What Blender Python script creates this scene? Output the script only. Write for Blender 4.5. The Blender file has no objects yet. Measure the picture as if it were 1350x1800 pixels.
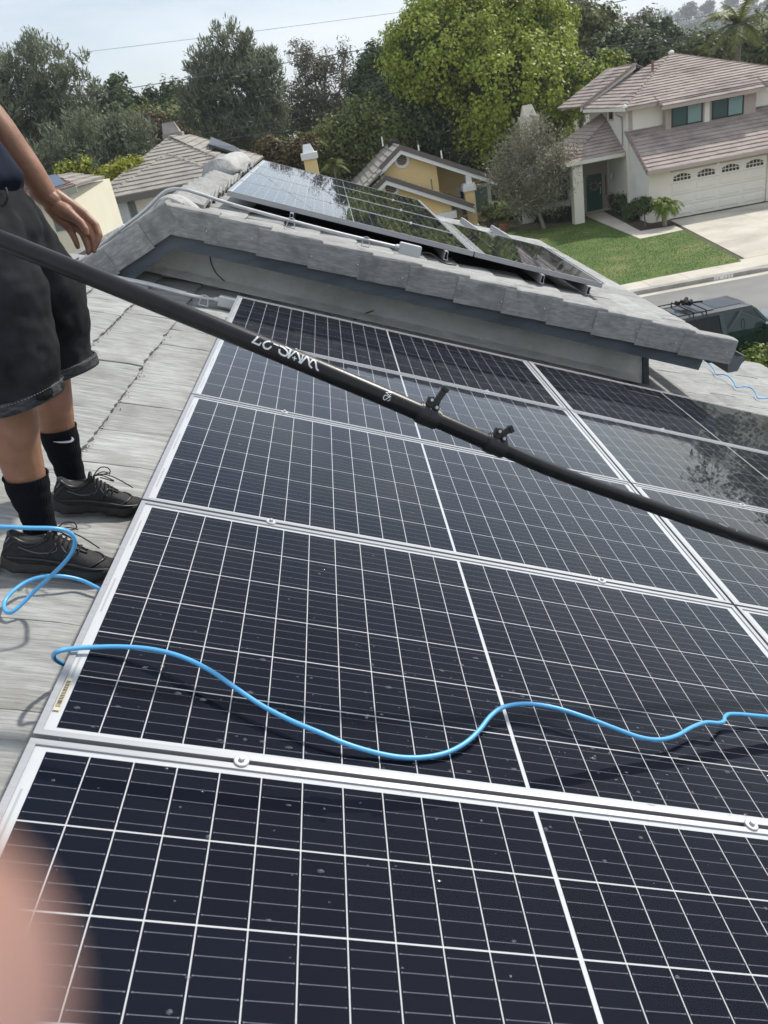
import bpy, math, random
import numpy as np
from mathutils import Vector, Matrix, noise
random.seed(7); RNG = np.random.default_rng(7)
SC = bpy.context.scene
COL = SC.collection
R = math.radians
# ------------------------------------------------------------------ camera
F_PX = 1374.45
CAM = Vector((0.7493269, -1.1675376, 0.9241566))
RW = ((0.98361075, -0.07177551, -0.16540304), (-0.17993457, -0.44952158, -0.87495937), (-0.01155158, 0.89038117, -0.45506913))
cd = bpy.data.cameras.new("camera"); cam = bpy.data.objects.new("camera", cd); COL.objects.link(cam)
cam.matrix_world = Matrix(((RW[0][0], -RW[1][0], -RW[2][0], CAM[0]), (RW[0][1], -RW[1][1], -RW[2][1], CAM[1]),
                           (RW[0][2], -RW[1][2], -RW[2][2], CAM[2]), (0, 0, 0, 1)))
cd.sensor_fit = 'VERTICAL'; cd.sensor_height = 7.465; cd.sensor_width = 5.6; cd.lens = 5.70
cd.clip_start = 0.004; cd.clip_end = 9000
cd.dof.use_dof = True; cd.dof.focus_distance = 3.2; cd.dof.aperture_fstop = 2.1
SC.camera = cam
# ------------------------------------------------------------------ world, sun, exposure
SUN_DIR = Vector((0.69, 0.52, 0.80)).normalized()          # towards the sun
w = bpy.data.worlds.new("World"); SC.world = w; w.use_nodes = True
nt = w.node_tree; bg = nt.nodes['Background']
sky = nt.nodes.new('ShaderNodeTexSky'); sky.sky_type = 'NISHITA'; sky.sun_disc = False
sky.sun_elevation = math.asin(SUN_DIR.z); sky.sun_rotation = math.atan2(SUN_DIR.x, SUN_DIR.y)
sky.air_density = 1.0; sky.dust_density = 0.7; sky.ozone_density = 1.5
tc = nt.nodes.new('ShaderNodeTexCoord')
mp = nt.nodes.new('ShaderNodeMapping'); mp.inputs['Scale'].default_value = (1.0, 1.6, 5.0); mp.inputs['Rotation'].default_value = (0, 0.06, 0.5)
nz = nt.nodes.new('ShaderNodeTexNoise'); nz.inputs['Scale'].default_value = 1.7; nz.inputs['Detail'].default_value = 7; nz.inputs['Roughness'].default_value = 0.55
nz.inputs['Distortion'].default_value = 0.5
rp = nt.nodes.new('ShaderNodeValToRGB'); rp.color_ramp.elements[0].position = 0.40; rp.color_ramp.elements[1].position = 0.66
rp.color_ramp.elements[0].color = (0.40,) * 3 + (1,); rp.color_ramp.elements[1].color = (0.95,) * 3 + (1,)
mx = nt.nodes.new('ShaderNodeMix'); mx.data_type = 'RGBA'
CLOUD = (8.5, 9.0, 9.6, 1)
mx.inputs['B'].default_value = CLOUD
nt.links.new(tc.outputs['Generated'], mp.inputs['Vector']); nt.links.new(mp.outputs[0], nz.inputs['Vector'])
nt.links.new(nz.outputs['Fac'], rp.inputs[0]); nt.links.new(rp.outputs[0], mx.inputs['Factor'])
nt.links.new(sky.outputs[0], mx.inputs['A']); nt.links.new(mx.outputs['Result'], bg.inputs['Color'])
bg.inputs['Strength'].default_value = 0.088
sd = bpy.data.lights.new("sun", 'SUN'); sd.energy = 3.0; sd.angle = R(2.5); sd.color = (1.0, 0.95, 0.87)
so = bpy.data.objects.new("sun", sd); COL.objects.link(so)
so.rotation_euler = SUN_DIR.to_track_quat('Z', 'Y').to_euler(); so.location = (0, 0, 40)
SC.view_settings.view_transform = 'Standard'; SC.view_settings.look = 'None'; SC.view_settings.gamma = 1
SC.view_settings.use_curve_mapping = False; SC.view_settings.exposure = 0.42
SC.render.engine = 'CYCLES'; SC.cycles.use_denoising = True
SC.cycles.max_bounces = 6; SC.cycles.transparent_max_bounces = 12; SC.cycles.caustics_reflective = False; SC.cycles.caustics_refractive = False
SC.cycles.sample_clamp_indirect = 6
# ------------------------------------------------------------------ frames of reference
TH = R(23.2); CT, ST, TT = math.cos(TH), math.sin(TH), math.tan(TH)
U = Vector((CT, 0, -ST)); V = Vector((0, 1, 0)); N = Vector((ST, 0, CT))
def P(u, v, n): return U * u + V * v + N * n                       # roof frame: down-slope, along eave, out of roof
MUVN = Matrix((U, V, N)).transposed()
def ray(x, y):
    a, b = (x - 675) / F_PX, (y - 900) / F_PX
    return Vector([RW[0][i] * a + RW[1][i] * b + RW[2][i] for i in range(3)])
def hit(x, y, p0, n):
    d = ray(x, y); n = Vector(n); return CAM + d * ((Vector(p0) - CAM).dot(n) / d.dot(n))
def atY(x, y, Y): return hit(x, y, (0, Y, 0), (0, 1, 0))
def atZ(x, y, z): return hit(x, y, (0, 0, z), (0, 0, 1))
def atN(x, y, n): return hit(x, y, N * n, N)
def uvn(p): p = Vector(p); return Vector((p.dot(U), p.dot(V), p.dot(N)))
# ------------------------------------------------------------------ object helpers
def tag(o, label=None, cat=None, group=None, kind=None):
    if label: o['label'] = label
    if cat: o['category'] = cat
    if group: o['group'] = group
    if kind: o['kind'] = kind
    return o
def empty(name, loc=(0, 0, 0), label=None, cat=None, group=None, rot=None):
    o = bpy.data.objects.new(name, None); COL.objects.link(o); o.location = loc; o.empty_display_size = 0.1
    if rot is not None: o.rotation_euler = rot
    return tag(o, label, cat, group)
def link(name, me, parent=None, mw=None, loc=None):
    o = bpy.data.objects.new(name, me); COL.objects.link(o)
    if parent is not None: o.parent = parent
    if mw is not None:
        o.matrix_local = mw
    if loc is not None: o.location = loc
    return o
class MB:
    def __init__(s): s.v = []; s.f = []; s.m = []; s.cur = 0
    def face(s, *pts):
        i = len(s.v); s.v += [tuple(p) for p in pts]; s.f.append(tuple(range(i, i + len(pts)))); s.m.append(s.cur)
    def raw(s, vs, fs):
        i = len(s.v); s.v += [tuple(p) for p in vs]; s.f += [tuple(a + i for a in f) for f in fs]; s.m += [s.cur] * len(fs)
    def hexa(s, b, t):      # bottom quad, top quad (same winding, ccw from above)
        s.raw(list(b) + list(t), [(3, 2, 1, 0), (4, 5, 6, 7), (0, 1, 5, 4), (1, 2, 6, 5), (2, 3, 7, 6), (3, 0, 4, 7)])
    def box(s, x0, x1, y0, y1, z0, z1, f=None):
        g = f or (lambda a, b, c: (a, b, c))
        s.hexa([g(x0, y0, z0), g(x1, y0, z0), g(x1, y1, z0), g(x0, y1, z0)], [g(x0, y0, z1), g(x1, y0, z1), g(x1, y1, z1), g(x0, y1, z1)])
    def tube(s, pts, r, n=8, cap=True, sy=1.0):
        pts = [Vector(p) for p in pts]; rr = r if hasattr(r, '__len__') else [r] * len(pts)
        up = None; rings = []
        for i, p in enumerate(pts):
            t = (pts[min(i + 1, len(pts) - 1)] - pts[max(i - 1, 0)])
            if t.length < 1e-9: t = Vector((0, 0, 1))
            t.normalize()
            if up is None:
                up = Vector((0, 0, 1)) if abs(t.z) < .9 else Vector((1, 0, 0))
            a = t.cross(up)
            if a.length < 1e-6: a = t.cross(Vector((1, .3, 0)))
            a.normalize(); b = a.cross(t).normalized(); up = b
            rings.append([p + a * (math.cos(k * 2 * math.pi / n) * rr[i]) + b * (math.sin(k * 2 * math.pi / n) * rr[i] * sy) for k in range(n)])
        vs = [q for rg in rings for q in rg]; fs = []
        for i in range(len(pts) - 1):
            for k in range(n):
                fs.append((i * n + k, i * n + (k + 1) % n, (i + 1) * n + (k + 1) % n, (i + 1) * n + k))
        if cap: fs.append(tuple(range(n))[::-1]); fs.append(tuple((len(pts) - 1) * n + k for k in range(n)))
        s.raw(vs, fs)
    def loft(s, rings, cap=True):
        n = len(rings[0]); vs = [q for rg in rings for q in rg]; fs = []
        for i in range(len(rings) - 1):
            for k in range(n):
                fs.append((i * n + k, i * n + (k + 1) % n, (i + 1) * n + (k + 1) % n, (i + 1) * n + k))
        if cap: fs.append(tuple(range(n))[::-1]); fs.append(tuple((len(rings) - 1) * n + k for k in range(n)))
        s.raw(vs, fs)
    def mesh(s, name, mats, smooth=False):
        me = bpy.data.meshes.new(name); me.from_pydata(s.v, [], s.f)
        mats = mats if isinstance(mats, (list, tuple)) else [mats]
        for m in mats: me.materials.append(m)
        if len(mats) > 1: me.polygons.foreach_set('material_index', s.m)
        if smooth: me.polygons.foreach_set('use_smooth', [True] * len(me.polygons))
        me.update(); return me
    def build(s, name, mats, parent=None, smooth=False):
        return link(name, s.mesh(name, mats, smooth), parent)
def boxes(name, m, parent, *bs, f=None):
    b = MB()
    for q in bs: b.box(*q, f=f)
    return b.build(name, m, parent)
def bevel(o, wd=0.004, seg=2):
    b = o.modifiers.new('bevel', 'BEVEL'); b.width = wd; b.segments = seg; b.limit_method = 'ANGLE'; return o
def smooth_by_angle(o, deg=40):
    me = o.data; me.polygons.foreach_set('use_smooth', [True] * len(me.polygons))
    try: me.set_sharp_from_angle(angle=R(deg))
    except Exception: pass
    return o
def curve_pts(pts, n=8):
    pts = [Vector(p) for p in pts]; out = []
    for i in range(len(pts) - 1):
        p0 = pts[max(i - 1, 0)]; p1 = pts[i]; p2 = pts[i + 1]; p3 = pts[min(i + 2, len(pts) - 1)]
        for k in range(n):
            t = k / n
            out.append(0.5 * ((2 * p1) + (p2 - p0) * t + (2 * p0 - 5 * p1 + 4 * p2 - p3) * t * t + (3 * p1 - p0 - 3 * p2 + p3) * t ** 3))
    out.append(pts[-1]); return out
# ------------------------------------------------------------------ materials
def M(name, col, rough=0.6, metal=0.0, col2=None, nscale=4.0, ndet=5, stretch=(1, 1, 1), bump=None, rand=0.0, coord='Object',
      island=0.0, spec=0.5, coat=0.0, sss=0.0, lo=0.35, hi=0.65, bstretch=None, col3=None, n3=0.6, sheen=0.0, trans=0.0):
    m = bpy.data.materials.new(name); m.use_nodes = True; t = m.node_tree; b = t.nodes['Principled BSDF']; L = t.links.new
    b.inputs['Roughness'].default_value = rough; b.inputs['Metallic'].default_value = metal
    b.inputs['Specular IOR Level'].default_value = spec; b.inputs['Coat Weight'].default_value = coat
    b.inputs['Sheen Weight'].default_value = sheen
    if sss: b.inputs['Subsurface Weight'].default_value = sss; b.inputs['Subsurface Radius'].default_value = (0.012, 0.005, 0.003); b.inputs['Subsurface Scale'].default_value = 1
    c = col + (1,); b.inputs['Base Color'].default_value = c
    tcn = t.nodes.new('ShaderNodeTexCoord'); oi = None
    src = tcn.outputs[coord]
    if rand or island: oi = t.nodes.new('ShaderNodeObjectInfo')
    if rand:
        sc = t.nodes.new('ShaderNodeVectorMath'); sc.operation = 'SCALE'; sc.inputs[0].default_value = (37.1, 17.3, 53.7); L(oi.outputs['Random'], sc.inputs['Scale'])
        ad = t.nodes.new('ShaderNodeVectorMath'); ad.operation = 'ADD'; L(src, ad.inputs[0]); L(sc.outputs[0], ad.inputs[1]); src = ad.outputs[0]
    last = None
    if col2:
        mp_ = t.nodes.new('ShaderNodeMapping'); mp_.inputs['Scale'].default_value = stretch; L(src, mp_.inputs[0])
        n_ = t.nodes.new('ShaderNodeTexNoise'); n_.inputs['Scale'].default_value = nscale; n_.inputs['Detail'].default_value = ndet; n_.inputs['Roughness'].default_value = 0.6
        L(mp_.outputs[0], n_.inputs['Vector'])
        mr = t.nodes.new('ShaderNodeMapRange'); mr.inputs['From Min'].default_value = lo; mr.inputs['From Max'].default_value = hi; L(n_.outputs['Fac'], mr.inputs['Value'])
        x = t.nodes.new('ShaderNodeMix'); x.data_type = 'RGBA'; x.inputs['A'].default_value = c; x.inputs['B'].default_value = col2 + (1,)
        L(mr.outputs[0], x.inputs['Factor']); last = x.outputs['Result']
        if col3:
            n3_ = t.nodes.new('ShaderNodeTexNoise'); n3_.inputs['Scale'].default_value = n3; n3_.inputs['Detail'].default_value = 4; L(src, n3_.inputs['Vector'])
            m3 = t.nodes.new('ShaderNodeMapRange'); m3.inputs['From Min'].default_value = 0.5; m3.inputs['From Max'].default_value = 0.72; L(n3_.outputs['Fac'], m3.inputs['Value'])
            x3 = t.nodes.new('ShaderNodeMix'); x3.data_type = 'RGBA'; L(last, x3.inputs['A']); x3.inputs['B'].default_value = col3 + (1,); L(m3.outputs[0], x3.inputs['Factor']); last = x3.outputs['Result']
    if rand or island:
        hs = t.nodes.new('ShaderNodeHueSaturation')
        if last: L(last, hs.inputs['Color'])
        else: hs.inputs['Color'].default_value = c
        mr2 = t.nodes.new('ShaderNodeMapRange'); amt = rand or island
        mr2.inputs['To Min'].default_value = 1 - amt; mr2.inputs['To Max'].default_value = 1 + amt
        if island:
            g = t.nodes.new('ShaderNodeNewGeometry'); L(g.outputs['Random Per Island'], mr2.inputs['Value'])
            mr4 = t.nodes.new('ShaderNodeMapRange'); mr4.inputs['To Min'].default_value = 0.485; mr4.inputs['To Max'].default_value = 0.515
            mt = t.nodes.new('ShaderNodeMath'); mt.operation = 'FRACT'; mu = t.nodes.new('ShaderNodeMath'); mu.operation = 'MULTIPLY'; mu.inputs[1].default_value = 17.3
            L(g.outputs['Random Per Island'], mu.inputs[0]); L(mu.outputs[0], mt.inputs[0]); L(mt.outputs[0], mr4.inputs['Value']); L(mr4.outputs[0], hs.inputs['Hue'])
        else: L(oi.outputs['Random'], mr2.inputs['Value'])
        L(mr2.outputs[0], hs.inputs['Value']); last = hs.outputs[0]
    if last: L(last, b.inputs['Base Color'])
    if bump:
        mpb = t.nodes.new('ShaderNodeMapping'); mpb.inputs['Scale'].default_value = bstretch or stretch; L(src, mpb.inputs[0])
        nb = t.nodes.new('ShaderNodeTexNoise'); nb.inputs['Scale'].default_value = bump[0]; nb.inputs['Detail'].default_value = 6; L(mpb.outputs[0], nb.inputs['Vector'])
        bp = t.nodes.new('ShaderNodeBump'); bp.inputs['Strength'].default_value = bump[1]; bp.inputs['Distance'].default_value = bump[2] if len(bump) > 2 else 0.01
        L(nb.outputs['Fac'], bp.inputs['Height']); L(bp.outputs[0], b.inputs['Normal'])
    if trans:
        ts = t.nodes.new('ShaderNodeBsdfTranslucent'); ms = t.nodes.new('ShaderNodeMixShader'); ms.inputs[0].default_value = trans
        if last: L(last, ts.inputs['Color'])
        else: ts.inputs['Color'].default_value = c
        out = t.nodes['Material Output']; L(b.outputs[0], ms.inputs[1]); L(ts.outputs[0], ms.inputs[2]); L(ms.outputs[0], out.inputs['Surface'])
    return m
TILE = M('concrete_tile', (0.215, 0.215, 0.205), 0.9, col2=(0.42, 0.425, 0.415), nscale=9, ndet=10, stretch=(0.8, 6.0, 1), rand=0.13,
         bump=(24, 0.8, 0.010), bstretch=(0.35, 5.5, 1), col3=(0.26, 0.255, 0.24), n3=6.0, lo=0.28, hi=0.62)
RAKE = M('rake_tile_concrete', (0.25, 0.25, 0.243), 0.9, col2=(0.385, 0.385, 0.375), nscale=24, ndet=10, stretch=(0.6, 2.5, 2.5), rand=0.08,
         bump=(70, 0.7, 0.005), bstretch=(0.4, 2, 2), col3=(0.21, 0.21, 0.204), n3=9.0)
MORTAR = M('mortar', (0.36, 0.36, 0.35), 0.95, col2=(0.5, 0.5, 0.48), nscale=14, bump=(18, 1.0, 0.02))
FASCIA = M('slate_blue_paint', (0.075, 0.09, 0.11), 0.55, col2=(0.10, 0.12, 0.14), nscale=6, stretch=(0.3, 4, 4), bump=(14, 0.5, 0.006), bstretch=(0.12, 3, 3), col3=(0.055, 0.068, 0.085), n3=3)
STUCCO = M('grey_stucco', (0.78, 0.775, 0.74), 0.9, col2=(0.84, 0.835, 0.81), nscale=3, bump=(7, 1.0, 0.05), bstretch=(1, 1, 1.5), col3=(0.62, 0.61, 0.58), n3=2.2)
ALU = M('anodised_aluminium', (0.41, 0.42, 0.44), 0.42, 0.5, col2=(0.36, 0.37, 0.39), nscale=20, stretch=(0.2, 3, 3))
STEEL = M('galvanised_steel', (0.62, 0.63, 0.63), 0.42, 0.6, col2=(0.5, 0.51, 0.52), nscale=25)
BOXGREY = M('grey_box_paint', (0.55, 0.57, 0.57), 0.5, 0.1)
DARK = M('underlay_black', (0.025, 0.025, 0.027), 0.9)
BACK = M('white_backsheet', (0.50, 0.52, 0.54), 0.6)
GUT = M('gutter_paint', (0.13, 0.15, 0.17), 0.45, 0.1, col2=(0.17, 0.19, 0.2), nscale=8)
WHITE = M('white_trim', (0.88, 0.88, 0.86), 0.6, col2=(0.83, 0.83, 0.81), nscale=3)
BLACKP = M('black_plastic', (0.014, 0.014, 0.015), 0.42)
POLE = M('carbon_pole', (0.006, 0.0063, 0.0075), 0.34, col2=(0.011, 0.0115, 0.013), nscale=30, bump=(300, 0.25, 0.001), spec=0.4)
HOSE = M('blue_hose', (0.10, 0.42, 0.78), 0.35, spec=0.6)
# ================================================================== our house: roof, gable, gutter
house = empty('house', (0, 0, 0), 'grey concrete tiled roof with a stucco gable that the solar panels stand on', 'house')
NR = -0.14                                   # tile surface of the main roof (panel glass is n = 0)
def mat_at(u, v, n, B=MUVN):
    m = B.to_4x4(); p = P(u, v, n); m.translation = p; return m
def tile_mesh(seed, L=0.40, W=0.325, T=0.030):
    rnd = random.Random(seed); b = MB(); n = 22; g = 6
    # long side along x (down-slope), ragged lower edge, slightly wavy top
    rows = []
    prof = [0.0]
    for _ in range(n): prof.append(max(-.011, min(.006, prof[-1] + rnd.uniform(-.0045, .0045))))
    for i in range(g + 1):
        x = -L + L * i / g; row = []
        for k in range(n + 1):
            y = -W / 2 + W * k / n
            xx = x + (prof[k] + rnd.uniform(-.004, .003) if i == g else 0)
            z = rnd.uniform(-.0012, .0012) + (-.004 if i == g else 0) + (-.003 if k in (0, n) else 0)
            row.append((xx, y, z))
        rows.append(row)
    vs = [p for r in rows for p in r]; w_ = n + 1
    fs = [(i * w_ + k, (i + 1) * w_ + k, (i + 1) * w_ + k + 1, i * w_ + k + 1) for i in range(g) for k in range(n)]
    base = len(vs)
    for k in range(n + 1):
        x, y, z = rows[g][k]; vs.append((x - 0.008 + rnd.uniform(-.004, .004), y, -T))
    fs += [(g * w_ + k, base + k, base + k + 1, g * w_ + k + 1) for k in range(n)]
    b0 = len(vs); vs += [(-L, -W / 2, -T), (-L, W / 2, -T)]
    fs += [tuple([b0] + [base] + [i * w_ for i in range(g, -1, -1)]), tuple([b0 + 1] + [i * w_ + n for i in range(g + 1)] + [base + n])]
    b.raw(vs, fs); me = b.mesh('roof_tile', TILE)
    me.polygons.foreach_set('use_smooth', [True] * len(me.polygons))
    try: me.set_sharp_from_angle(angle=R(35))
    except Exception: pass
    return me
TM = [tile_mesh(i) for i in range(6)]
EXP = 0.288
def lay(us, v0, v1, n0, keep=lambda u, v: True, mirror=None, off=0.0):
    for i, u in enumerate(us):
        r_ = random.Random(int(u * 1000) + 5); sh = (0.165 if i % 2 else 0) + off
        v = v0 + sh - 0.33
        while v < v1 + 0.17:
            if keep(u, v):
                B = (MUVN if mirror is None else mirror) @ Matrix.Rotation(R(-4.4 + r_.uniform(-.35, .35)), 3, 'Y') @ Matrix.Rotation(R(r_.uniform(-.5, .5)), 3, 'Z') @ Matrix.Rotation(R(r_.uniform(-.5, .5)), 3, 'X')
                m = B.to_4x4()
                dn = r_.uniform(-.002, .003)
                m.translation = P(u, v, n0 + dn) if mirror is None else mirror @ Vector((u, -v, n0 + dn))
                link('roof_tile', TM[r_.randrange(6)], house, m)
            v += 0.33
# main roof tiles in view: left strip, and the patch right of the gable
US = [-0.022 - EXP * k for k in range(5)][::-1]
lay(US, -1.6, 4.75, NR + .004, lambda u, v: v < 4.86)
US2 = [-0.055 + EXP * k for k in range(1, 24)]
lay(US2, -1.4, 7.3, NR + .004, lambda u, v: (u > 3.35 and u < 6.6 and 3.95 < v < 7.2 and not (u < 4.3 and v < 4.25)) or (u < 0.3 and v > 4.0 and v < 4.86), off=.1)
# deck under everything
b = MB(); f = lambda u, v, n: P(u, v, n)
b.box(-1.3, 6.75, -2.2, 7.15, NR - .10, NR - .045, f)
b.build('roof_deck', DARK, house)
# second slope beyond the main ridge
ux, uz = P(-1.3, 0, NR).x, P(-1.3, 0, NR).z
MM = Matrix((Vector((-CT, 0, -ST)), Vector((0, -1, 0)), Vector((-ST, 0, CT)))).transposed()   # frame of a slope falling to -X, through the origin
def PM(u, v, n): return MM @ Vector((u, -v, n))
# ridge of the main roof (caps)
def ridge_cap_mesh(L=0.40, W=0.13, T=0.022, seed=0):
    r_ = random.Random(seed); b = MB(); xs = 5; prof = []
    for s in (-1, -.55, 0, .55, 1):
        prof.append((s * W, -abs(s) ** 1.3 * W * 0.52))
    rings = []
    for i in range(xs + 1):
        x = -L / 2 + L * i / xs; g = 1.0 - 0.10 * i / xs
        rings.append([(p[0] * g, x, p[1] + r_.uniform(-.002, .002)) for p in prof] + [(p[0] * g * .93, x, p[1] - T) for p in prof[::-1]])
    b.loft(rings); return b.mesh('ridge_tile', RAKE)
RC = [ridge_cap_mesh(seed=i) for i in range(3)]
rx = P(-1.28, 0, NR)
for k in range(19):
    m = Matrix.Rotation(R(-3.5), 4, 'X'); m.translation = Vector((rx.x, -1.8 + k * .34, rx.z + .045)); link('ridge_tile', RC[k % 3], house, m)
b = MB(); q = (rx.x, rx.z)
b.hexa([(q[0], -2.2, q[1] - .1), (q[0], 10, q[1] - .1), (q[0] - 5, 10, q[1] - .1 - 5 * TT), (q[0] - 5, -2.2, q[1] - .1 - 5 * TT)][::-1],
       [(q[0], -2.2, q[1] - .02), (q[0], 10, q[1] - .02), (q[0] - 5, 10, q[1] - .02 - 5 * TT), (q[0] - 5, -2.2, q[1] - .02 - 5 * TT)][::-1])
b.build('roof_back_slope', TILE, house)
# walls of the house below
b = MB(); b.box(-6.0, 5.7, -2.0, 7.0, -7.2, -3.2)
b.build('lower_wall', STUCCO, house)
# dark grit and moss caught along the tile butts and the panel edge
b = MB(); rg = random.Random(31)
for k in range(900):
    u_ = rg.choice([-.022, -.022, -.022, -.31, -.598]) + abs(rg.gauss(0, .012)) - .004; v_ = rg.uniform(-.6, 4.3); s_ = rg.uniform(.0018, .0055); q = P(u_, v_, NR - .012 + (.018 if u_ > -.02 else .0))
    b.raw([q + U * rg.uniform(.5, 1) * s_, q + V * rg.uniform(.5, 1) * s_, q - U * s_ * rg.uniform(.5, 1), q - V * s_ * rg.uniform(.5, 1), q + N * s_ * .9], [(0, 1, 4), (1, 2, 4), (2, 3, 4), (3, 0, 4)])
o = b.build('moss', M('dark_moss', (.05, .048, .04), .95)); tag(o, 'dark grit and dry moss along the tile edges', kind='stuff')
# ---- gable
GR = 0.36                                    # tile surface of the gable roof, right slope (n)
YF, YW, YB = 4.40, 4.88, 9.95                # rake front, gable wall, far end
AX = -0.375                                  # ridge line X
AZ = (GR - AX * ST) / CT if False else GR / CT - AX * TT
def PL(s, v, n): return Vector((AX, v, AZ)) + Vector((-CT, 0, -ST)) * s + Vector((-ST, 0, CT)) * n    # left slope, s down from the ridge, n above the tile plane
def PR(s, v, n): return Vector((AX, v, AZ)) + U * s + N * n
UE = 3.62                                    # eave (u of right slope)
SR = UE - uvn(Vector((AX, 0, AZ))).x         # ridge-to-eave length
b = MB()
b.raw([PR(0, YF + .05, -.035), PR(SR - .06, YF + .05, -.035), PR(SR - .06, YB - .1, -.035), PR(0, YB - .1, -.035),
       PR(0, YF + .05, -.085), PR(SR - .06, YF + .05, -.085), PR(SR - .06, YB - .1, -.085), PR(0, YB - .1, -.085)],
      [(0, 1, 2, 3), (7, 6, 5, 4), (0, 4, 5, 1), (1, 5, 6, 2), (2, 6, 7, 3)])
b.raw([PL(0, YF + .05, -.035), PL(1.2, YF + .05, -.035), PL(1.2, YB, -.035), PL(0, YB, -.035),
       PL(0, YF + .05, -.085), PL(1.2, YF + .05, -.085), PL(1.2, YB, -.085), PL(0, YB, -.085)],
      [(3, 2, 1, 0), (4, 5, 6, 7), (1, 5, 4, 0), (2, 6, 5, 1), (3, 7, 6, 2)])
b.build('gable_deck', DARK, house)
u0 = uvn(Vector((AX, 0, AZ))).x
USG = [UE - .285 * k for k in range(14) if UE - .285 * k > u0 + .12]
lay(USG, YF + .34, YB + .0, GR, lambda u, v: v > YF + .2 and v < YB + .1 and (v < 5.7 or u > 2.85 or u < .1 or (u > 1.6 and v > 7.3)))
for i, s in enumerate([.32, .60, .88, 1.16]):
    v = YF + .34 + (.16 if i % 2 else 0)
    while v < YB - .1:
        B = Matrix((Vector((-CT, 0, -ST)), Vector((0, -1, 0)), Vector((-ST, 0, CT)))).transposed() @ Matrix.Rotation(R(-3.9), 3, 'Y'); m = B.to_4x4(); m.translation = PL(s, v, .002)
        link('roof_tile', TM[(i * 7 + int(v * 3)) % 6], house, m); v += .33
# rake tiles: an L section, each lapping the next
def rake_mesh(seed, L=0.43, side=0.185, top=0.17, T=0.024, left=False):
    r_ = random.Random(seed); b = MB(); rings = []; n = 7
    sec = [(0, -side), (0, -side * .5), (0, -.018), (.006, -.006), (.018, 0), (top * .5, .001), (top, -.004)]     # (y back, z)
    inn = [(top, -.004 - T), (T, -T), (T, -side)]
    for i in range(n + 1):
        x = -L + L * i / n; d = .0 if i < n else -.002
        rr = [r_.uniform(-.0012, .0012) for _ in sec]
        rings.append([(x + (r_.uniform(-.003, .003) if i in (0, n) else 0), y + e + (0 if y > .01 else -.0), z + e - (.001 if i == n else 0)) for (y, z), e in zip(sec, rr)] + [(x, y, z) for y, z in inn])
    b.loft(rings); me = b.mesh('rake_tile', RAKE); me.polygons.foreach_set('use_smooth', [True] * len(me.polygons))
    try: me.set_sharp_from_angle(angle=R(26))
    except Exception: pass
    return me
RK = [rake_mesh(20 + i) for i in range(4)]
def nail(parent, p, nrm=(0, -1, 0), r=.0065):
    b = MB(); p = Vector(p); nn = Vector(nrm); b.tube([p, p + nn * .004, p + nn * .006], [r, r, r * .4], 8); return b.build('nail', STEEL, parent)
s = 0.0; k = 0; EXR = (SR + .02) / 12
for k in range(12, 0, -1):
    s1 = k * EXR; r_ = random.Random(k)
    B = MUVN @ Matrix.Rotation(R(-2.4), 3, 'Y') @ Matrix.Rotation(R(.9), 3, 'Z')
    m = B.to_4x4(); m.translation = PR(s1, YF + r_.uniform(-.004, .004), .062 + r_.uniform(-.002, .002))
    if k == 1: m = m @ Matrix.Diagonal((.80, 1, 1, 1))
    o = link('rake_tile', RK[k % 4], house, m)
    nl = nail(o, (0, 0, 0)); nl.location = (-.06 - .03 * (k % 3), -.003, -.10 - .02 * (k % 2))
# left slope rake tiles (mirror of x)
def mirror_mesh(me):
    c = me.copy(); co = np.empty(len(c.vertices) * 3); c.vertices.foreach_get('co', co); co = co.reshape(-1, 3); co[:, 0] *= -1
    c.vertices.foreach_set('co', co.ravel()); c.flip_normals(); return c
RKL = [mirror_mesh(m) for m in RK]
for k in (4, 3, 2, 1):
    s1 = .02 + k * .30; ang = TH
    B = Matrix.Rotation(-ang + R(2.4), 3, 'Y') @ Matrix.Rotation(R(-.9), 3, 'Z')
    # local x of the mirrored tile runs up-slope to the ridge (+X), so the lower end is x = 0 after mirroring
    m = B.to_4x4(); m.translation = PL(s1, YF - .004 * k, .062)
    if k == 1: m = m @ Matrix.Diagonal((.84, 1, 1, 1))
    o = link('rake_tile', RKL[k % 4], house, m); nl = nail(o, (0, 0, 0)); nl.location = (.07, -.003, -.11)
# fascia boards (barge boards) under the rake tiles
def board(name, mt, Pf, s0, s1, y0, y1, n0, n1, cut0=0.0, cut1=0.0):
    b = MB(); b.hexa([Pf(s0 + cut0, y0, n0), Pf(s1 - cut1, y0, n0), Pf(s1 - cut1, y1, n0), Pf(s0 + cut0, y1, n0)], [Pf(s0, y0, n1), Pf(s1, y0, n1), Pf(s1, y1, n1), Pf(s0, y1, n1)])
    return b.build(name, mt, house)
t2 = math.tan(TH)
board('fascia_board', FASCIA, PR, 0.0, SR - .17, YF + .035, YF + .072, -.222, -.07)
board('fascia_board', FASCIA, lambda s_, y, n: PL(s_, y, n), 0.0, 1.02, YF + .034, YF + .071, -.222, -.07)
board('fascia_trim', FASCIA, PR, 0.0, SR - .17, YF + .022, YF + .035, -.135, -.07)
board('fascia_trim', FASCIA, PL, 0.0, 1.02, YF + .022, YF + .034, -.135, -.07)
board('soffit', WHITE, PR, 0.03, SR - .17, YF + .074, YW - .002, -.14, -.1)  # both soffits unseen, made white to bounce light onto the gable wall
board('soffit', WHITE, PL, 0.03, 1.05, YF + .074, YW - .002, -.14, -.1)
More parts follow.
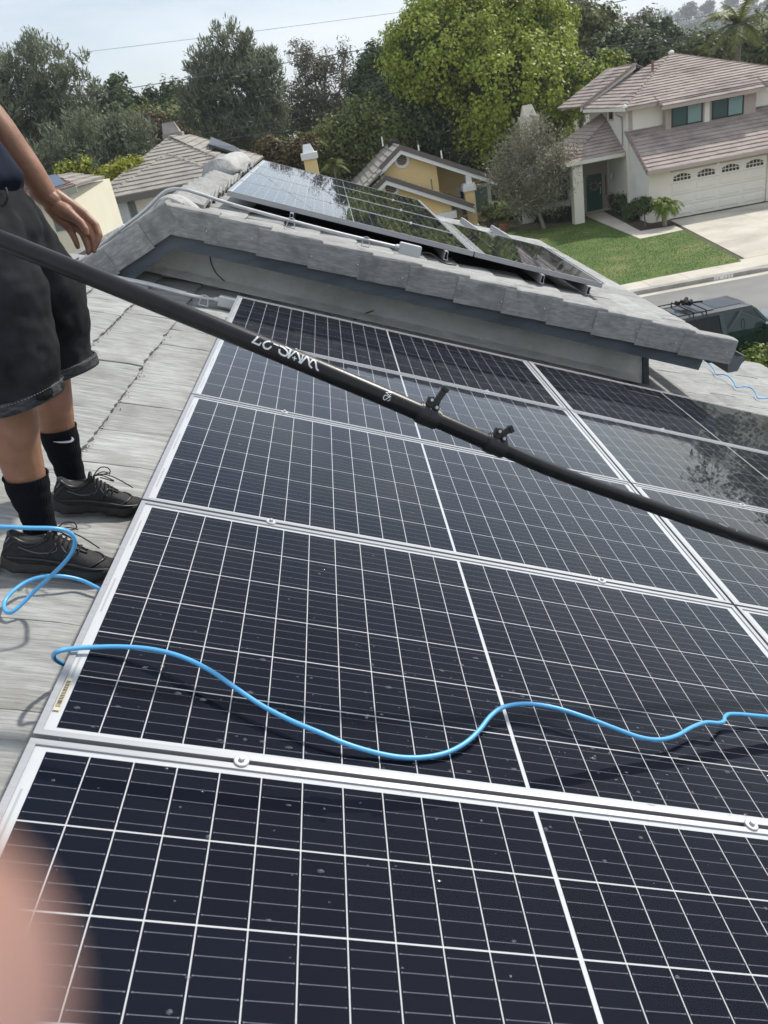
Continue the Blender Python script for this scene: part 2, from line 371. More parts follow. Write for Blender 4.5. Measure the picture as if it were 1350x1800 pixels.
# gable wall
uR = 3.215
pw = [Vector((P(uR, 0, NR - .02).x, 0, P(uR, 0, NR - .02).z)), ]
xr = P(uR, 0, 0).x
def zmain(x): return (NR - .05) / CT - x * TT
def zg(x): return AZ - abs(x - AX) * TT - .112
XL = -0.942
b = MB()
prof = [(XL, zmain(XL)), (xr, zmain(xr)), (xr, zg(xr)), (AX, zg(AX))]
fr = [(x, YW, z) for x, z in prof]; bk = [(x, YW + .16, z) for x, z in prof]
b.raw(fr + bk, [(0, 1, 2, 3), (7, 6, 5, 4)] + [(i, i + 4, (i + 1) % 4 + 4, (i + 1) % 4) for i in range(4)])
b.build('gable_wall', STUCCO, house)
b = MB(); b.hexa([(xr - .13, YW + .17, zmain(xr) - .3), (xr - .0, YW + .17, zmain(xr) - .3), (xr, YB - .2, zmain(xr) - .3), (xr - .13, YB - .2, zmain(xr) - .3)],
       [(xr - .13, YW + .17, zg(xr)), (xr, YW + .17, zg(xr)), (xr, YB - .2, zg(xr)), (xr - .13, YB - .2, zg(xr))]); b.build('side_wall', STUCCO, house)
b = MB(); b.box(xr + .002, xr + .045, YW - .03, YW + .02, zmain(xr) + .0, zg(xr) + .02); b.build('corner_trim', FASCIA, house)
# flashing along the wall foot
board2 = MB(); board2.hexa([P(-.9, YW - .10, NR + .012), P(uR, YW - .10, NR + .012), P(uR, YW - .003, NR + .012), P(-.9, YW - .003, NR + .012)],
                           [P(-.9, YW - .10, NR + .016), P(uR, YW - .10, NR + .016), P(uR, YW - .003, NR + .05), P(-.9, YW - .003, NR + .05)])
board2.build('flashing', STUCCO, house)
# gable ridge caps: mortar lump at the front, then lapped caps
lump = MB(); rr = random.Random(3); nl_ = 14; rings = []
for i in range(9):
    t = i / 8; y = YF + .26 + .46 * t; h = math.sin(math.pi * min(1, t * 1.1 + .12)) ** .6 * .085 + .01; wd = .12 + .09 * math.sin(math.pi * t)
    rings.append([(AX - .03 + math.cos(a) * wd * (1 + rr.uniform(-.08, .08)), y + rr.uniform(-.015, .015), AZ - .075 + max(0, math.sin(a)) * (h + .055) * (1 + rr.uniform(-.08, .08)) - (abs(math.cos(a)) ** 2) * .05)
                  for a in [math.pi * k / (nl_ - 1) for k in range(nl_)]] )
lump.loft(rings, cap=True); o = lump.build('mortar_bedding', MORTAR, house, smooth=True)
sb = o.modifiers.new('s', 'SUBSURF'); sb.levels = 2; sb.render_levels = 2
def fan_cap_mesh(seed):
    r_ = random.Random(seed); b = MB(); W = .185; rings = []
    for i in range(6):
        x = -.2 + .4 * i / 5
        rings.append([(s_ * W, x, -abs(s_) ** 1.15 * W * .50 + r_.uniform(-.003, .003)) for s_ in (-1, -.66, -.33, 0, .33, .66, 1)] +
                     [(s_ * W * .96, x, -abs(s_) ** 1.15 * W * .50 - .03) for s_ in (1, .66, .33, 0, -.33, -.66, -1)])
    b.loft(rings); return b.mesh('ridge_tile', RAKE)
FC = [fan_cap_mesh(i) for i in range(3)]
y = YF + .75; k = 0
while y < YB - .1:
    m = Matrix.Rotation(R(7 + (k % 3) * .8), 4, 'X') @ Matrix.Rotation(R((k * 37 % 7 - 3) * .8), 4, 'Z'); m.translation = Vector((AX, y, AZ + .070 + (.0 if k < 9 else .03))); link('ridge_tile', FC[k % 3], house, m); y += .325; k += 1
lump = MB(); rings = []
for i in range(7):
    t = i / 6; y = 7.5 + 1.9 * t; wd = .17 + .03 * math.sin(t * 9)
    rings.append([(AX + math.cos(a) * wd * (1 + rr.uniform(-.08, .08)), y, AZ + .02 + math.sin(a) * .16 * (1 + rr.uniform(-.08, .08))) for a in [math.pi * k / 11 for k in range(12)]])
lump.loft(rings); o = lump.build('mortar_bedding', MORTAR, house, smooth=True)
board('eave_light_block', FASCIA, PR, SR - .10, SR - .075, YF + .08, YB - .05, -.16, -.045)  # added board, blocks a strip of sun under the gable eave
# gutter along the gable eave
b = MB(); gx = P(UE, 0, GR).x; gz = P(UE, 0, GR).z - .085
sec = [(0, -.115), (.075, -.115), (.105, -.06), (.125, -.045), (.125, 0), (.118, 0), (.118, -.04), (.098, -.055), (.07, -.108), (.006, -.108), (.006, 0), (0, 0)]
rings = [[(gx - .02 + a, yy, gz + c) for a, c in sec] for yy in (YF + .03, YF + 1.5, YF + 3.2, YB)]
b.loft(rings, cap=False)
b.face(*[(gx - .02 + a, YF + .03, gz + c) for a, c in sec[:5]] + [(gx - .02, YF + .03, gz)])
b.face(*[(gx - .02 + a, YF + .034, gz + c) for a, c in sec[:5]][::-1] + [(gx - .02, YF + .034, gz)])
b.build('gutter', GUT, house)
for yy in (YF + .6, YF + 1.9): boxes('gutter_bracket', GUT, house, (gx - .02, gx + .1, yy, yy + .02, gz - .02, gz - .012))
# thin cables on the gable wall
def cable(pts, r, mt, parent, name='cable'):
    b = MB(); b.tube(curve_pts(pts, 5), r, 6); return b.build(name, mt, parent, smooth=True)
cable([atY(x, y, YW - .006) for x, y in ((369, 447), (371, 462), (380, 480), (392, 492), (402, 500))], .004, DARK, house)
cable([atY(x, y, YW - .006) for x, y in ((622, 562), (640, 552), (657, 546))], .004, DARK, house)

# ================================================================== solar panels
def glassmat():
    m = bpy.data.materials.new('panel_glass'); m.use_nodes = True; t = m.node_tree; L = t.links.new; t.nodes.remove(t.nodes['Principled BSDF'])
    out = t.nodes['Material Output']; tr = t.nodes.new('ShaderNodeBsdfTransparent'); gl = t.nodes.new('ShaderNodeBsdfGlossy'); df = t.nodes.new('ShaderNodeBsdfDiffuse')
    gl.inputs['Color'].default_value = (.88, .90, .93, 1); df.inputs['Color'].default_value = (.5, .49, .46, 1)
    lw = t.nodes.new('ShaderNodeLayerWeight'); lw.inputs['Blend'].default_value = .5; fp = t.nodes.new('ShaderNodeMath'); fp.operation = 'POWER'; fp.inputs[1].default_value = 4.7; L(lw.outputs['Facing'], fp.inputs[0]); fr = t.nodes.new('ShaderNodeMapRange'); fr.inputs['To Min'].default_value = .009; fr.inputs['To Max'].default_value = 1.0; L(fp.outputs[0], fr.inputs['Value'])
    g = t.nodes.new('ShaderNodeNewGeometry')
    mp_ = t.nodes.new('ShaderNodeMapping'); mp_.inputs['Scale'].default_value = (1, 6, 1); L(g.outputs['Position'], mp_.inputs[0]); mp_.inputs['Rotation'].default_value = (0, 0, 0)
    n1 = t.nodes.new('ShaderNodeTexNoise'); n1.inputs['Scale'].default_value = 2.2; n1.inputs['Detail'].default_value = 7; n1.inputs['Distortion'].default_value = .8; L(mp_.outputs[0], n1.inputs['Vector'])
    r1 = t.nodes.new('ShaderNodeMapRange'); r1.inputs['From Min'].default_value = .42; r1.inputs['From Max'].default_value = .62; r1.inputs['To Min'].default_value = .004; r1.inputs['To Max'].default_value = .035; L(n1.outputs['Fac'], r1.inputs['Value']); L(r1.outputs[0], gl.inputs['Roughness'])
    n2 = t.nodes.new('ShaderNodeTexNoise'); n2.inputs['Scale'].default_value = 3.5; n2.inputs['Detail'].default_value = 9; L(mp_.outputs[0], n2.inputs['Vector'])
    r2 = t.nodes.new('ShaderNodeMapRange'); r2.inputs['From Min'].default_value = .4; r2.inputs['From Max'].default_value = .75; r2.inputs['To Min'].default_value = .0; r2.inputs['To Max'].default_value = .0; L(n2.outputs['Fac'], r2.inputs['Value'])
    # specks of dirt
    vo = t.nodes.new('ShaderNodeTexVoronoi'); vo.inputs['Scale'].default_value = 16; L(g.outputs['Position'], vo.inputs['Vector'])
    r3 = t.nodes.new('ShaderNodeMapRange'); r3.inputs['From Min'].default_value = .045; r3.inputs['From Max'].default_value = .02; r3.inputs['To Min'].default_value = 0; r3.inputs['To Max'].default_value = .35; L(vo.outputs['Distance'], r3.inputs['Value'])
    sp = t.nodes.new('ShaderNodeSeparateColor'); L(vo.outputs['Color'], sp.inputs[0]); gt = t.nodes.new('ShaderNodeMath'); gt.operation = 'GREATER_THAN'; gt.inputs[1].default_value = .72; L(sp.outputs[0], gt.inputs[0])
    mu = t.nodes.new('ShaderNodeMath'); mu.operation = 'MULTIPLY'; L(r3.outputs[0], mu.inputs[0]); L(gt.outputs[0], mu.inputs[1])
    mx_ = t.nodes.new('ShaderNodeMath'); mx_.operation = 'MAXIMUM'; L(r2.outputs[0], mx_.inputs[0]); L(mu.outputs[0], mx_.inputs[1])
    bp = t.nodes.new('ShaderNodeBump'); bp.inputs['Strength'].default_value = .06; bp.inputs['Distance'].default_value = .002; n5 = t.nodes.new('ShaderNodeTexNoise'); n5.inputs['Scale'].default_value = 2.5; n5.inputs['Detail'].default_value = 1; L(g.outputs['Position'], n5.inputs['Vector']); L(n5.outputs['Fac'], bp.inputs['Height']); L(bp.outputs[0], gl.inputs['Normal']); L(bp.outputs[0], lw.inputs['Normal'])
    m1 = t.nodes.new('ShaderNodeMixShader'); L(mx_.outputs[0], m1.inputs[0]); L(tr.outputs[0], m1.inputs[1]); L(df.outputs[0], m1.inputs[2])
    m2 = t.nodes.new('ShaderNodeMixShader'); L(fr.outputs[0], m2.inputs[0]); L(m1.outputs[0], m2.inputs[1]); L(gl.outputs[0], m2.inputs[2]); L(m2.outputs[0], out.inputs['Surface'])
    return m
GLASSP = glassmat()
def cellmat(name, col, col2, bars=5, pitch=.0308, axis='Y', joined=False, fac=1.0):
    m = bpy.data.materials.new(name); m.use_nodes = True; t = m.node_tree; L = t.links.new; b = t.nodes['Principled BSDF']
    b.inputs['Roughness'].default_value = .6; b.inputs['Specular IOR Level'].default_value = .02
    tc_ = t.nodes.new('ShaderNodeTexCoord'); sp = t.nodes.new('ShaderNodeSeparateXYZ'); uvm = tc_.outputs['UV'] if joined else tc_.outputs['Object']
    L(uvm, sp.inputs[0])
    a = t.nodes.new('ShaderNodeMath'); a.operation = 'PINGPONG'; a.inputs[1].default_value = pitch / 2
    ad = t.nodes.new('ShaderNodeMath'); ad.operation = 'ADD'; ad.inputs[1].default_value = 10 * pitch; L(sp.outputs[1], ad.inputs[0]); L(ad.outputs[0], a.inputs[0])
    lt = t.nodes.new('ShaderNodeMath'); lt.operation = 'LESS_THAN'; lt.inputs[1].default_value = .00055 * fac; L(a.outputs[0], lt.inputs[0])
    ab = t.nodes.new('ShaderNodeMath'); ab.operation = 'ABSOLUTE'; L(sp.outputs[0], ab.inputs[0])
    ed = t.nodes.new('ShaderNodeMath'); ed.operation = 'LESS_THAN'; ed.inputs[1].default_value = .0360; L(ab.outputs[0], ed.inputs[0])
    tip = t.nodes.new('ShaderNodeMath'); tip.operation = 'GREATER_THAN'; tip.inputs[1].default_value = .0335; L(ab.outputs[0], tip.inputs[0])
    lt2 = t.nodes.new('ShaderNodeMath'); lt2.operation = 'LESS_THAN'; lt2.inputs[1].default_value = .0012; L(a.outputs[0], lt2.inputs[0])
    tt = t.nodes.new('ShaderNodeMath'); tt.operation = 'MULTIPLY'; L(tip.outputs[0], tt.inputs[0]); L(lt2.outputs[0], tt.inputs[1])
    mxx = t.nodes.new('ShaderNodeMath'); mxx.operation = 'MAXIMUM'; L(lt.outputs[0], mxx.inputs[0]); L(tt.outputs[0], mxx.inputs[1])
    fin = t.nodes.new('ShaderNodeMath'); fin.operation = 'MULTIPLY'; L(mxx.outputs[0], fin.inputs[0]); L(ed.outputs[0], fin.inputs[1])
    g = t.nodes.new('ShaderNodeNewGeometry'); n1 = t.nodes.new('ShaderNodeTexNoise'); n1.inputs['Scale'].default_value = 1.3; L(g.outputs['Position'], n1.inputs['Vector'])
    oi = t.nodes.new('ShaderNodeObjectInfo')
    x = t.nodes.new('ShaderNodeMix'); x.data_type = 'RGBA'; x.inputs['A'].default_value = col + (1,); x.inputs['B'].default_value = col2 + (1,); L(n1.outputs['Fac'], x.inputs['Factor'])
    hs = t.nodes.new('ShaderNodeHueSaturation'); mr = t.nodes.new('ShaderNodeMapRange'); mr.inputs['To Min'].default_value = .88; mr.inputs['To Max'].default_value = 1.12; L(oi.outputs['Random'], mr.inputs['Value']); L(mr.outputs[0], hs.inputs['Value']); L(x.outputs['Result'], hs.inputs['Color'])
    x2 = t.nodes.new('ShaderNodeMix'); x2.data_type = 'RGBA'; L(fin.outputs[0], x2.inputs['Factor']); L(hs.outputs[0], x2.inputs['A']); x2.inputs['B'].default_value = (.15, .16, .185, 1)
    L(x2.outputs['Result'], b.inputs['Base Color'])
    return m
CELL = cellmat('silicon_cell', (.0028, .0044, .0115), (.0065, .0088, .0155))
CELLJ = cellmat('silicon_cell_far', (.0028, .0044, .0115), (.0065, .0088, .0155), joined=True)
PL_, PW_ = 2.008, 1.008
LIP = .0135
def frame_mesh(Lx, Ly, H=.040):
    b = MB(); t = LIP
    for (x0, x1, y0, y1) in ((0, Lx, 0, t), (0, Lx, Ly - t, Ly), (0, t, t, Ly - t), (Lx - t, Lx, t, Ly - t)):
        b.box(x0, x1, y0, y1, -H, 0)
    return b.mesh('frame', ALU)
def cell_mesh(cx=.0780, cy=.1562):
    b = MB(); c = .006; hx, hy = cx / 2, cy / 2
    top = [(-hx, -hy, 0), (hx, -hy, 0), (hx, hy, 0), (-hx, hy, 0)]
    b.hexa([(x, y, -.0008) for x, y, z in top], top); return b.mesh('solar_cell', CELL)
def grid(Lx, Ly, nx=24, ny=6):
    mg = .0225; px_ = .0805; py_ = .1598; xs = []
    x = LIP + mg
    x0 = (Lx - nx * px_ - .007) / 2; y0 = (Ly - ny * py_) / 2
    for i in range(nx): xs.append(x0 + px_ * (i + .5) + (.007 if i >= nx // 2 else 0))
    return [(x, y0 + py_ * (j + .5)) for j in range(ny) for x in xs]
FM = frame_mesh(PL_, PW_); CM = cell_mesh()
def plane_mesh(name, mt, Lx, Ly, z, t=.001):
    b = MB(); b.box(LIP, Lx - LIP, LIP, Ly - LIP, z - t, z); return b.mesh(name, mt)
BM_ = plane_mesh('backsheet', BACK, PL_, PW_, -.0043); 
gb = MB(); gb.face((LIP, LIP, -.0015), (PL_ - LIP, LIP, -.0015), (PL_ - LIP, PW_ - LIP, -.0015), (LIP, PW_ - LIP, -.0015)); GM = gb.mesh('cover_glass', GLASSP)
def joined_cells(swap=False, Lx=PL_, Ly=PW_, far=False):
    me = bpy.data.meshes.new('solar_cells'); vs = []; fs = []; uv = []
    for (x, y) in grid(max(Lx, Ly), min(Lx, Ly)):
        i = len(vs); q = [(-.0390, -.0781), (.0390, -.0781), (.0390, .0781), (-.0390, .0781)]
        for a, c in q:
            X, Y = x + a, y + c
            vs.append((X, Y, -.0038) if not swap else (Y * (Lx / PW_), X, -.0038)); uv.append((a, c))
        fs.append((i, i + 1, i + 2, i + 3) if not swap else (i + 3, i + 2, i + 1, i))
    me.from_pydata(vs, [], fs); ul = me.uv_layers.new(name='UVMap')
    flat = [c for f_ in fs for vi in f_ for c in uv[vi]]; ul.data.foreach_set('uv', flat)
    me.materials.append(CELLJ); me.update(); return me
JC = joined_cells()
def panel(u, v, n, label, group, single, meshes=None, B=MUVN):
    m = B.to_4x4(); m.translation = P(u, v, n)
    e = empty('solar_panel', label=label, cat='solar panel', group=group); e.matrix_world = m
    fm, bm, gm, jc = meshes or (FM, BM_, GM, JC)
    link('frame', fm, e); link('backsheet', bm, e); link('cover_glass', gm, e)
    if single:
        for (x, y) in grid(PL_, PW_): link('solar_cell', CM, e, loc=(x, y, -.0038))
    else:
        o = link('solar_cells', jc, e); o['kind'] = 'stuff'
    return e
PPU, PPV = 2.02, 1.02
rows = {-1: 'nearest the camera, cut off by the bottom of the picture', 0: 'with the blue hose lying across it', 1: 'second behind the hose, beside the black shoes', 2: 'crossed by the black pole near its far edge', 3: 'farthest in its row, at the foot of the stucco wall'}
for j in range(-1, 4):
    p_ = panel(.006, .006 + PPV * j, 0, 'solar panel %s, left column' % rows[j], 'solar panels on the lower roof', True)
rows2 = {-1: 'out at the lower right corner, nearest the camera', 0: 'at the right edge beside the end of the blue hose', 1: 'under the thin far end of the black pole', 2: 'second from the stucco wall', 3: 'touching the stucco wall and the shaded tiles'}
for j in range(-1, 4):
    panel(.006 + PPU, .006 + PPV * j, 0, 'solar panel %s, right column' % rows2[j], 'solar panels on the lower roof', j >= 2)
for j in range(2, 4):
    panel(.006 + 2 * PPU, .006 + PPV * j, 0, 'dark solar panel past the right column, %s' % ('beside the bare tiles' if j == 3 else 'mostly out of view'), 'solar panels on the lower roof', False)
# upper array on the gable roof
NU = .480; u_l = -.275; BT = MUVN @ Matrix.Rotation(R(.5), 3, 'X'); dN = lambda v: NU + (v - 5.42) * math.tan(R(.5))
ur = ['nearest the white conduit', 'second from the conduit', 'third from the conduit', 'farthest from the conduit, against the trees']
for j in range(4):
    panel(u_l, 5.42 + PPV * j, dN(5.42 + PPV * j), 'wide solar panel on the gable roof, ' + ur[j], 'solar panels on the gable roof', False, B=BT)
LW = 1.13
FMp = frame_mesh(LW, PL_)
gb = MB(); gb.face((LIP, LIP, -.0015), (LW - LIP, LIP, -.0015), (LW - LIP, PL_ - LIP, -.0015), (LIP, PL_ - LIP, -.0015)); GMp = gb.mesh('cover_glass', GLASSP)
BMp = plane_mesh('backsheet', BACK, LW, PL_, -.0043)
JCp = joined_cells(True, LW, PL_)
for j in range(1):
    panel(u_l + PPU, 5.42 + 2.02 * j, dN(5.42 + 2.02 * j), 'upright solar panel at the eave end of the gable roof, ' + ('nearest the grey rake tiles' if j == 0 else 'farther one, above the lawn'), 'solar panels on the gable roof', False, (FMp, BMp, GMp, JCp), B=BT)
# label with bar code near the edge of the hose panel, print strips in the white margin
def decal(name, mt, u0, u1, v0, v1, n=-.0009):
    b = MB(); b.face(P(u0, v0, n), P(u1, v0, n), P(u1, v1, n), P(u0, v1, n)); return b
YEL = M('yellowed_label', (.55, .50, .36), .7)
bc = MB(); 
lab = decal('x', YEL, .022, .034, .075, .175).build('barcode_label', [YEL, BLACKP]); tag(lab, 'small yellowed barcode label in the white margin of the hose panel', 'label')
lb = MB(); y0 = .085
rr = random.Random(2)
while y0 < .165:
    w_ = rr.choice((.001, .0018, .0028)); lb.face(P(.0235, y0, -.0006), P(.0325, y0, -.0006), P(.0325, y0 + w_, -.0006), P(.0235, y0 + w_, -.0006)); y0 += w_ + rr.choice((.0012, .002))
o = lb.build('bars', BLACKP); o.parent = lab
STRIPG = M('grey_print_strip', (.36, .37, .38), .7); sm_ = MB(); sm_.face((0, 0, 0), (.0045, 0, 0), (.0045, .15, 0), (0, .15, 0)); SMM = sm_.mesh('margin_strip', STRIPG)
for o in [q for q in bpy.data.objects if q.name.startswith('solar_panel') and q.get('group') == 'solar panels on the lower roof' and 'left column' in q.get('label', '')]:
    for yy in (.10, .42, .74): link('margin_strip', SMM, o, loc=(.0205, yy, -.0040))
# clamps (disc washer and bolt) in the gaps
def clamp_meshes():
    b = MB(); b.tube([(0, 0, -.004), (0, 0, .003), (0, 0, .0045)], [.0155, .0155, .0135], 20); a = b.mesh('washer', STEEL)
    b = MB(); b.tube([(0, 0, .0045), (0, 0, .010), (0, 0, .0115)], [.0065, .0065, .005], 6); c = b.mesh('bolt', STEEL); return a, c
CW, CB = clamp_meshes()
spots = [(.40, 0), (1.525, 0), (.40, 1), (1.52, 1), (.40, 2), (1.54, 2), (2.6, 2), (.42, 3), (1.52, 3), (2.62, 3), (2.6, 1), (2.6, 0), (3.7, 3), (3.7, 2)]
nmz = {0: 'in the nearest gap', 1: 'in the second gap from the camera', 2: 'in the third gap from the camera', 3: 'in the farthest gap'}
cnt = {}
for u_, j in spots:
    k = cnt.get(j, 0); cnt[j] = k + 1
    e = empty('panel_clamp', P(u_, PPV * j, .0), 'round steel panel clamp %s, %s' % (nmz[j], ['leftmost there', 'second from the left', 'third from the left', 'rightmost there'][k]), 'clamp', 'round clamps between the lower panels')
    e.matrix_world = mat_at(u_, PPV * j, 0); link('washer', CW, e); link('bolt', CB, e)
for i, (u_, j) in enumerate([(.55, 1), (.55, 2), (.55, 3), (1.3, 1), (1.3, 2), (1.3, 3)]):
    e = empty('panel_clamp', label='round clamp between the gable roof panels, %s of the %s line' % (['near one', 'middle one', 'far one'][j - 1], 'left' if u_ < 1 else 'right'), cat='clamp', group='round clamps between the gable roof panels')
    e.matrix_world = mat_at(u_, 5.41 + PPV * j, dN(5.41 + PPV * j)); link('washer', CW, e); link('bolt', CB, e)
# water drops left on the nearest panels
DROP = bpy.data.materials.new('water_drop'); DROP.use_nodes = True; t_ = DROP.node_tree; t_.nodes.remove(t_.nodes['Principled BSDF']); a_ = t_.nodes.new('ShaderNodeBsdfTransparent'); g_ = t_.nodes.new('ShaderNodeBsdfGlossy'); g_.inputs['Roughness'].default_value = .03; m_ = t_.nodes.new('ShaderNodeMixShader'); m_.inputs[0].default_value = .14
t_.links.new(a_.outputs[0], m_.inputs[1]); t_.links.new(g_.outputs[0], m_.inputs[2]); t_.links.new(m_.outputs[0], t_.nodes['Material Output'].inputs[0])
b = MB(); rg = random.Random(77)
for k in range(520):
    cu_, cv_ = rg.uniform(.05, 3.6), rg.uniform(-.55, 2.0)
    if rg.random() < .6: cu_, cv_ = rg.gauss(1.1, .7), rg.gauss(.15, .22)
    if not (.05 < cu_ < 3.9): continue
    r_ = rg.choice((.0012, .0016, .002, .003, .0045)); el_ = rg.uniform(1, 2.2)
    b.loft([[P(cu_ + math.cos(a) * r_ * q * el_, cv_ + math.sin(a) * r_ * q, -.0014 + h_) for a in [i * math.pi / 4 for i in range(8)]] for q, h_ in ((1, 0), (.8, r_ * .3), (.3, r_ * .45))])
o = b.build('water_drops', DROP, smooth=True); tag(o, 'scattered water drops on the wet panels', kind='stuff')
# rails under the upper array and under the lower one
def rail(u_, v0, v1, ntop, nbot, label, grp):
    b = MB(); h = ntop - nbot; wd = .028
    sec = [(-.014, 0), (.014, 0), (.014, -h * .55), (.026, -h + .004), (.026, -h), (-.014, -h)]
    inn = [(-.009, -.005), (.009, -.005), (.009, -h * .55), (.018, -h + .008), (-.009, -h + .008)]
    rings = [[P(u_ + a, v, ntop + c) for a, c in sec] for v in (v0, v1)]
    b.loft(rings, cap=False)
    # hollow end: rim faces between outer and inner outline
    import itertools
    for k in range(4):
        b.face(P(u_ + sec[k][0], v0, ntop + sec[k][1]), P(u_ + sec[k + 1][0], v0, ntop + sec[k + 1][1]), P(u_ + inn[k + 1][0] if k < 3 else u_ + inn[3][0], v0, ntop + inn[min(k + 1, 3)][1]), P(u_ + inn[k][0], v0, ntop + inn[k][1]))
    b.face(P(u_ + sec[5][0], v0, ntop + sec[5][1]), P(u_ + sec[0][0], v0, ntop + sec[0][1]), P(u_ + inn[0][0], v0, ntop + inn[0][1]), P(u_ + inn[4][0], v0, ntop + inn[4][1]))
    b.face(P(u_ + sec[4][0], v0, ntop + sec[4][1]), P(u_ + sec[5][0], v0, ntop + sec[5][1]), P(u_ + inn[4][0], v0, ntop + inn[4][1]), P(u_ + inn[3][0], v0, ntop + inn[3][1]))
    o = b.build('mounting_rail', ALU); tag(o, label, 'rail', grp); return o
lbl = ['first from the ridge', 'second from the ridge', 'third from the ridge', 'nearest the eave']
for i, u_ in enumerate((.24, 1.50, 2.33, 2.74)):
    rail(u_, 5.33, 9.5, NU - .041, GR + .012, 'aluminium rail end under the gable roof panels, ' + lbl[i], 'mounting rails of the gable roof panels')
for i, u_ in enumerate((.40, 1.53, 2.6, 3.7)):
    rail(u_, -1.1, 4.12, -.041, -.105, 'aluminium rail hidden under the lower panels, %s from the left' % ('first', 'second', 'third', 'fourth')[i], 'mounting rails of the lower panels')
# ================================================================== conduits
def pipe(name, pts, r, label, mt=STEEL, n=8, sub=True):
    e = empty(name, pts[0], label, 'conduit')
    p0 = Vector(pts[0]); b = MB(); b.tube([Vector(q_) - p0 for q_ in curve_pts(pts, n)], r, 12); b.build('tube', mt, e, smooth=True); return e, p0
YC = 4.74
cp = [atY(x, y, YC) for x, y in ((128, 470), (190, 420), (250, 374), (282, 343), (300, 333), (322, 333), (345, 339), (410, 360), (500, 385), (600, 411), (697, 434))]
cp = [p for p in cp]
e, p0 = pipe('conduit', cp, .012, 'white metal conduit running along the front of the gable roof to a grey box')
for a, c in ((0.33, .0),):
    q0 = cp[1].lerp(cp[2], .35) - p0; d_ = (cp[2] - cp[1]).normalized()
    b = MB(); b.tube([q0 - d_ * .05, q0 - d_ * .048, q0 + d_ * .048, q0 + d_ * .05], [.012, .0165, .0165, .012], 12); b.tube([q0 - d_ * .012, q0 + d_ * .012], .019, 12); b.build('coupling', STEEL, e, smooth=True)
def jbox(p, label, sx=.16, sy=.06, sz=.075, B=MUVN):
    e = empty('junction_box', label=label, cat='junction box'); m = B.to_4x4(); m.translation = p; e.matrix_world = m
    o = boxes('box_body', BOXGREY, e, (0, sx, -sy / 2, sy / 2, -sz / 2, sz / 2)); bevel(o, .004)
    o = boxes('box_lid', BOXGREY, e, (.004, sx - .004, -sy / 2 + .003, sy / 2 - .003, sz / 2, sz / 2 + .004)); bevel(o, .002)
    b = MB(); b.tube([(-.03, 0, 0), (-.022, 0, 0), (-.022, 0, 0), (0, 0, 0)], [.016, .016, .02, .02], 12); b.build('fitting', STEEL, e)
    return e
jbox(cp[-1] + U * .02, 'grey rectangular junction box at the end of the conduit under the upper panels')
cable([cp[-1] + U * .18, cp[-1] + U * .26 + N * .01, cp[-1] + U * .36 - N * .03, cp[-1] + U * .5 + V * .2 - N * .05], .005, DARK, None, 'cable')
tag(bpy.data.objects['cable.002'], 'black cable from the grey junction box to under the panels', 'cable') if 'cable.002' in bpy.data.objects else None
c2 = [atN(x, y, -.085) for x, y in ((120, 462), (150, 476), (200, 488), (260, 500), (330, 518), (384, 528))]
e, p0 = pipe('conduit', c2, .0115, 'white metal conduit on the lower tiles leading to the box beside the panels')
c3 = [q_ + V * .04 - U * .01 for q_ in c2[1:-1]]
e2, _ = pipe('conduit', c3, .009, 'thinner second conduit beside the one on the lower tiles')
jb = jbox(c2[-1], 'grey junction box at the far left corner of the lower panels', .17, .07, .06)
def strut(p, label):
    e = empty('conduit_clamp', p, label, 'bracket', 'small steel brackets holding the conduits')
    b = MB(); q = lambda u_, v_, n_: U * u_ + V * v_ + N * n_
    for s_ in (-.02, .02):
        b.tube([q(s_, 0, .012), q(s_ * 1.5, -.02, -.045)], .0035, 6)
    b.tube([q(-.03, -.02, -.045), q(.03, -.02, -.045)], .004, 6); b.tube([q(-.024, 0, .012), q(0, 0, .02), q(.024, 0, .012)], .004, 6)
    b.build('strap', STEEL, e); return e
strut(cp[9].lerp(cp[10], .45), 'small steel bracket on the upper conduit near the grey box'); strut(cp[8] + U * .05 + N * .0, 'small steel bracket on the upper conduit under the panel edge')
strut(c2[-2].lerp(c2[-1], .55) - V * .01, 'small steel bracket on the lower conduit beside the grey box')
# ================================================================== ground, street, lawn
G = -6.8
GRASS = M('lawn_grass', (0.058, 0.115, 0.012), 0.9, col2=(0.110, 0.165, 0.026), nscale=0.9, ndet=9, bump=(20, 0.6, 0.03), col3=(0.19, 0.20, 0.06), n3=0.5)
BLADE = M('grass_blades', (0.066, 0.125, 0.016), 0.7, island=0.3, trans=0.25)
CONC = M('pale_concrete', (0.50, 0.46, 0.38), 0.9, col2=(0.60, 0.555, 0.47), nscale=0.8, ndet=8, bump=(30, 0.3, 0.01), col3=(0.40, 0.37, 0.31), n3=0.5)
CURB = M('curb_concrete', (0.30, 0.285, 0.26), 0.9, col2=(0.40, 0.38, 0.35), nscale=3)
ASPH = M('asphalt', (0.215, 0.21, 0.20), 0.95, col2=(0.26, 0.255, 0.245), nscale=0.7, ndet=10, bump=(60, 0.4, 0.01), col3=(0.18, 0.178, 0.172), n3=0.25)
MULCH = M('bark_mulch', (0.045, 0.026, 0.02), 0.95, col2=(0.09, 0.05, 0.04), nscale=14, bump=(20, 1, .05))
SOIL = M('dry_ground', (0.10, 0.085, 0.05), 0.95, col2=(0.06, 0.07, 0.03), nscale=0.08, ndet=8, bump=(1, 1, .3), col3=(0.14, 0.12, 0.07), n3=0.03)
def struct(name, bm, m): o = bm.build(name, m); o['kind'] = 'structure'; return o
b = MB(); X0, X1, Y0, Y1 = -2500, 2500, -120, 2800
b.face((X0, 30.1, G - .02), (X1, 30.1, G - .02), (X1, 75, G - .02), (X0, 75, G - .02)); b.face((X0, Y0, G - .17), (X1, Y0, G - .17), (X1, 30.1, G - .17), (X0, 30.1, G - .17))
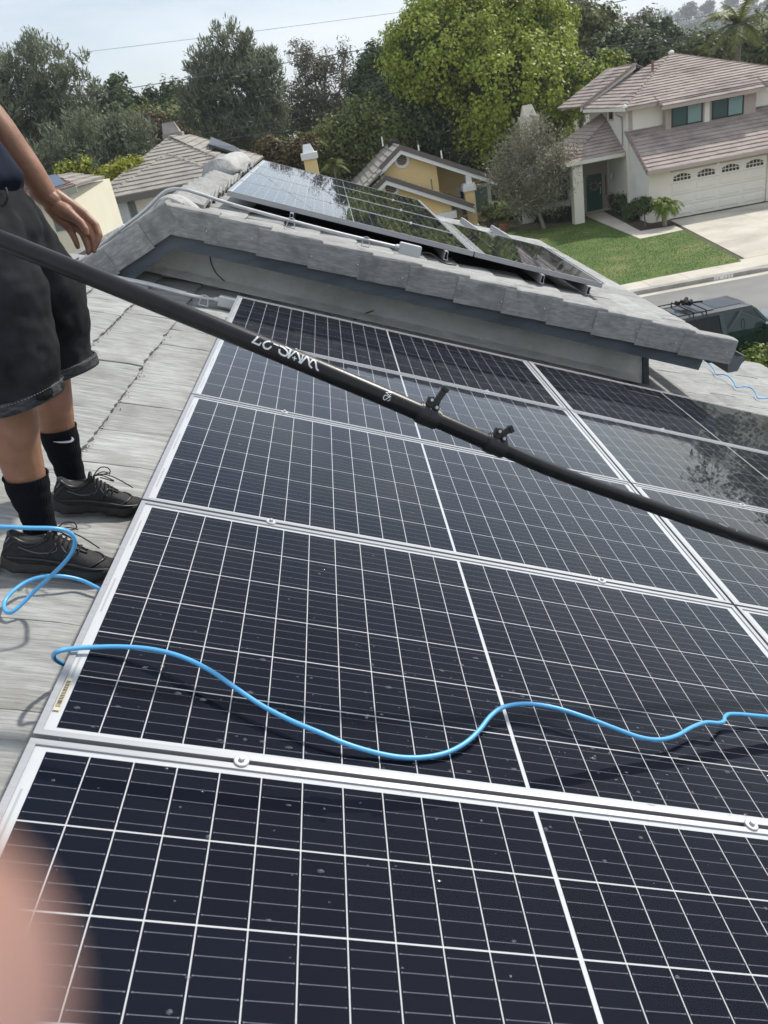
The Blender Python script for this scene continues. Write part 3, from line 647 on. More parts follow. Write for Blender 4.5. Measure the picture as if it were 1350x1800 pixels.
b.face((X0, 75, G - .02), (X1, 75, G - .02), (X1, 160, G - 14), (X0, 160, G - 14)); b.face((X0, 160, G - 14), (X1, 160, G - 14), (X1, Y1, G - 30), (X0, Y1, G - 30))
struct('ground', b, SOIL)
b = MB(); b.box(-60, 80, 19.0, 28.2, G - .3, G - .15); struct('road', b, ASPH)
b = MB()
for i in range(-8, 60):
    x = i * 1.5
    if x > 15.9 and x < 23.5: continue
    b.box(x + .006, x + 1.494, 28.55, 30.1, G - .15, G + random.uniform(-.003, .003))
o = struct('sidewalk', b, CONC)
b = MB(); b.box(-60, 15.9, 28.2, 28.545, G - .2, G); b.box(23.5, 80, 28.2, 28.545, G - .2, G)
b.hexa([(15.9, 28.2, G - .2), (17.2, 28.2, G - .2), (17.2, 28.545, G - .2), (15.9, 28.545, G - .2)], [(15.9, 28.2, G), (17.2, 28.2, G - .11), (17.2, 28.545, G - .04), (15.9, 28.545, G)])
b.box(17.2, 23.5, 28.2, 28.545, G - .2, G - .11); struct('curb', b, CURB)
b = MB(); b.box(-60, 80, 27.78, 28.196, G - .2, G - .144); struct('gutter_strip', b, CONC)
cn = atY(1272, 489, 28.19); e_ = empty('curb_number', (cn.x, 28.195, G - .075), 'white painted house number plate on the curb face', 'curb number')
boxes('plate', M('curb_white', (.8, .8, .78), .8), e_, (-.36, .36, -.004, 0, -.062, .066))
for k, s_ in enumerate('12 127'):
    if s_ == ' ': continue
    cu = bpy.data.curves.new('digit', 'FONT'); cu.body = s_; cu.size = .13; cu.extrude = .001; to_ = bpy.data.objects.new('tmp', cu); COL.objects.link(to_); me_ = bpy.data.meshes.new_from_object(to_); bpy.data.objects.remove(to_); o = link('digit', me_); o.parent = e_; o.location = (-.32 + k * .11, -.006, -.045); o.rotation_euler = (math.pi / 2, 0, 0); me_.materials.clear(); me_.materials.append(DARK)
# driveway slabs
dx0, dx1 = 16.35, 17.75
b = MB()
b.hexa([(16.0, 28.55, G - .2), (23.4, 28.55, G - .2), (23.4, 30.1, G - .2), (16.3, 30.1, G - .2)], [(16.0, 28.55, G - .05), (23.4, 28.55, G - .05), (23.4, 30.1, G + .004), (16.3, 30.1, G + .004)])
for k in range(3):
    ya = 30.12 + k * 3.6; yb = ya + 3.585; xa = dx0 + (dx1 - dx0) * (ya - 30.1) / 11; xb = dx0 + (dx1 - dx0) * (yb - 30.1) / 11
    for (p, q) in ((0, .5), (.5, 1)):
        L_ = lambda xs, t: xs + (23.6 - xs) * t
        b.hexa([(L_(xa, p) + .008, ya, G - .1), (L_(xa, q) - .008, ya, G - .1), (L_(xb, q) - .008, yb, G - .1), (L_(xb, p) + .008, yb, G - .1)],
               [(L_(xa, p) + .008, ya, G + .006), (L_(xa, q) - .008, ya, G + .006), (L_(xb, q) - .008, yb, G + .006), (L_(xb, p) + .008, yb, G + .006)])
struct('driveway', b, CONC)
def zpoly(name, mt, pix, z, th=.05):
    pts = [atZ(x, y, z) for x, y in pix]; b = MB(); n = len(pts); lo_ = [p - Vector((0, 0, th)) for p in pts]
    b.raw(pts + lo_, [tuple(range(n))[::-1] if (pts[1] - pts[0]).cross(pts[2] - pts[0]).z < 0 else tuple(range(n))] + [(i, (i + 1) % n, (i + 1) % n + n, i + n) for i in range(n)]); return struct(name, b, mt)
b = MB(); nx, ny = 70, 60; rr = random.Random(4)
lawn_px = [(840, 412), (1008, 394), (1035, 386), (1125, 419), (1200, 404), (1303, 459), (1160, 486), (900, 540)]
lawn = zpoly('lawn', GRASS, lawn_px, G + .012)
zpoly('front_path', CONC, [(1028, 378), (1060, 371), (1126, 406), (1186, 396), (1201, 404), (1125, 419.5)], G + .03)
zpoly('planting_bed', MULCH, [(1060, 371), (1080, 369), (1145, 392), (1184, 390), (1186, 396), (1126, 407)], G + .026)
zpoly('planting_bed', SOIL, [(860, 404), (905, 402), (930, 404), (1003, 396), (1003, 372), (960, 350), (850, 360)], G + .03)
# blades over the lawn
lp = [atZ(x, y, G) for x, y in lawn_px]
def inpoly(x, y, P_):
    c = False; j = len(P_) - 1
    for i in range(len(P_)):
        if ((P_[i].y > y) != (P_[j].y > y)) and (x < (P_[j].x - P_[i].x) * (y - P_[i].y) / (P_[j].y - P_[i].y) + P_[i].x): c = not c
        j = i
    return c
vs = []; fs = []
xs = [p.x for p in lp]; ys = [p.y for p in lp]
while len(fs) < 42000:
    x = rr.uniform(min(xs), max(xs)); y = rr.uniform(min(ys), max(ys))
    if not inpoly(x, y, lp): continue
    h = rr.uniform(.015, .035); a = rr.uniform(0, math.pi); w_ = .012; i = len(vs)
    vs += [(x - math.cos(a) * w_, y - math.sin(a) * w_, G + .012), (x + math.cos(a) * w_, y + math.sin(a) * w_, G + .012), (x + rr.uniform(-.03, .03), y + rr.uniform(-.03, .03), G + .012 + h)]
    fs.append((i, i + 1, i + 2))
me = bpy.data.meshes.new('grass'); me.from_pydata(vs, [], fs); me.materials.append(BLADE); o = link('grass', me); tag(o, 'short green mown grass on the front lawn', kind='stuff')

# ================================================================== roofs with real courses
def clip(poly, a, b_, c):       # keep a*x+b*y+c >= 0
    out = []
    for i in range(len(poly)):
        p, q = poly[i], poly[(i + 1) % len(poly)]; dp = a * p[0] + b_ * p[1] + c; dq = a * q[0] + b_ * q[1] + c
        if dp >= 0: out.append(p)
        if (dp >= 0) != (dq >= 0):
            t = dp / (dp - dq); out.append((p[0] + (q[0] - p[0]) * t, p[1] + (q[1] - p[1]) * t))
    return out
def roof_plane(mt, parent, pts, ex=.34, th=.045, name='roof', base=.06, seed=0):
    """pts[0]->pts[1] is the eave; courses step up from it"""
    pts = [Vector(p) for p in pts]; e = (pts[1] - pts[0]).normalized(); n = None
    for i in range(2, len(pts)):
        c = e.cross(pts[i] - pts[0])
        if c.length > 1e-3: n = c.normalized(); break
    if n.z < 0: n = -n
    s = n.cross(e); 
    if s.z < 0: s = -s
    o = pts[0]; poly = [((p - o).dot(e), (p - o).dot(s)) for p in pts]; mxs = max(p[1] for p in poly); b = MB()
    rr = random.Random(seed); k = 0; y = 0.0
    while y < mxs - .02:
        y1 = min(y + ex, mxs); band = clip(clip(poly, 0, 1, -y), 0, -1, y1)
        if len(band) >= 3:
            x0 = min(p[0] for p in band); x1 = max(p[0] for p in band)
            # split each course into tiles of ~.33 m, each at a slightly different height
            nt_ = max(1, int((x1 - x0) / .33)) if ex < .5 else 1; wdt = .33; xs_ = x0 - (.165 if k % 2 else 0) ; 
            while xs_ < x1:
                cell = clip(clip(band, 1, 0, -xs_), -1, 0, xs_ + wdt)
                if len(cell) >= 3:
                    j = rr.uniform(-.006, .006)
                    top = [o + e * p[0] + s * p[1] + n * (th * (1 - (p[1] - y) / ex) + j) for p in cell]
                    bot = [o + e * p[0] + s * p[1] - n * .004 for p in cell]
                    m = len(cell); nrm = (top[1] - top[0]).cross(top[2] - top[0])
                    f_ = tuple(range(m)) if nrm.dot(n) > 0 else tuple(range(m))[::-1]
                    b.raw(top + bot, [f_] + [(i, (i + 1) % m, (i + 1) % m + m, i + m) for i in range(m)])
                xs_ += wdt
        y = y1; k += 1
    m = len(pts); b.raw(pts + [p - n * base for p in pts], [tuple(range(m)), tuple(range(m, 2 * m))[::-1]] + [(i, (i + 1) % m, (i + 1) % m + m, i + m) for i in range(m)])
    return b.build(name, mt, parent)
def caps(mt, parent, p0, p1, r=.12, step=.34, name='ridge_tiles'):
    p0, p1 = Vector(p0), Vector(p1); d = p1 - p0; n = max(1, int(d.length / step)); b = MB(); e = d.normalized(); side = e.cross(Vector((0, 0, 1))).normalized(); up = side.cross(e)
    for i in range(n):
        a = p0 + d * (i / n); c = p0 + d * ((i + 1.1) / n)
        ra = []; rb = []
        for t in (-1, -.5, 0, .5, 1):
            ra.append(a + side * t * r + up * (.075 - abs(t) * .09)); rb.append(c + side * t * r * .85 + up * (.04 - abs(t) * .08))
        ra += [a + side * .9 * r - up * .06, a - side * .9 * r - up * .06]; rb += [c + side * .8 * r - up * .06, c - side * .8 * r - up * .06]
        b.loft([ra, rb])
    o = b.build(name, mt, parent); o['kind'] = 'stuff'; return o
PINK = M('pinkish_tile', (0.33, 0.27, 0.24), 0.85, col2=(0.41, 0.345, 0.31), nscale=1.3, ndet=8, island=0.06, col3=(0.22, 0.18, 0.17), n3=0.7, bump=(12, .3, .02))
PINKD = M('brown_ridge_tile', (0.26, 0.195, 0.165), 0.85, island=0.12)
TANT = M('tan_tile', (0.30, 0.275, 0.24), 0.85, col2=(0.38, 0.35, 0.31), nscale=1.3, ndet=8, island=0.06, col3=(0.24, 0.22, 0.2), n3=0.7)
TANR = M('tan_ridge_tile', (0.29, 0.265, 0.235), 0.85, island=0.12)
SIDE = M('cream_siding', (0.78, 0.74, 0.64), 0.75, col2=(0.82, 0.78, 0.69), nscale=1.5)
SIDEW = M('white_siding', (0.74, 0.72, 0.68), 0.75, col2=(0.80, 0.78, 0.74), nscale=1.5)
TRIM = M('taupe_trim', (0.42, 0.345, 0.30), 0.7, col2=(0.46, 0.385, 0.34), nscale=2)
CREAMW = M('cream_stucco', (0.82, 0.77, 0.64), 0.85, col2=(0.85, 0.81, 0.70), nscale=1.2)
GARAGE = M('garage_door_paint', (0.82, 0.78, 0.68), 0.55, col2=(0.85, 0.81, 0.72), nscale=1)
FRAME = M('dark_window_frame', (0.012, 0.014, 0.016), 0.4)
GLASS = M('window_glass', (0.05, 0.10, 0.10), 0.08, spec=0.8)
BLIND = M('glass_over_blind', (0.21, 0.33, 0.31), 0.18, spec=0.8)
DOORG = M('green_door_paint', (0.008, 0.085, 0.058), 0.45)
BLACKG = M('dark_glass', (0.008, 0.01, 0.012), 0.12, spec=0.8)
CHIM = M('pale_chimney_stucco', (0.58, 0.53, 0.43), 0.9, col2=(0.66, 0.62, 0.52), nscale=4)
class Fr:
    def __init__(s, x, y, phi): p = R(phi); s.o = Vector((x, y, 0)); s.a = Vector((math.cos(p), math.sin(p), 0)); s.b = Vector((-math.sin(p), math.cos(p), 0))
    def __call__(s, x, y, z): return s.o + s.a * x + s.b * y + Vector((0, 0, z))
def siding(mt, parent, F, p0, p1, z0, z1f, lap=.2, name='siding_board', out=(0, -1)):
    """boards between plan points p0,p1 (local), bottom z0, top z1 (number or pair)"""
    z1a, z1b = z1f if isinstance(z1f, tuple) else (z1f, z1f); b = MB(); z = z0; k = 0; ox, oy = out
    first = None
    while z < max(z1a, z1b) - .01:
        zt = z + lap
        # horizontal extent at this height under a sloping top
        ta, tb = 0.0, 1.0; zm = min(zt, max(z1a, z1b)); 
        if z1a != z1b:
            tz = (z + lap * .5 - z1a) / (z1b - z1a)
            if z1a < z1b and z + lap * .5 > z1a: ta = min(1, max(0, tz))
            if z1a > z1b and z + lap * .5 > z1b: tb = min(1, max(0, tz))
        xa, ya = p0[0] + (p1[0] - p0[0]) * ta, p0[1] + (p1[1] - p0[1]) * ta; xb, yb = p0[0] + (p1[0] - p0[0]) * tb, p0[1] + (p1[1] - p0[1]) * tb
        zt = min(zt, max(z1a, z1b))
        if tb - ta > .01:
            bb = MB(); d1 = .028; d0 = .008
            bb.hexa([F(xa + ox * d1, ya + oy * d1, z), F(xb + ox * d1, yb + oy * d1, z), F(xb - ox * .02, yb - oy * .02, z), F(xa - ox * .02, ya - oy * .02, z)],
                    [F(xa + ox * d0, ya + oy * d0, zt), F(xb + ox * d0, yb + oy * d0, zt), F(xb - ox * .02, yb - oy * .02, zt), F(xa - ox * .02, ya - oy * .02, zt)])
            bb.build(name, mt, parent)
        z = zt; k += 1
def fbox(mt, parent, F, x0, x1, y0, y1, z0, z1, name): b = MB(); b.box(x0, x1, y0, y1, z0, z1, f=F); return b.build(name, mt, parent)
# ------------------------------------------------------------------ house across the street
H = Fr(16.68, 41.14, 1.0)
hs = empty('neighbour_house', H(4, 5, G), 'two-storey cream house with pinkish tile roof and white garage door across the street', 'house')
hs_inv = Matrix.Translation(-hs.location)
_old_build = MB.build
def rel(parent):
    def f_(o): return o
    return f_
class HB(MB): pass
hs.location = (0, 0, 0)
# walls
fbox(CREAMW, hs, H, 0, 1.12, 0, .3, G, -4.12, 'wall')                    # pier left of the garage door
fbox(CREAMW, hs, H, 6.25, 8.6, 0, .3, G, -4.12, 'wall')
fbox(TRIM, hs, H, 1.12, 6.25, .0, .25, -4.52, -4.12, 'garage_lintel')
fbox(CREAMW, hs, H, .02, 8.6, 2.9, 3.1, G, -1.25, 'wall')
b = MB(); b.raw([H(.03, .3, G), H(.31, 6.6, G), H(.31, 6.6, -1.3), H(.1, 2.95, -1.3), H(.1, 2.95, -2.45), H(.03, .3, -4.15), H(.25, .3, G), H(.5, 6.6, G), H(.5, 6.6, -1.3), H(.3, 2.95, -1.3), H(.3, 2.95, -2.45), H(.25, .3, -4.15)],
      [(0, 5, 4, 3, 2, 1), (6, 7, 8, 9, 10, 11), (0, 1, 7, 6), (1, 2, 8, 7), (5, 0, 6, 11)]); b.build('wall', SIDEW, hs)
siding(SIDEW, hs, H, (.02, .02), (.14, 2.9), G, (-4.2, -2.5), out=(-1, 0))
siding(SIDEW, hs, H, (.14, 2.9), (.32, 6.65), G, -1.35, out=(-1, 0))
siding(SIDE, hs, H, (.1, 2.88), (1.9, 2.88), -2.6, -1.32, lap=.2)
siding(SIDE, hs, H, (6.8, 2.88), (8.3, 2.88), -2.6, -1.32, lap=.2)
fbox(TRIM, hs, H, .08, .28, 2.84, 2.9, -2.55, -1.3, 'corner_trim'); fbox(TRIM, hs, H, 8.1, 8.32, 2.82, 2.9, -2.6, -1.3, 'corner_trim')
fbox(SIDEW, hs, H, .3, 8.6, 6.6, 6.8, G, -1.3, 'wall')
# bay with the windows
fbox(TRIM, hs, H, 1.9, 6.75, 2.45, 2.88, -2.80, -1.55, 'window_bay')
fbox(SIDE, hs, H, 3.98, 4.25, 2.42, 2.448, -2.66, -1.6, 'siding_board')
def window(parent, F, x0, x1, z0, z1, y, left=GLASS, right=BLIND, fr=FRAME, name='window', bars=True):
    w_ = MB(); t = .07
    for q in ((x0, x1, y - .04, y, z0, z0 + t), (x0, x1, y - .04, y, z1 - t, z1), (x0, x0 + t, y - .04, y, z0 + t, z1 - t), (x1 - t, x1, y - .04, y, z0 + t, z1 - t)): w_.box(*q, f=F)
    if bars: w_.box((x0 + x1) / 2 - .03, (x0 + x1) / 2 + .03, y - .045, y, z0 + t, z1 - t, f=F)
    fo = w_.build(name, fr, parent)
    xm = (x0 + x1) / 2
    if bars:
        fbox(left, fo, F, x0 + t, xm - .03, y - .018, y - .012, z0 + t, z1 - t, 'pane'); fbox(right, fo, F, xm + .03, x1 - t, y - .022, y - .014, z0 + t, z1 - t, 'pane')
    else: fbox(left, fo, F, x0 + t, x1 - t, y - .018, y - .012, z0 + t, z1 - t, 'pane')
    return fo
window(hs, H, 2.22, 3.88, -2.62, -1.66, 2.448); window(hs, H, 4.38, 6.08, -2.62, -1.66, 2.448)
# lower roof
rL = [H(-.32, -.55, -4.2), H(8.9, -.55, -4.2), H(8.9, 2.86, -2.46), H(-.12, 2.86, -2.46)]
roof_plane(PINK, hs, rL, seed=1); caps(PINKD, hs, H(-.28, -.55, -4.17), H(-.08, 2.86, -2.43), r=.1)
fbox(TRIM, hs, H, -.3, 8.9, -.62, -.56, -4.36, -4.17, 'gutter')
fbox(M('flashing_tan', (.55, .42, .27), .6), hs, H, 1.9, 6.8, 2.36, 2.44, -2.83, -2.76, 'flashing')
b = MB(); b.hexa([H(-.3, -.5, -4.36), H(-.24, -.5, -4.36), H(-.04, 2.86, -2.62), H(-.1, 2.86, -2.62)], [H(-.3, -.5, -4.24), H(-.24, -.5, -4.24), H(-.04, 2.86, -2.5), H(-.1, 2.86, -2.5)]); b.build('barge_board', TRIM, hs)
# upper roof
ap = H(4.55, 8.0, 0.80); fl = H(-.3, 2.35, -1.27); frr = H(9.6, 2.35, -1.27); bl = H(-.3, 9.2, -1.2)
roof_plane(PINK, hs, [fl, frr, ap], seed=2); roof_plane(PINK, hs, [bl, fl, ap, H(3.1, 9.2, .2)], seed=3)
roof_plane(PINK, hs, [frr, H(9.6, 13, -1.27), ap], seed=8)
roof_plane(PINK, hs, [H(9.6, 13.6, -1.27), H(-.3, 13.6, -1.27), ap], seed=9)
roof_plane(PINK, hs, [H(1.5, 1.95, -1.5), H(7.0, 1.95, -1.5), H(7.0, 2.75, -1.13), H(1.5, 2.75, -1.13)], seed=4)
caps(PINKD, hs, fl, ap); caps(PINKD, hs, frr, ap)
for (x, z) in ((1.5, -1.5), (7.0, -1.5)): caps(PINKD, hs, H(x, 1.95, -1.47), H(x, 2.8, -1.08), r=.1)
fbox(TRIM, hs, H, -.3, 1.5, 2.36, 2.44, -1.44, -1.27, 'fascia_board'); fbox(TRIM, hs, H, 7.0, 9.6, 2.36, 2.44, -1.44, -1.27, 'fascia_board'); fbox(TRIM, hs, H, 1.5, 7.0, 1.96, 2.03, -1.68, -1.5, 'fascia_board')
fbox(SIDE, hs, H, -.38, -.29, 2.3, 9.0, -1.42, -1.27, 'gutter')
fbox(CREAMW, hs, H, -.1, 9.4, 2.5, 2.88, -1.42, -1.38, 'soffit'); fbox(CREAMW, hs, H, -.28, .3, 2.9, 9.0, -1.40, -1.36, 'soffit')
for p_, r_ in ((ap, .16), (fl, .13)):
    b = MB(); rings = [[p_ + Vector((math.cos(a) * r_ * q_, math.sin(a) * r_ * q_, h_)) for a in [k * math.pi / 5 for k in range(10)]] for q_, h_ in ((1, .0), (1, .08), (.7, .14), (.2, .17))]; b.loft(rings); b.build('mortar_cap', WHITE, hs)
b = MB(); q = H(2.9, 6.6, .05); b.tube([q, q + Vector((0, 0, .62))], .07, 8); b.build('vent_pipe', M('rusty_vent', (.22, .12, .09), .8), hs)
# wing behind with its rake
wa, wb = H(-.45, 9.2, -1.1), H(2.95, 9.2, .62); wc, wd = H(2.6, 13.2, .62), H(-.7, 13.2, -1.1)
roof_plane(PINK, hs, [wd, wa, wb, wc], seed=5); caps(PINKD, hs, wa, wb, r=.13)
roof_plane(PINK, hs, [H(6.2, 9.2, -1.1), H(6.2, 13.2, -1.1), wc, wb], seed=6)
b = MB(); b.hexa([wa - Vector((0, .0, .26)), wb - Vector((0, .0, .26)), wb + Vector((0, .06, -.26)), wa + Vector((0, .06, -.26))], [wa - Vector((0, 0, .06)), wb - Vector((0, 0, .06)), wb + Vector((0, .06, -.06)), wa + Vector((0, .06, -.06))]); b.build('barge_board', SIDE, hs)
b = MB(); b.raw([H(1.3, 9.8, G), H(3, 9.8, G), H(3, 9.8, .3), H(1.3, 9.8, -.45), H(1.3, 13, G), H(1.3, 13, -.45)], [(0, 1, 2, 3), (0, 3, 5, 4)]); b.build('wall', SIDEW, hs)
# porch roof
pA, pB, pC, pD, pE = H(.16, 3.6, -3.50), H(.36, 6.9, -1.93), H(-3.1, 3.6, -3.52), H(-3.1, 9.6, -3.52), H(.95, 9.6, -3.52 + 4.05 * 1.59 / 3.46)
roof_plane(PINK, hs, [pC, pA, pB], seed=7); roof_plane(PINK, hs, [pD, pC, pB, pE], seed=10); caps(PINKD, hs, pC, pB, r=.11)
fbox(SIDE, hs, H, -3.15, .1, 3.53, 3.59, -3.68, -3.5, 'gutter'); fbox(SIDE, hs, H, -3.18, -3.1, 3.6, 9.6, -3.66, -3.5, 'gutter')
fbox(CREAMW, hs, H, -3.0, .3, 3.7, 7.2, -3.72, -3.69, 'porch_ceiling')
fbox(CREAMW, hs, H, -2.78, -2.22, 3.75, 4.3, G, -3.7, 'porch_post')
# entry wall
fbox(SIDEW, hs, H, -4.9, -1.5, 7.2, 7.4, G, -3.6, 'wall'); fbox(TRIM, hs, H, -1.5, .35, 7.12, 7.4, G, -3.7, 'door_surround')
dr = fbox(DOORG, hs, H, -.98, -.05, 7.06, 7.11, G + .06, -4.72, 'front_door')
for (x0, x1, z0, z1) in ((-.9, -.55, G + .2, G + .9), (-.48, -.13, G + .2, G + .9), (-.9, -.55, G + 1.05, -4.85), (-.48, -.13, G + 1.05, -4.85)): fbox(DOORG, dr, H, x0, x1, 7.045, 7.06, z0, z1, 'door_panel')
b = MB(); b.tube([H(-.16, 7.02, -5.75), H(-.16, 7.02, -5.45)], .03, 8); b.box(-.2, -.12, 7.02, 7.06, -5.3, -5.2, f=H); b.box(-.2, -.12, 7.02, 7.06, -5.85, -5.78, f=H); b.build('handle', STEEL, dr)
sl = window(hs, H, .1, .3, G + .75, -4.75, 7.118, BLACKG, BLACKG, TRIM, 'side_light', False)
fbox(CONC, hs, H, -1.3, .3, 6.5, 7.05, G + .03, G + .07, 'door_step')
window(hs, H, -3.5, -2.05, -5.9, -4.6, 7.19, BLACKG, BLACKG, TRIM, 'window')
window(hs, H, -4.8, -3.7, -5.9, -4.6, 7.19, BLACKG, BLACKG, TRIM, 'window')
wn = MB(); 
for q in ((.10, .16, 6.15, 6.95, -1.95, -1.87), (.10, .16, 6.15, 6.95, -1.45, -1.37), (.10, .16, 6.15, 6.25, -1.87, -1.45), (.10, .16, 6.85, 6.95, -1.87, -1.45)): wn.box(q[0] + .12, q[1] + .14, q[2] - .6, q[3] - .6, q[4], q[5], f=H)
wo = wn.build('window', TRIM, hs); fbox(BLACKG, wo, H, .24, .27, 5.65, 6.25, -1.87, -1.45, 'pane')
# drain pipe on the side wall
b = MB(); dpts = [H(-.34, 3.6, -1.45), H(-.3, 3.6, -1.6), H(.08, 3.9, -1.75), H(.12, 3.95, -2.0), H(.12, 3.95, -3.2)]; b.tube([p for p in dpts], .045, 6); b.build('drain_pipe', TRIM, hs)
# wall light, mailbox-like bell, garage camera
wl = MB(); q = H(.2, 5.7, -4.75); wl.tube([q, q + Vector((-.14, 0, .06)), q + Vector((-.14, 0, .12))], .02, 6); wl.tube([q + Vector((-.14, 0, -.25)), q + Vector((-.14, 0, .03)), q + Vector((-.14, 0, .1))], [.07, .1, .02], 8); wl.build('porch_light', STEEL, hs)
q = H(3.55, -.05, -4.45); b = MB(); b.tube([q, q + Vector((0, -.12, -.04))], .06, 8); b.build('security_camera', WHITE, hs)
# garage door: 5 rows x 8 panels, arched window lights
gd = fbox(GARAGE, hs, H, 1.14, 6.23, .10, .15, G + .01, -4.53, 'garage_door')
gw = 5.09 / 4; zr = (-4.55 - G) / 4
for c in range(4):
    x0 = 1.14 + c * gw
    for r_ in range(4):
        z0 = G + .03 + r_ * zr
        if r_ < 3:
            b = MB(); a0, a1, c0, c1 = x0 + .1, x0 + gw - .1, z0 + .11, z0 + zr - .1
            b.hexa([H(a0, .1, c0), H(a1, .1, c0), H(a1, .1, c1), H(a0, .1, c1)], [H(a0 + .035, .075, c0 + .035), H(a1 - .035, .075, c0 + .035), H(a1 - .035, .075, c1 - .035), H(a0 + .035, .075, c1 - .035)]); b.build('door_panel', GARAGE, gd)
        else:
            w5 = (gw - .34) / 5
            for k in range(5):
                xa = x0 + .17 + k * w5 + .02; xb = xa + w5 - .04; zb_ = z0 + .1
                hgt = [.06, .13, .16, .13, .06]; l_ = [0.03, .11, .16, .15, .10][k]; r2 = [.10, .15, .16, .11, .03][k]
                fbox(BLACKG, gd, H, xa, xb, .085, .097, zb_, zb_ + .13, 'pane')
                b = MB(); b.hexa([H(xa, .085, zb_ + .17), H(xb, .085, zb_ + .17), H(xb, .097, zb_ + .17), H(xa, .097, zb_ + .17)], [H(xa, .085, zb_ + .17 + l_), H(xb, .085, zb_ + .17 + r2), H(xb, .097, zb_ + .17 + r2), H(xa, .097, zb_ + .17 + l_)]); b.build('pane', BLACKG, gd)
for r_ in range(1, 4): fbox(TRIM, gd, H, 1.14, 6.23, .094, .1, G + .03 + r_ * zr - .012, G + .03 + r_ * zr, 'door_joint')
# chimney
ch = empty('chimney', label='pale stucco chimney with a small gabled cap behind the wispy grey tree', cat='chimney')
c0 = atY(932, 200, 51.5); cx, cz = c0.x, c0.z
b = MB(); b.box(cx - .52, cx + .42, 51.3, 52.3, G, cz - .1); b.box(cx - .58, cx + .48, 51.24, 52.36, cz - .42, cz - .1); b.build('stack', CHIM, ch)
b = MB(); b.hexa([(cx - .46, 51.35, cz - .1), (cx + .36, 51.35, cz - .1), (cx + .36, 52.25, cz - .1), (cx - .46, 52.25, cz - .1)], [(cx - .36, 51.75, cz + .5), (cx + .2, 51.75, cz + .5), (cx + .2, 51.95, cz + .5), (cx - .36, 51.95, cz + .5)]); b.build('chimney_cap', CHIM, ch)
# wreath on the door, pots by the door
wr = empty('wreath', H(-.55, 7.0, -5.35), 'round brownish wreath hanging on the dark green front door', 'wreath')
b = MB(); rr = random.Random(9); c_ = Vector((0, 0, 0))
for k in range(150):
    a = rr.uniform(0, 6.283); q = Vector((math.cos(a) * rr.uniform(.17, .27), rr.uniform(-.05, .0), math.sin(a) * rr.uniform(.17, .27))); b.tube([q, q + Vector((rr.uniform(-.09, .09), rr.uniform(-.05, .02), rr.uniform(-.09, .09)))], [.018, .004], 4)
b.build('twigs', M('dried_flowers', (.38, .22, .19), .9, island=.6), wr)
# ------------------------------------------------------------------ yellow house
YEL_W = M('yellow_stucco', (0.88, 0.65, 0.30), 0.85, col2=(0.92, 0.69, 0.34), nscale=1.5, bump=(8, .4, .02))
BROWNR = M('taupe_rake_tile', (0.165, 0.14, 0.125), 0.85, island=.06)
yh = empty('yellow_house', label='yellow stucco house with white trim, round vents and grey-brown tile roof', cat='house')
YG = 50.0
def Yp(x, y, Y=YG): return atY(x, y, Y)
apx = Yp(703, 257); rr_ = Yp(881, 315); rl_ = Yp(666, 296)
# main gable: roof both sides of the ridge, from the rake front back to the ridge end
dist = (atZ(670, 246, apx.z).y - YG); back = max(4.0, min(dist, 16)); back = 12.0
sl_r = (rr_.z - apx.z) / (rr_.x - apx.x)
bk = Vector((0, back, 0))
roof_plane(TANT, yh, [rr_, rr_ + bk, apx + bk, apx], seed=20)
sL_ = (apx.z - rl_.z) / (apx.x - rl_.x); eL = Vector((apx.x - 5.6, YG, apx.z - 5.6 * sL_))
roof_plane(TANT, yh, [Vector((eL.x, YG, eL.z)), Vector((eL.x, YG - 1.9, eL.z)), Vector((rl_.x + .05, YG - 1.9, rl_.z - .03)), Vector((rl_.x + .05, YG, rl_.z - .03))], seed=24)
roof_plane(TANT, yh, [eL + bk, eL, apx, apx + bk], seed=21, ex=.42)
def rake(name, mt, parent, a, c, th, dp, off=0.0, up=0.0):
    a, c = Vector(a), Vector(c); b = MB(); y = Vector((0, 1, 0)); z = Vector((0, 0, 1))
    b.hexa([a - y * off + z * (up - th), c - y * off + z * (up - th), c + y * (dp - off) + z * (up - th), a + y * (dp - off) + z * (up - th)], [a - y * off + z * up, c - y * off + z * up, c + y * (dp - off) + z * up, a + y * (dp - off) + z * up]); return b.build(name, mt, parent)
rake('rake_tiles', BROWNR, yh, apx, rr_, .30, .12, .06, .09); rake('rake_tiles', BROWNR, yh, rl_, apx, .30, .12, .06, .09)
rake('barge_board', WHITE, yh, apx, rr_, .24, .06, .02, -.2); rake('barge_board', WHITE, yh, rl_, apx, .24, .06, .02, -.2)
wy = YG + .55
w_l = rl_.x + .3
def xwall(name, mt, parent, Y, pts, th=.2):
    n = len(pts); b = MB(); b.raw([(x, Y, z) for x, z in pts] + [(x, Y + th, z) for x, z in pts], [tuple(range(n)), tuple(range(2 * n - 1, n - 1, -1))] + [(i, i + n, (i + 1) % n + n, (i + 1) % n) for i in range(n)]); return b.build(name, mt, parent)
zs = lambda x: apx.z + (x - apx.x) * sl_r - .16 if x > apx.x else apx.z - (apx.x - x) * abs((rl_.z - apx.z) / (rl_.x - apx.x)) - .16
xm = Yp(768, 300, wy).x
xwall('wall', YEL_W, yh, wy, [(w_l, G), (xm, G), (xm, zs(xm)), (apx.x, zs(apx.x)), (w_l, zs(w_l))])
fbox(YEL_W, yh, lambda x, y, z: Vector((x, y, z)), xm - .2, xm, wy + .2, wy + 2.2, G, zs(xm) - .02, 'wall')
xe = rr_.x - .9
xwall('wall', YEL_W, yh, wy + 2.2, [(xm - .1, G), (xe, G), (xe, zs(xe)), (xm - .1, zs(xm - .1))])
I3 = lambda x, y, z: Vector((x, y, z))
fbox(YEL_W, yh, I3, xe - .2, xe, wy + 2.4, YG + back, G, zs(xe) - .05, 'wall')
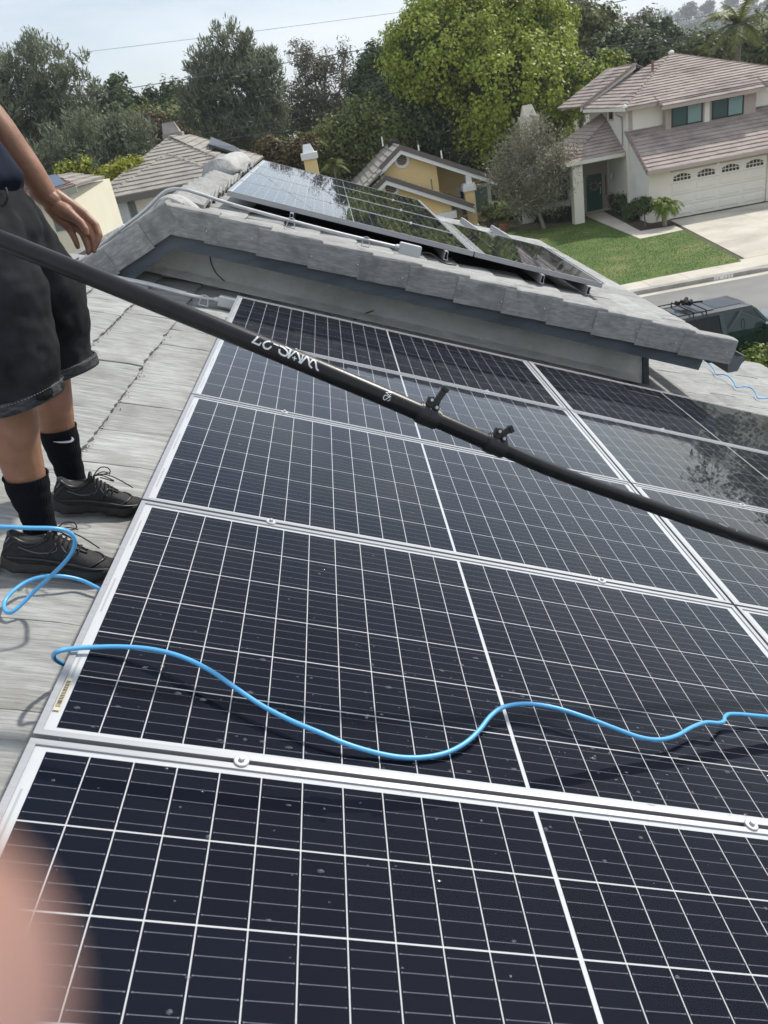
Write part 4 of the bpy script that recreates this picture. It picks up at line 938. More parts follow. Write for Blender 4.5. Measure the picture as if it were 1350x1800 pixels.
# round vents
def vent(c, r, parent, Y):
    b = MB(); n = 24; rings = []
    for rad, y in ((r, Y), (r, Y - .08), (r * .66, Y - .08), (r * .66, Y - .01)): rings.append([(c.x + math.cos(a) * rad, y, c.z + math.sin(a) * rad) for a in [k * 2 * math.pi / n for k in range(n)]])
    b.loft(rings, cap=False); vo = b.build('round_vent', WHITE, parent)
    b = MB(); b.loft([[(c.x + math.cos(a) * r * .66, y, c.z + math.sin(a) * r * .66) for a in [k * 2 * math.pi / n for k in range(n)]] for y in (Y - .012, Y - .011)]); b.build('vent_back', FRAME, vo)
    for k in range(6):
        z = c.z - r * .55 + k * r * .22; h = math.sqrt(max(0, (r * .64) ** 2 - (z - c.z) ** 2))
        fbox(M_SLAT, vo, I3, c.x - h, c.x + h, Y - .05, Y - .015, z - r * .06, z + r * .06, 'slat')
M_SLAT = M('pinkish_slat', (.36, .25, .19), .8)
vent(Yp(706, 281, wy), .47, yh, wy)
# lower gable in front
YL = YG - 1.6
la = Yp(678, 311, YL); lr = Yp(834, 361, YL); ll = Yp(655, 334, YL)
sr = (lr.z - la.z) / (lr.x - la.x); bk2 = Vector((0, 2.15, 0))
roof_plane(TANT, yh, [lr, lr + Vector((0, 4.0, 0)), la + bk2, la], seed=22)
e2_ = Vector((la.x - 3.0, YL, la.z - 3.0 * abs(sr)))
roof_plane(TANT, yh, [e2_ + bk2, e2_, la, la + bk2], seed=23)
rake('rake_tiles', BROWNR, yh, la, lr, .28, .12, .06, .09); rake('rake_tiles', BROWNR, yh, ll, la, .28, .12, .06, .09)
rake('barge_board', WHITE, yh, la, lr, .24, .06, .02, -.19); rake('barge_board', WHITE, yh, ll, la, .24, .06, .02, -.19)
zl = lambda x: la.z + (x - la.x) * sr - .16 if x > la.x else la.z - (la.x - x) * abs(sr) - .16
x1_ = Yp(792, 350, YL + .5).x
xwall('wall', YEL_W, yh, YL + .5, [(la.x - 1.6, G), (x1_, G), (x1_, zl(x1_)), (la.x, zl(la.x)), (la.x - 1.6, zl(la.x - 1.6))])
xwall('wall', YEL_W, yh, YL + 1.9, [(x1_ - .1, G), (lr.x - .6, G), (lr.x - .6, zl(lr.x - .6)), (x1_ - .1, zl(x1_ - .1))])
vent(Yp(687, 330, YL + .5), .52, yh, YL + .5)
q = Yp(780, 378, YL + .4); fbox(WHITE, yh, I3, q.x - .8, q.x + .75, YL + .1, YL + .5, q.z - .25, q.z + .16, 'ledge')
# column, window, downpipes, wall light
q = Yp(832, 400, YG + .1); cw = .30
fbox(YEL_W, yh, I3, q.x - cw, q.x + cw, YG - .05, YG + .5, G, Yp(826, 325, YG).z, 'column'); zc = Yp(824, 327, YG).z
fbox(WHITE, yh, I3, q.x - cw - .1, q.x + cw + .1, YG - .15, YG + .6, zc - .28, zc + .02, 'column_capital'); fbox(WHITE, yh, I3, q.x - cw - .05, q.x + cw + .05, YG - .1, YG + .55, zc + .02, zc + .16, 'column_capital')
fbox(WHITE, yh, I3, q.x - .14, q.x + .2, YG - .0, YG + .4, zc + .16, zs(q.x) + .05, 'column_neck'); fbox(WHITE, yh, I3, q.x - cw - .06, q.x + cw + .06, YG - .12, YG + .56, G, G + .25, 'column_base')
yw_ = wy + 2.2; a0 = Yp(806, 330, yw_); a1 = Yp(862, 372, yw_)
wf = window(yh, I3, a0.x, a1.x, G + .5, a0.z - .15, yw_ - .0, BLACKG, BLIND, WHITE)
fbox(WHITE, wf, I3, a0.x - .12, a1.x + .12, yw_ - .05, yw_ - .001, G + .38, G + .5, 'sill'); fbox(WHITE, wf, I3, a0.x - .12, a1.x + .12, yw_ - .05, yw_ - .001, a0.z - .15, a0.z + .0, 'window_head')
fbox(WHITE, wf, I3, a0.x - .15, a0.x - .0, yw_ - .05, yw_ - .001, G + .5, a0.z - .15, 'window_trim'); fbox(WHITE, wf, I3, a1.x, a1.x + .15, yw_ - .05, yw_ - .001, G + .5, a0.z - .15, 'window_trim')
for pts in ([Yp(833, 362, YL - .05), Yp(832, 372, YL + .1), Yp(818, 378, YL + 1.2), Yp(814, 384, YL + 1.8), Vector((Yp(813, 384, YL + 1.8).x, YL + 1.8, G))], [Yp(854, 306, YG - .1), Yp(852, 314, YG + .1), Yp(842, 319, YG + .6)]):
    b = MB(); b.tube(pts, .05, 8); b.build('down_pipe', WHITE, yh)
for (x, y) in ((804, 366),): q = Yp(x, y, YL + 1.85); b = MB(); b.tube([q, q + Vector((-.12, -.2, -.02))], [.05, .08], 8); b.tube([q, q + Vector((.12, -.2, -.02))], [.05, .08], 8); b.build('flood_light', WHITE, yh)
q = Yp(800, 383, YL + 1.85); fbox(M('lamp_amber', (.55, .45, .25), .3), yh, I3, q.x - .12, q.x + .12, YL + 1.7, YL + 1.88, q.z - .2, q.z + .2, 'wall_lantern')
for (x, y) in ((672, 248), (736, 262), (776, 272)): q = Yp(x, y, YG + 3); b = MB(); b.tube([q - Vector((0, 0, .3)), q + Vector((0, 0, .25))], .05, 6); b.build('vent_pipe', WHITE, yh)
q = Yp(691, 250, YG + 5); fbox(BLACKP, yh, I3, q.x - .35, q.x + .35, YG + 4.7, YG + 5.3, q.z - .3, q.z + .12, 'roof_vent')
q = Yp(759, 324, YL + 1.2); b = MB(); b.tube([q - Vector((0, 0, .3)), q + Vector((0, 0, .3))], .05, 6); b.build('vent_pipe', M('rust', (.25, .2, .15), .8), yh)
# its chimney, seen over the upper panels
YC2 = 47; q0, q1 = atY(534, 285, YC2), atY(560, 300, YC2)
yc = empty('chimney', label='small yellow chimney with a white cap rising behind the upper solar panels', cat='chimney')
zt = atY(546, 278, YC2).z
fbox(YEL_W, yc, I3, q0.x, q1.x, YC2, YC2 + .8, G, zt, 'stack'); fbox(WHITE, yc, I3, q0.x - .1, q1.x + .1, YC2 - .1, YC2 + .9, zt - .05, zt + .28, 'chimney_band')
b = MB(); b.hexa([(q0.x + .04, YC2 + .04, zt + .28), (q1.x - .04, YC2 + .04, zt + .28), (q1.x - .04, YC2 + .76, zt + .28), (q0.x + .04, YC2 + .76, zt + .28)], [(q0.x + .12, YC2 + .3, zt + .72), (q1.x - .2, YC2 + .3, zt + .72), (q1.x - .2, YC2 + .5, zt + .72), (q0.x + .12, YC2 + .5, zt + .72)]); b.build('chimney_cap', WHITE, yc)
# ------------------------------------------------------------------ tan house at the left
GREYS = M('grey_blue_siding', (0.22, 0.235, 0.245), 0.8, col2=(0.26, 0.27, 0.28), nscale=1)
lh = empty('tan_roofed_house', label='grey sided house with tan hip roof and chimney behind the outstretched hand', cat='house')
YH = 36.0
eL_ = atY(155, 356, YH); a2 = atY(290, 272, YH + 3.2); 
zE = eL_.z - .0
Lf = Fr(eL_.x, YH, 0)
# front hip in front of a larger one behind
w2 = a2.x - eL_.x
A_ = Lf(0, 0, zE); Bp = Lf(2 * w2 * 1.15, 0, zE); top = Vector((a2.x, YH + 3.4, a2.z))
cR = atY(400, 310, YH); cR = Vector((cR.x, YH, zE)); cR2 = Vector((atY(432, 303, YH + .8).x, YH + .8, zE + .02)); cR3 = atY(462, 276, YH + 6.5)
roof_plane(TANT, lh, [Lf(.55, 0, zE), cR, Vector((top.x + .0, top.y, top.z))], seed=30, ex=.44); roof_plane(TANT, lh, [cR, cR + Vector((0, 6, 0)), top], seed=37)
roof_plane(TANT, lh, [Lf(.2, 7, zE), Lf(.55, 0, zE), top], seed=31, ex=.44)
caps(TANR, lh, Lf(.55, 0, zE), top, r=.15); caps(TANR, lh, cR, top, r=.15)
t3 = atY(296, 243, YH + 6.5); 
zE2 = zE - .0
roof_plane(TANT, lh, [Lf(-.25, .8, zE), cR2, Vector((t3.x, t3.y, t3.z))], seed=32, ex=.44)
roof_plane(TANT, lh, [Lf(-.25, 12, zE), Lf(-.25, .8, zE), Vector((t3.x, t3.y, t3.z))], seed=33, ex=.44)
rdg = Vector((t3.x + 3.0, t3.y + .3, t3.z - .05))
caps(TANR, lh, Lf(-.25, .8, zE), t3, r=.15); caps(TANR, lh, cR2, t3, r=.15)
r_e = Lf(15.0, 4.5, zE + .2)
t5 = atY(336, 238, YH + 8.5); roof_plane(TANT, lh, [cR2, cR3, t5, Vector((t3.x, t3.y, t3.z))], seed=34, ex=.44); caps(TANR, lh, cR3, t5, r=.15); caps(TANR, lh, t3, t5, r=.15)
fbox(GREYS, lh, I3, eL_.x + 1.1, cR.x - .6, YH + .7, YH + 7, G, zE - .05, 'wall')
siding(GREYS, lh, Lf, (1.1, .7), (cR.x - eL_.x - .6, .7), G, zE - .1)
DGT = M('dark_grey_trim', (.13, .125, .12), .7)
fbox(DGT, lh, I3, eL_.x + .5, cR.x, YH - .03, YH + .05, zE - .26, zE - .02, 'fascia_board'); fbox(DGT, lh, I3, eL_.x + .5, eL_.x + .58, YH, YH + 8, zE - .26, zE - .02, 'fascia_board'); fbox(DGT, lh, I3, eL_.x + .5, cR.x, YH + .05, YH + .7, zE - .24, zE - .2, 'soffit')
q = atY(220, 385, YH + .5); fbox(M('pale_blue_siding', (.48, .52, .54), .8), lh, I3, q.x - .3, q.x + .3, YH + .35, YH + .68, G, zE - .25, 'pilaster'); fbox(SIDEW, lh, I3, q.x + .6, q.x + 2.2, YH + .62, YH + .69, zE - 1.6, zE - .3, 'window')
# lower roof of the same house
roof_plane(TANT, lh, [atY(150, 452, YH - 1), atY(250, 434, YH - 1), atY(250, 400, YH + .6), atY(178, 402, YH + .6)], seed=35)
roof_plane(TANT, lh, [atY(98, 430, YH - 3), atY(165, 420, YH - 3), atY(165, 405, YH - 1.6), atY(128, 412, YH - 1.6)], seed=36)
fbox(GREYS, lh, I3, atY(140, 440, YH - 2).x, atY(185, 440, YH - 2).x, YH - 1.9, YH - 1.7, G, atY(150, 428, YH - 2).z, 'wall')
# chimney, dormer, solar thermal panel
q = atY(301, 232, YH + 7.5); Yc = YH + 7.5
fbox(M('taupe_stucco', (.30, .27, .235), .9), lh, I3, q.x - .5, q.x + .5, Yc, Yc + .8, zE, q.z - .05, 'chimney'); b = MB(); b.hexa([(q.x - .45, Yc + .02, q.z - .05), (q.x + .4, Yc + .02, q.z - .05), (q.x + .4, Yc + .7, q.z - .05), (q.x - .45, Yc + .7, q.z - .05)], [(q.x - .4, Yc + .3, q.z + .45), (q.x + .2, Yc + .3, q.z + .45), (q.x + .2, Yc + .45, q.z + .45), (q.x - .4, Yc + .45, q.z + .45)]); b.build('chimney_cap', TANT, lh)
ps = [atY(368, 258, YH + 4.6), atY(430, 277, YH + 4.6), atY(415, 262, YH + 6.8), atY(372, 245, YH + 6.8)]
b = MB(); up = Vector((0, 0, .12)); b.hexa([p for p in ps], [p + up for p in ps]); tp = b.build('roof_panel', M('black_collector', (.02, .022, .026), .25), None); tag(tp, 'black solar collector tilted on the tan roof near the ridge', 'solar collector')
for p_ in (ps[0], ps[1]): b = MB(); b.tube([p_, p_ - Vector((0, 0, .35))], .03, 6); o = b.build('leg', BLACKP, tp)
# ------------------------------------------------------------------ cream house far left
crh = empty('cream_house', label='cream stucco house with pinkish eave and a solar panel, left behind the forearm', cat='house')
YK = 27.0
k0, k1, k2 = atY(25, 352, YK), atY(133, 325, YK), atY(98, 315, YK + 2.2)
def kp(x, y, dy=0): return atY(x, y, YK + dy)
roof_plane(M('salmon_tile', (.36, .25, .20), .85, island=.08), crh, [kp(28, 358), kp(133, 326), kp(100, 311, 2.4), kp(-40, 352, 2.4)], seed=40)
roof_plane(TANT, crh, [kp(133, 326), kp(133, 326) + Vector((-.3, 5, 0)), kp(100, 311, 2.4) + Vector((0, 2, 0)), kp(100, 311, 2.4)], seed=41)
b = MB(); p0, p1 = kp(28, 360), kp(134, 327); b.hexa([p0 - Vector((0, .06, .2)), p1 - Vector((0, .06, .2)), p1 - Vector((0, 0, .2)), p0 - Vector((0, 0, .2))], [p0 - Vector((0, .06, .02)), p1 - Vector((0, .06, .02)), p1, p0]); b.build('fascia_board', M('sage_trim', (.33, .36, .31), .7), crh)
CW2 = M('cream_stucco_far', (0.70, 0.66, 0.52), 0.85, col2=(0.74, 0.70, 0.57), nscale=1.0)
xw0, xw1 = kp(34, 420, .4).x, kp(124, 345, .4).x
fbox(CW2, crh, I3, xw0, xw1, YK + .4, YK + 6, G, kp(100, 338, .4).z - .0, 'wall'); fbox(CW2, crh, I3, xw0 - 4, xw0 + .02, YK - 2.5, YK + 6, G, kp(20, 350).z - .4, 'wall')

q = kp(96, 388, .38); fbox(M('blue_grey_pane', (.13, .16, .17), .3), crh, I3, q.x - .05, q.x + .25, YK + .36, YK + .395, q.z - .35, q.z + .35, 'window')
ps = [kp(60, 345, .5), kp(118, 328, .5), kp(100, 312, 2.0), kp(30, 318, 2.6)]
b = MB(); b.hexa([p + Vector((0, 0, .05)) for p in ps], [p + Vector((0, 0, .1)) for p in ps]); o = b.build('solar_panel', M('blue_far_panel', (.05, .08, .14), .15)); tag(o, 'bluish solar panel on the cream house roof behind the forearm', 'solar panel')
# ================================================================== foliage
def leafmat(name, col, rand=.35, tr=.25, rough=.55):
    return M(name, col, rough, island=rand, trans=tr, spec=.3)
BARK = M('bark', (0.12, 0.095, 0.07), 0.9, col2=(0.20, 0.165, 0.13), nscale=6, stretch=(1, 1, .2), bump=(12, .8, .03))
BARKP = M('pale_bark', (0.30, 0.26, 0.21), 0.9, col2=(0.20, 0.165, 0.13), nscale=4, stretch=(1, 1, .3), bump=(12, .6, .03))
FIC = leafmat('ficus_leaf', (0.33, 0.39, 0.055), .4, .3); FICD = leafmat('ficus_shaded_leaf', (0.07, 0.11, 0.02))  # inner leaves coloured darker: shade inside the crown put into colour
PINE = leafmat('pine_needle', (0.19, 0.215, 0.135), .4, .3); EUC = leafmat('eucalyptus_leaf', (0.17, 0.155, 0.10), .45, .3)
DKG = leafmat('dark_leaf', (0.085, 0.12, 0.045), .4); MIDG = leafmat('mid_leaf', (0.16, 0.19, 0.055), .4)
YGR = leafmat('yellow_green_leaf', (0.36, 0.38, 0.05), .3); OAK = leafmat('oak_leaf', (0.16, 0.18, 0.06), .4)
OLV = leafmat('grey_wispy_leaf', (0.27, 0.26, 0.18), .4, .15); BRN = leafmat('brownish_leaf', (0.12, 0.085, 0.035), .4)
PALML = leafmat('palm_leaf', (0.16, 0.185, 0.045), .3); BRIGHT = leafmat('bright_strap_leaf', (0.15, 0.21, 0.028), .3); STRAP = leafmat('dark_strap_leaf', (0.035, 0.075, 0.02), .3)
def unit(n): v = RNG.normal(size=(n, 3)); return v / np.linalg.norm(v, axis=1)[:, None]
def leaves(name, mt, blobs, parent, clumps, per, size, rc, blade=1.0, up=0.0, shell=.5, elong=1.6, squash=1.0, low=-1.0):
    """blobs: list of (centre, (rx,ry,rz)); leaf faces gathered in clumps over the crown's volume"""
    cs = []; outs = []
    vol = np.array([b[1][0] * b[1][1] * b[1][2] for b in blobs]) ** .66; vol /= vol.sum()
    for (c, r), v in zip(blobs, vol):
        k = max(3, int(clumps * v)); d = unit(k); d[:, 2] = np.where(d[:, 2] < low, -d[:, 2], d[:, 2]); rad = (shell + (1 - shell) * RNG.random(k)) * (1 + RNG.normal(size=k) * .06)
        cs.append(np.array(c) + d * rad[:, None] * np.array(r)); outs.append(d)
    cs = np.concatenate(cs); outs = np.concatenate(outs); K = len(cs)
    crad = rc * (.6 + .8 * RNG.random(K))
    ci = np.repeat(np.arange(K), per); n = len(ci)
    dv = unit(n) * (RNG.random(n) ** .4)[:, None]; pos = cs[ci] + dv * crad[ci][:, None] * np.array([1, 1, squash])
    nrm = unit(n) * .8 + outs[ci] * .7 + dv * .6 + np.array([0, 0, .35]); nrm /= np.linalg.norm(nrm, axis=1)[:, None]
    t = unit(n); 
    if up: t = dv * 1.2 + np.array([0, 0, up]) + unit(n) * .35; nrm = unit(n)
    t = t - nrm * (t * nrm).sum(1)[:, None]; t /= np.linalg.norm(t, axis=1)[:, None] + 1e-9; s_ = np.cross(nrm, t)
    L_ = size * (.6 + .8 * RNG.random(n)); W_ = L_ / elong * blade
    a = pos - t * L_[:, None] * .5; c = pos + t * L_[:, None] * .5; b1 = pos + s_ * W_[:, None] * .5; b2 = pos - s_ * W_[:, None] * .5
    vs = np.stack([a, b1, c, b2], 1).reshape(-1, 3).astype(np.float32)
    me = bpy.data.meshes.new(name); me.vertices.add(n * 4); me.vertices.foreach_set('co', vs.ravel()); me.loops.add(n * 4); me.loops.foreach_set('vertex_index', np.arange(n * 4, dtype=np.int32))
    me.polygons.add(n); me.polygons.foreach_set('loop_start', np.arange(n, dtype=np.int32) * 4); me.polygons.foreach_set('loop_total', np.full(n, 4, dtype=np.int32))
    me.materials.append(mt); me.update(calc_edges=True)
    return link(name, me, parent)
def px_blob(x, y, rx, ry, Y, dz=1.0, dY=0.0):
    c = atY(x, y, Y + dY); k = (c - CAM).length / F_PX; return (tuple(c), (rx * k, dz * (rx + ry) * .5 * k, ry * k))
def limbs(b, base, blobs, r0, seed=0, twigs=3):
    rr = random.Random(seed); base = Vector(base); cen = Vector((0, 0, 0))
    for c, r in blobs: cen += Vector(c) / len(blobs)
    lowz = min(c[2] - r[2] * .7 for c, r in blobs); fork = Vector((base.x * .35 + cen.x * .65, base.y * .3 + cen.y * .7, base.z + max(.3, (lowz - base.z)) * .9 + .2))
    b.tube(curve_pts([base, base.lerp(fork, .5) + Vector((rr.uniform(-.2, .2), 0, 0)), fork], 4), list(np.linspace(r0, r0 * .62, 9)), 8)
    for c, r in blobs:
        c = Vector(c); m = fork.lerp(c, .5) + Vector((rr.uniform(-.1, .1), rr.uniform(-.1, .1), .1)) * (c - fork).length
        pts = curve_pts([fork, m, c], 3); b.tube(pts, list(np.linspace(r0 * .45, r0 * .14, len(pts))), 6)
        for k in range(twigs):
            d = Vector((rr.uniform(-1, 1) * r[0], rr.uniform(-1, 1) * r[1], rr.uniform(-.3, .95) * r[2])); q = m.lerp(c, rr.uniform(.2, .9)); b.tube([q, q + d * .45 + Vector((0, 0, .1)), q + d * .9], [r0 * .16, r0 * .1, r0 * .04], 5)
def tree(label, mt, Y, pb, base_x=None, clumps=300, per=60, size=.22, rc=.55, shell=.55, r0=.3, up=0.0, elong=1.6, cat='tree', name='tree', base_z=None, bark=BARK, group=None, dz=1.0, twigs=3, squash=1.0, inner=None, low=-1.0):
    blobs = [px_blob(*q[:4], Y, dz, q[4] if len(q) > 4 else 0) for q in pb]
    bz = G if base_z is None else base_z; bx = blobs[0][0][0] if base_x is None else atY(base_x, pb[0][1] + 200, Y).x
    e = empty(name, label=label, cat=cat, group=group)
    b = MB(); limbs(b, (bx, Y, bz - .1), blobs, r0, seed=int(abs(bx) * 10), twigs=twigs); b.build('trunk', bark, e, smooth=True)
    leaves('crown', mt, blobs, e, clumps, per, size, rc, shell=shell, up=up, elong=elong, squash=squash, low=low)
    if inner: leaves('inner_crown', inner, [(c, (r[0] * .75, r[1] * .75, r[2] * .75)) for c, r in blobs], e, int(clumps * .5), per, min(size, .36), rc * 1.2, shell=.3)  # darker leaf colour stands for the shade in the crown's hollows
    return e
GB = 'trees beyond the roofs'
# big bright ficus
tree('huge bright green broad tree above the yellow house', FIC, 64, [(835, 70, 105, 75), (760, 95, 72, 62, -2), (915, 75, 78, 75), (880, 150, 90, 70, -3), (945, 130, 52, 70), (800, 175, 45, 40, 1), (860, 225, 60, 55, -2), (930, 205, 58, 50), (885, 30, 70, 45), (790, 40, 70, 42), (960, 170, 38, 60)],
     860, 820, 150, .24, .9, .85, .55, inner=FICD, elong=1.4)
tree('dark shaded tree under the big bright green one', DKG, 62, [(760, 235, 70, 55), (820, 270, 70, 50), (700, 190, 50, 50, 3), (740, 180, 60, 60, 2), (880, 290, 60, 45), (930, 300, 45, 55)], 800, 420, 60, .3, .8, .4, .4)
# left pines
tree('tall dark pine at the far left with many upright tufts', PINE, 72, [(70, 125, 62, 45), (20, 170, 60, 70), (120, 165, 55, 52), (60, 230, 90, 70), (140, 245, 55, 60), (-30, 150, 50, 60), (5, 270, 70, 60)], 60, 560, 60, .5, .72, .5, .5, up=1.0, elong=5)
tree('lower dark pine behind the hand, left of the tan roof', PINE, 66, [(150, 270, 60, 55), (210, 265, 55, 40), (90, 310, 60, 45), (225, 230, 40, 30), (180, 310, 55, 35)], 150, 420, 60, .45, .75, .4, .4, up=1.0, elong=5)
tree('small pointed dark cypress against the sky left of centre', DKG, 95, [(208, 165, 22, 28), (225, 185, 26, 26), (195, 195, 30, 26), (245, 205, 28, 22)], 210, 160, 50, .4, .8, .4, .3)
tree('distant dark round tree beside the pointed cypress', DKG, 105, [(268, 180, 14, 16), (285, 200, 22, 18), (303, 172, 20, 22), (320, 190, 22, 30)], 285, 120, 50, .45, .9, .4, .3)
tree('brownish olive tree above the tan roof chimney', MIDG, 88, [(250, 215, 35, 22), (300, 225, 40, 28), (345, 230, 40, 30), (230, 240, 30, 20)], 280, 220, 55, .35, .85, .45, .3)
tree('rust brown shrub tree above the tan chimney', BRN, 80, [(245, 215, 28, 14), (275, 225, 26, 18), (305, 245, 30, 18)], 265, 130, 50, .3, .6, .45, .2)
tree('tall open pine behind the tan roof, tufts against the sky', PINE, 76, [(400, 95, 42, 38), (365, 130, 40, 35), (440, 120, 42, 45), (400, 165, 70, 45), (470, 155, 30, 45), (350, 185, 35, 35), (420, 215, 80, 42), (475, 110, 12, 20)], 400, 440, 60, .5, .70, .5, .45, up=1.0, elong=5)
tree('reddish eucalyptus with gaps of sky right of the open pine', EUC, 90, [(530, 95, 24, 20), (545, 125, 35, 28), (575, 110, 26, 18), (605, 95, 13, 20), (560, 165, 40, 30), (610, 140, 22, 24), (640, 120, 14, 18), (590, 195, 45, 30), (520, 170, 30, 28)], 560, 230, 46, .34, .8, .3, .35, bark=BARKP, squash=.8, elong=3, twigs=6)
tree('dark narrow trees left of the huge green tree', DKG, 84, [(655, 110, 18, 24), (680, 130, 35, 45), (640, 160, 30, 35), (665, 175, 40, 40), (700, 100, 22, 38)], 665, 300, 55, .36, .8, .45, .35)
tree('feathery light green tree behind the yellow chimney', MIDG, 60, [(640, 215, 45, 35), (600, 245, 45, 35), (560, 275, 45, 30), (680, 235, 40, 35), (610, 285, 50, 25), (650, 260, 45, 30)], 620, 420, 50, .26, .7, .45, .25)
tree('grey pink blossoming shrub between the green trees', OLV, 68, [(700, 235, 30, 35), (730, 255, 30, 28), (700, 200, 22, 25)], 710, 110, 40, .25, .6, .5, .2)
tree('brown hedge behind the upper solar panels', BRN, 55, [(490, 275, 40, 22), (530, 268, 30, 22), (470, 262, 22, 16)], 500, 170, 55, .22, .5, .4, .2)
tree('dark thicket along the tan roof ridge', DKG, 92, [(430, 235, 60, 28), (500, 220, 45, 32), (560, 215, 40, 28), (380, 215, 40, 20), (620, 200, 50, 30), (330, 205, 40, 24), (180, 215, 60, 26), (90, 250, 70, 30)], 450, 430, 55, .4, .9, .35, .35)
tree('bright yellow green shrub left of the tan roof', YGR, 40, [(215, 300, 22, 13), (188, 316, 22, 16), (240, 290, 12, 9), (168, 340, 24, 18)], 200, 150, 60, .15, .34, .4, .12)
tree('yellow green tree with dark hollows behind the hand', YGR, 38, [(150, 295, 16, 14), (145, 325, 26, 18), (175, 365, 26, 22), (120, 305, 14, 16), (160, 395, 26, 26), (128, 350, 26, 26)], 150, 210, 60, .15, .36, .45, .15, inner=DKG)
# right side
tree('loose spreading tree right of the huge green one, against the sky', OAK, 80, [(1000, 45, 48, 38), (960, 25, 35, 25), (1045, 45, 34, 32), (1010, 90, 50, 35), (1060, 75, 25, 28), (930, 12, 22, 14)], 1000, 330, 40, .4, .9, .5, .4, squash=.8)
tree('dark full tree behind the neighbour roof', DKG, 76, [(1040, 125, 55, 38), (1090, 110, 45, 42), (990, 150, 40, 35), (1130, 105, 28, 35), (1085, 80, 38, 22)], 1060, 420, 60, .34, .8, .45, .4)
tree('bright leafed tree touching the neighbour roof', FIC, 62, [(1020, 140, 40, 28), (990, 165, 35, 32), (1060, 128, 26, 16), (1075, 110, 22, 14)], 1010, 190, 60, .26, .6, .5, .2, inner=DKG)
tree('bluish distant tree cluster left of the hill', EUC, 150, [(1075, 62, 28, 24), (1110, 58, 24, 24), (1135, 40, 14, 14), (1100, 80, 40, 20)], 1090, 160, 50, .6, 1.3, .45, .4)
for i, (x, t_, hgt, lb) in enumerate(((1148, 36, 70, 'left'), (1172, 34, 72, 'middle'), (1187, 52, 50, 'right'))):
    tree('dark pointed conifer before the hill, %s one of the three' % lb, DKG, 112, [(x, t_ + 8 + k * hgt * .19, 3 + k * 3.0, 9) for k in range(5)], x, 110, 46, .45, .8, .2, .3, name='conifer_tree', group='conifers in front of the hill')
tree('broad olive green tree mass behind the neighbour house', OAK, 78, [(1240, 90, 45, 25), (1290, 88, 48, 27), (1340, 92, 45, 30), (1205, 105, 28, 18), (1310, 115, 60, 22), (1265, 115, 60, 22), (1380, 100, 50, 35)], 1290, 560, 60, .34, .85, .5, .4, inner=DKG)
# palms
def frond(b, base, d, L_, droop, w_=.5, seg=9, leafl=.45, rr=random):
    pts = []; p = Vector(base); v = Vector(d).normalized()
    for i in range(seg + 1): pts.append(p.copy()); p += v * (L_ / seg); v.z -= droop / seg; v.normalize()
    b.cur = 0; b.tube(pts, [.035 * (1 - i / (seg + 1)) + .008 for i in range(seg + 1)], 4)
    for i in range(1, seg * 4):
        t = i / (seg * 4); j = t * seg; k = min(int(j), seg - 1); q = pts[k].lerp(pts[k + 1], j - k); ax = (pts[k + 1] - pts[k]).normalized(); sd = ax.cross(Vector((0, 0, 1)))
        if sd.length < .01: sd = Vector((1, 0, 0))
        sd.normalize(); ln = leafl * math.sin(math.pi * (t * .85 + .12)) ** .6
        for s_ in (-1, 1):
            tip = q + (sd * s_ * .8 + ax * .45).normalized() * ln + Vector((0, 0, -ln * rr.uniform(.2, .6))); wv = ax * ln * .085
            b.face(q - wv, q + wv, tip)
def palm(label, mt, top, r, n, L_, droop, leafl, base=None, group=None, name='palm_tree', cat='palm tree', seed=1, bark=BARKP):
    e = empty(name, label=label, cat=cat, group=group); rr = random.Random(seed); top = Vector(top)
    base = Vector(base) if base else Vector((top.x, top.y, G)); b = MB(); b.tube(curve_pts([base, base.lerp(top, .5) + Vector((rr.uniform(-.1, .1), 0, 0)), top], 4), [r * (1.15 - .25 * i / 8) for i in range(9)], 8); b.build('trunk', bark, e, smooth=True)
    for k in range(n):
        a = k / n * 2 * math.pi + rr.uniform(-.2, .2); el = rr.uniform(-.1, 1.1); b = MB(); frond(b, (0, 0, 0), (math.cos(a) * math.cos(el), math.sin(a) * math.cos(el), math.sin(el)), L_ * rr.uniform(.8, 1.1), droop, leafl=leafl, rr=rr); o = b.build('frond', mt, e); o.location = top
    return e
palm('tall palm with drooping yellowish fronds at the upper right', PALML, atY(1300, 42, 70), .22, 19, 3.6, 1.5, .8, seed=3)
palm('small banana-like palm left of the yellow chimney', PALML, atY(515, 258, 56), .12, 9, 1.5, 1.0, .4, seed=5)
palm('fan of palm fronds just right of the small palm, by the yellow chimney', PALML, atY(548, 246, 58), .12, 9, 1.5, 1.0, .4, seed=8)
palm('slim palm in the garden behind the yellow chimney, right of it', PALML, atY(586, 290, 54), .06, 8, 1.2, 1.6, .4, seed=9)
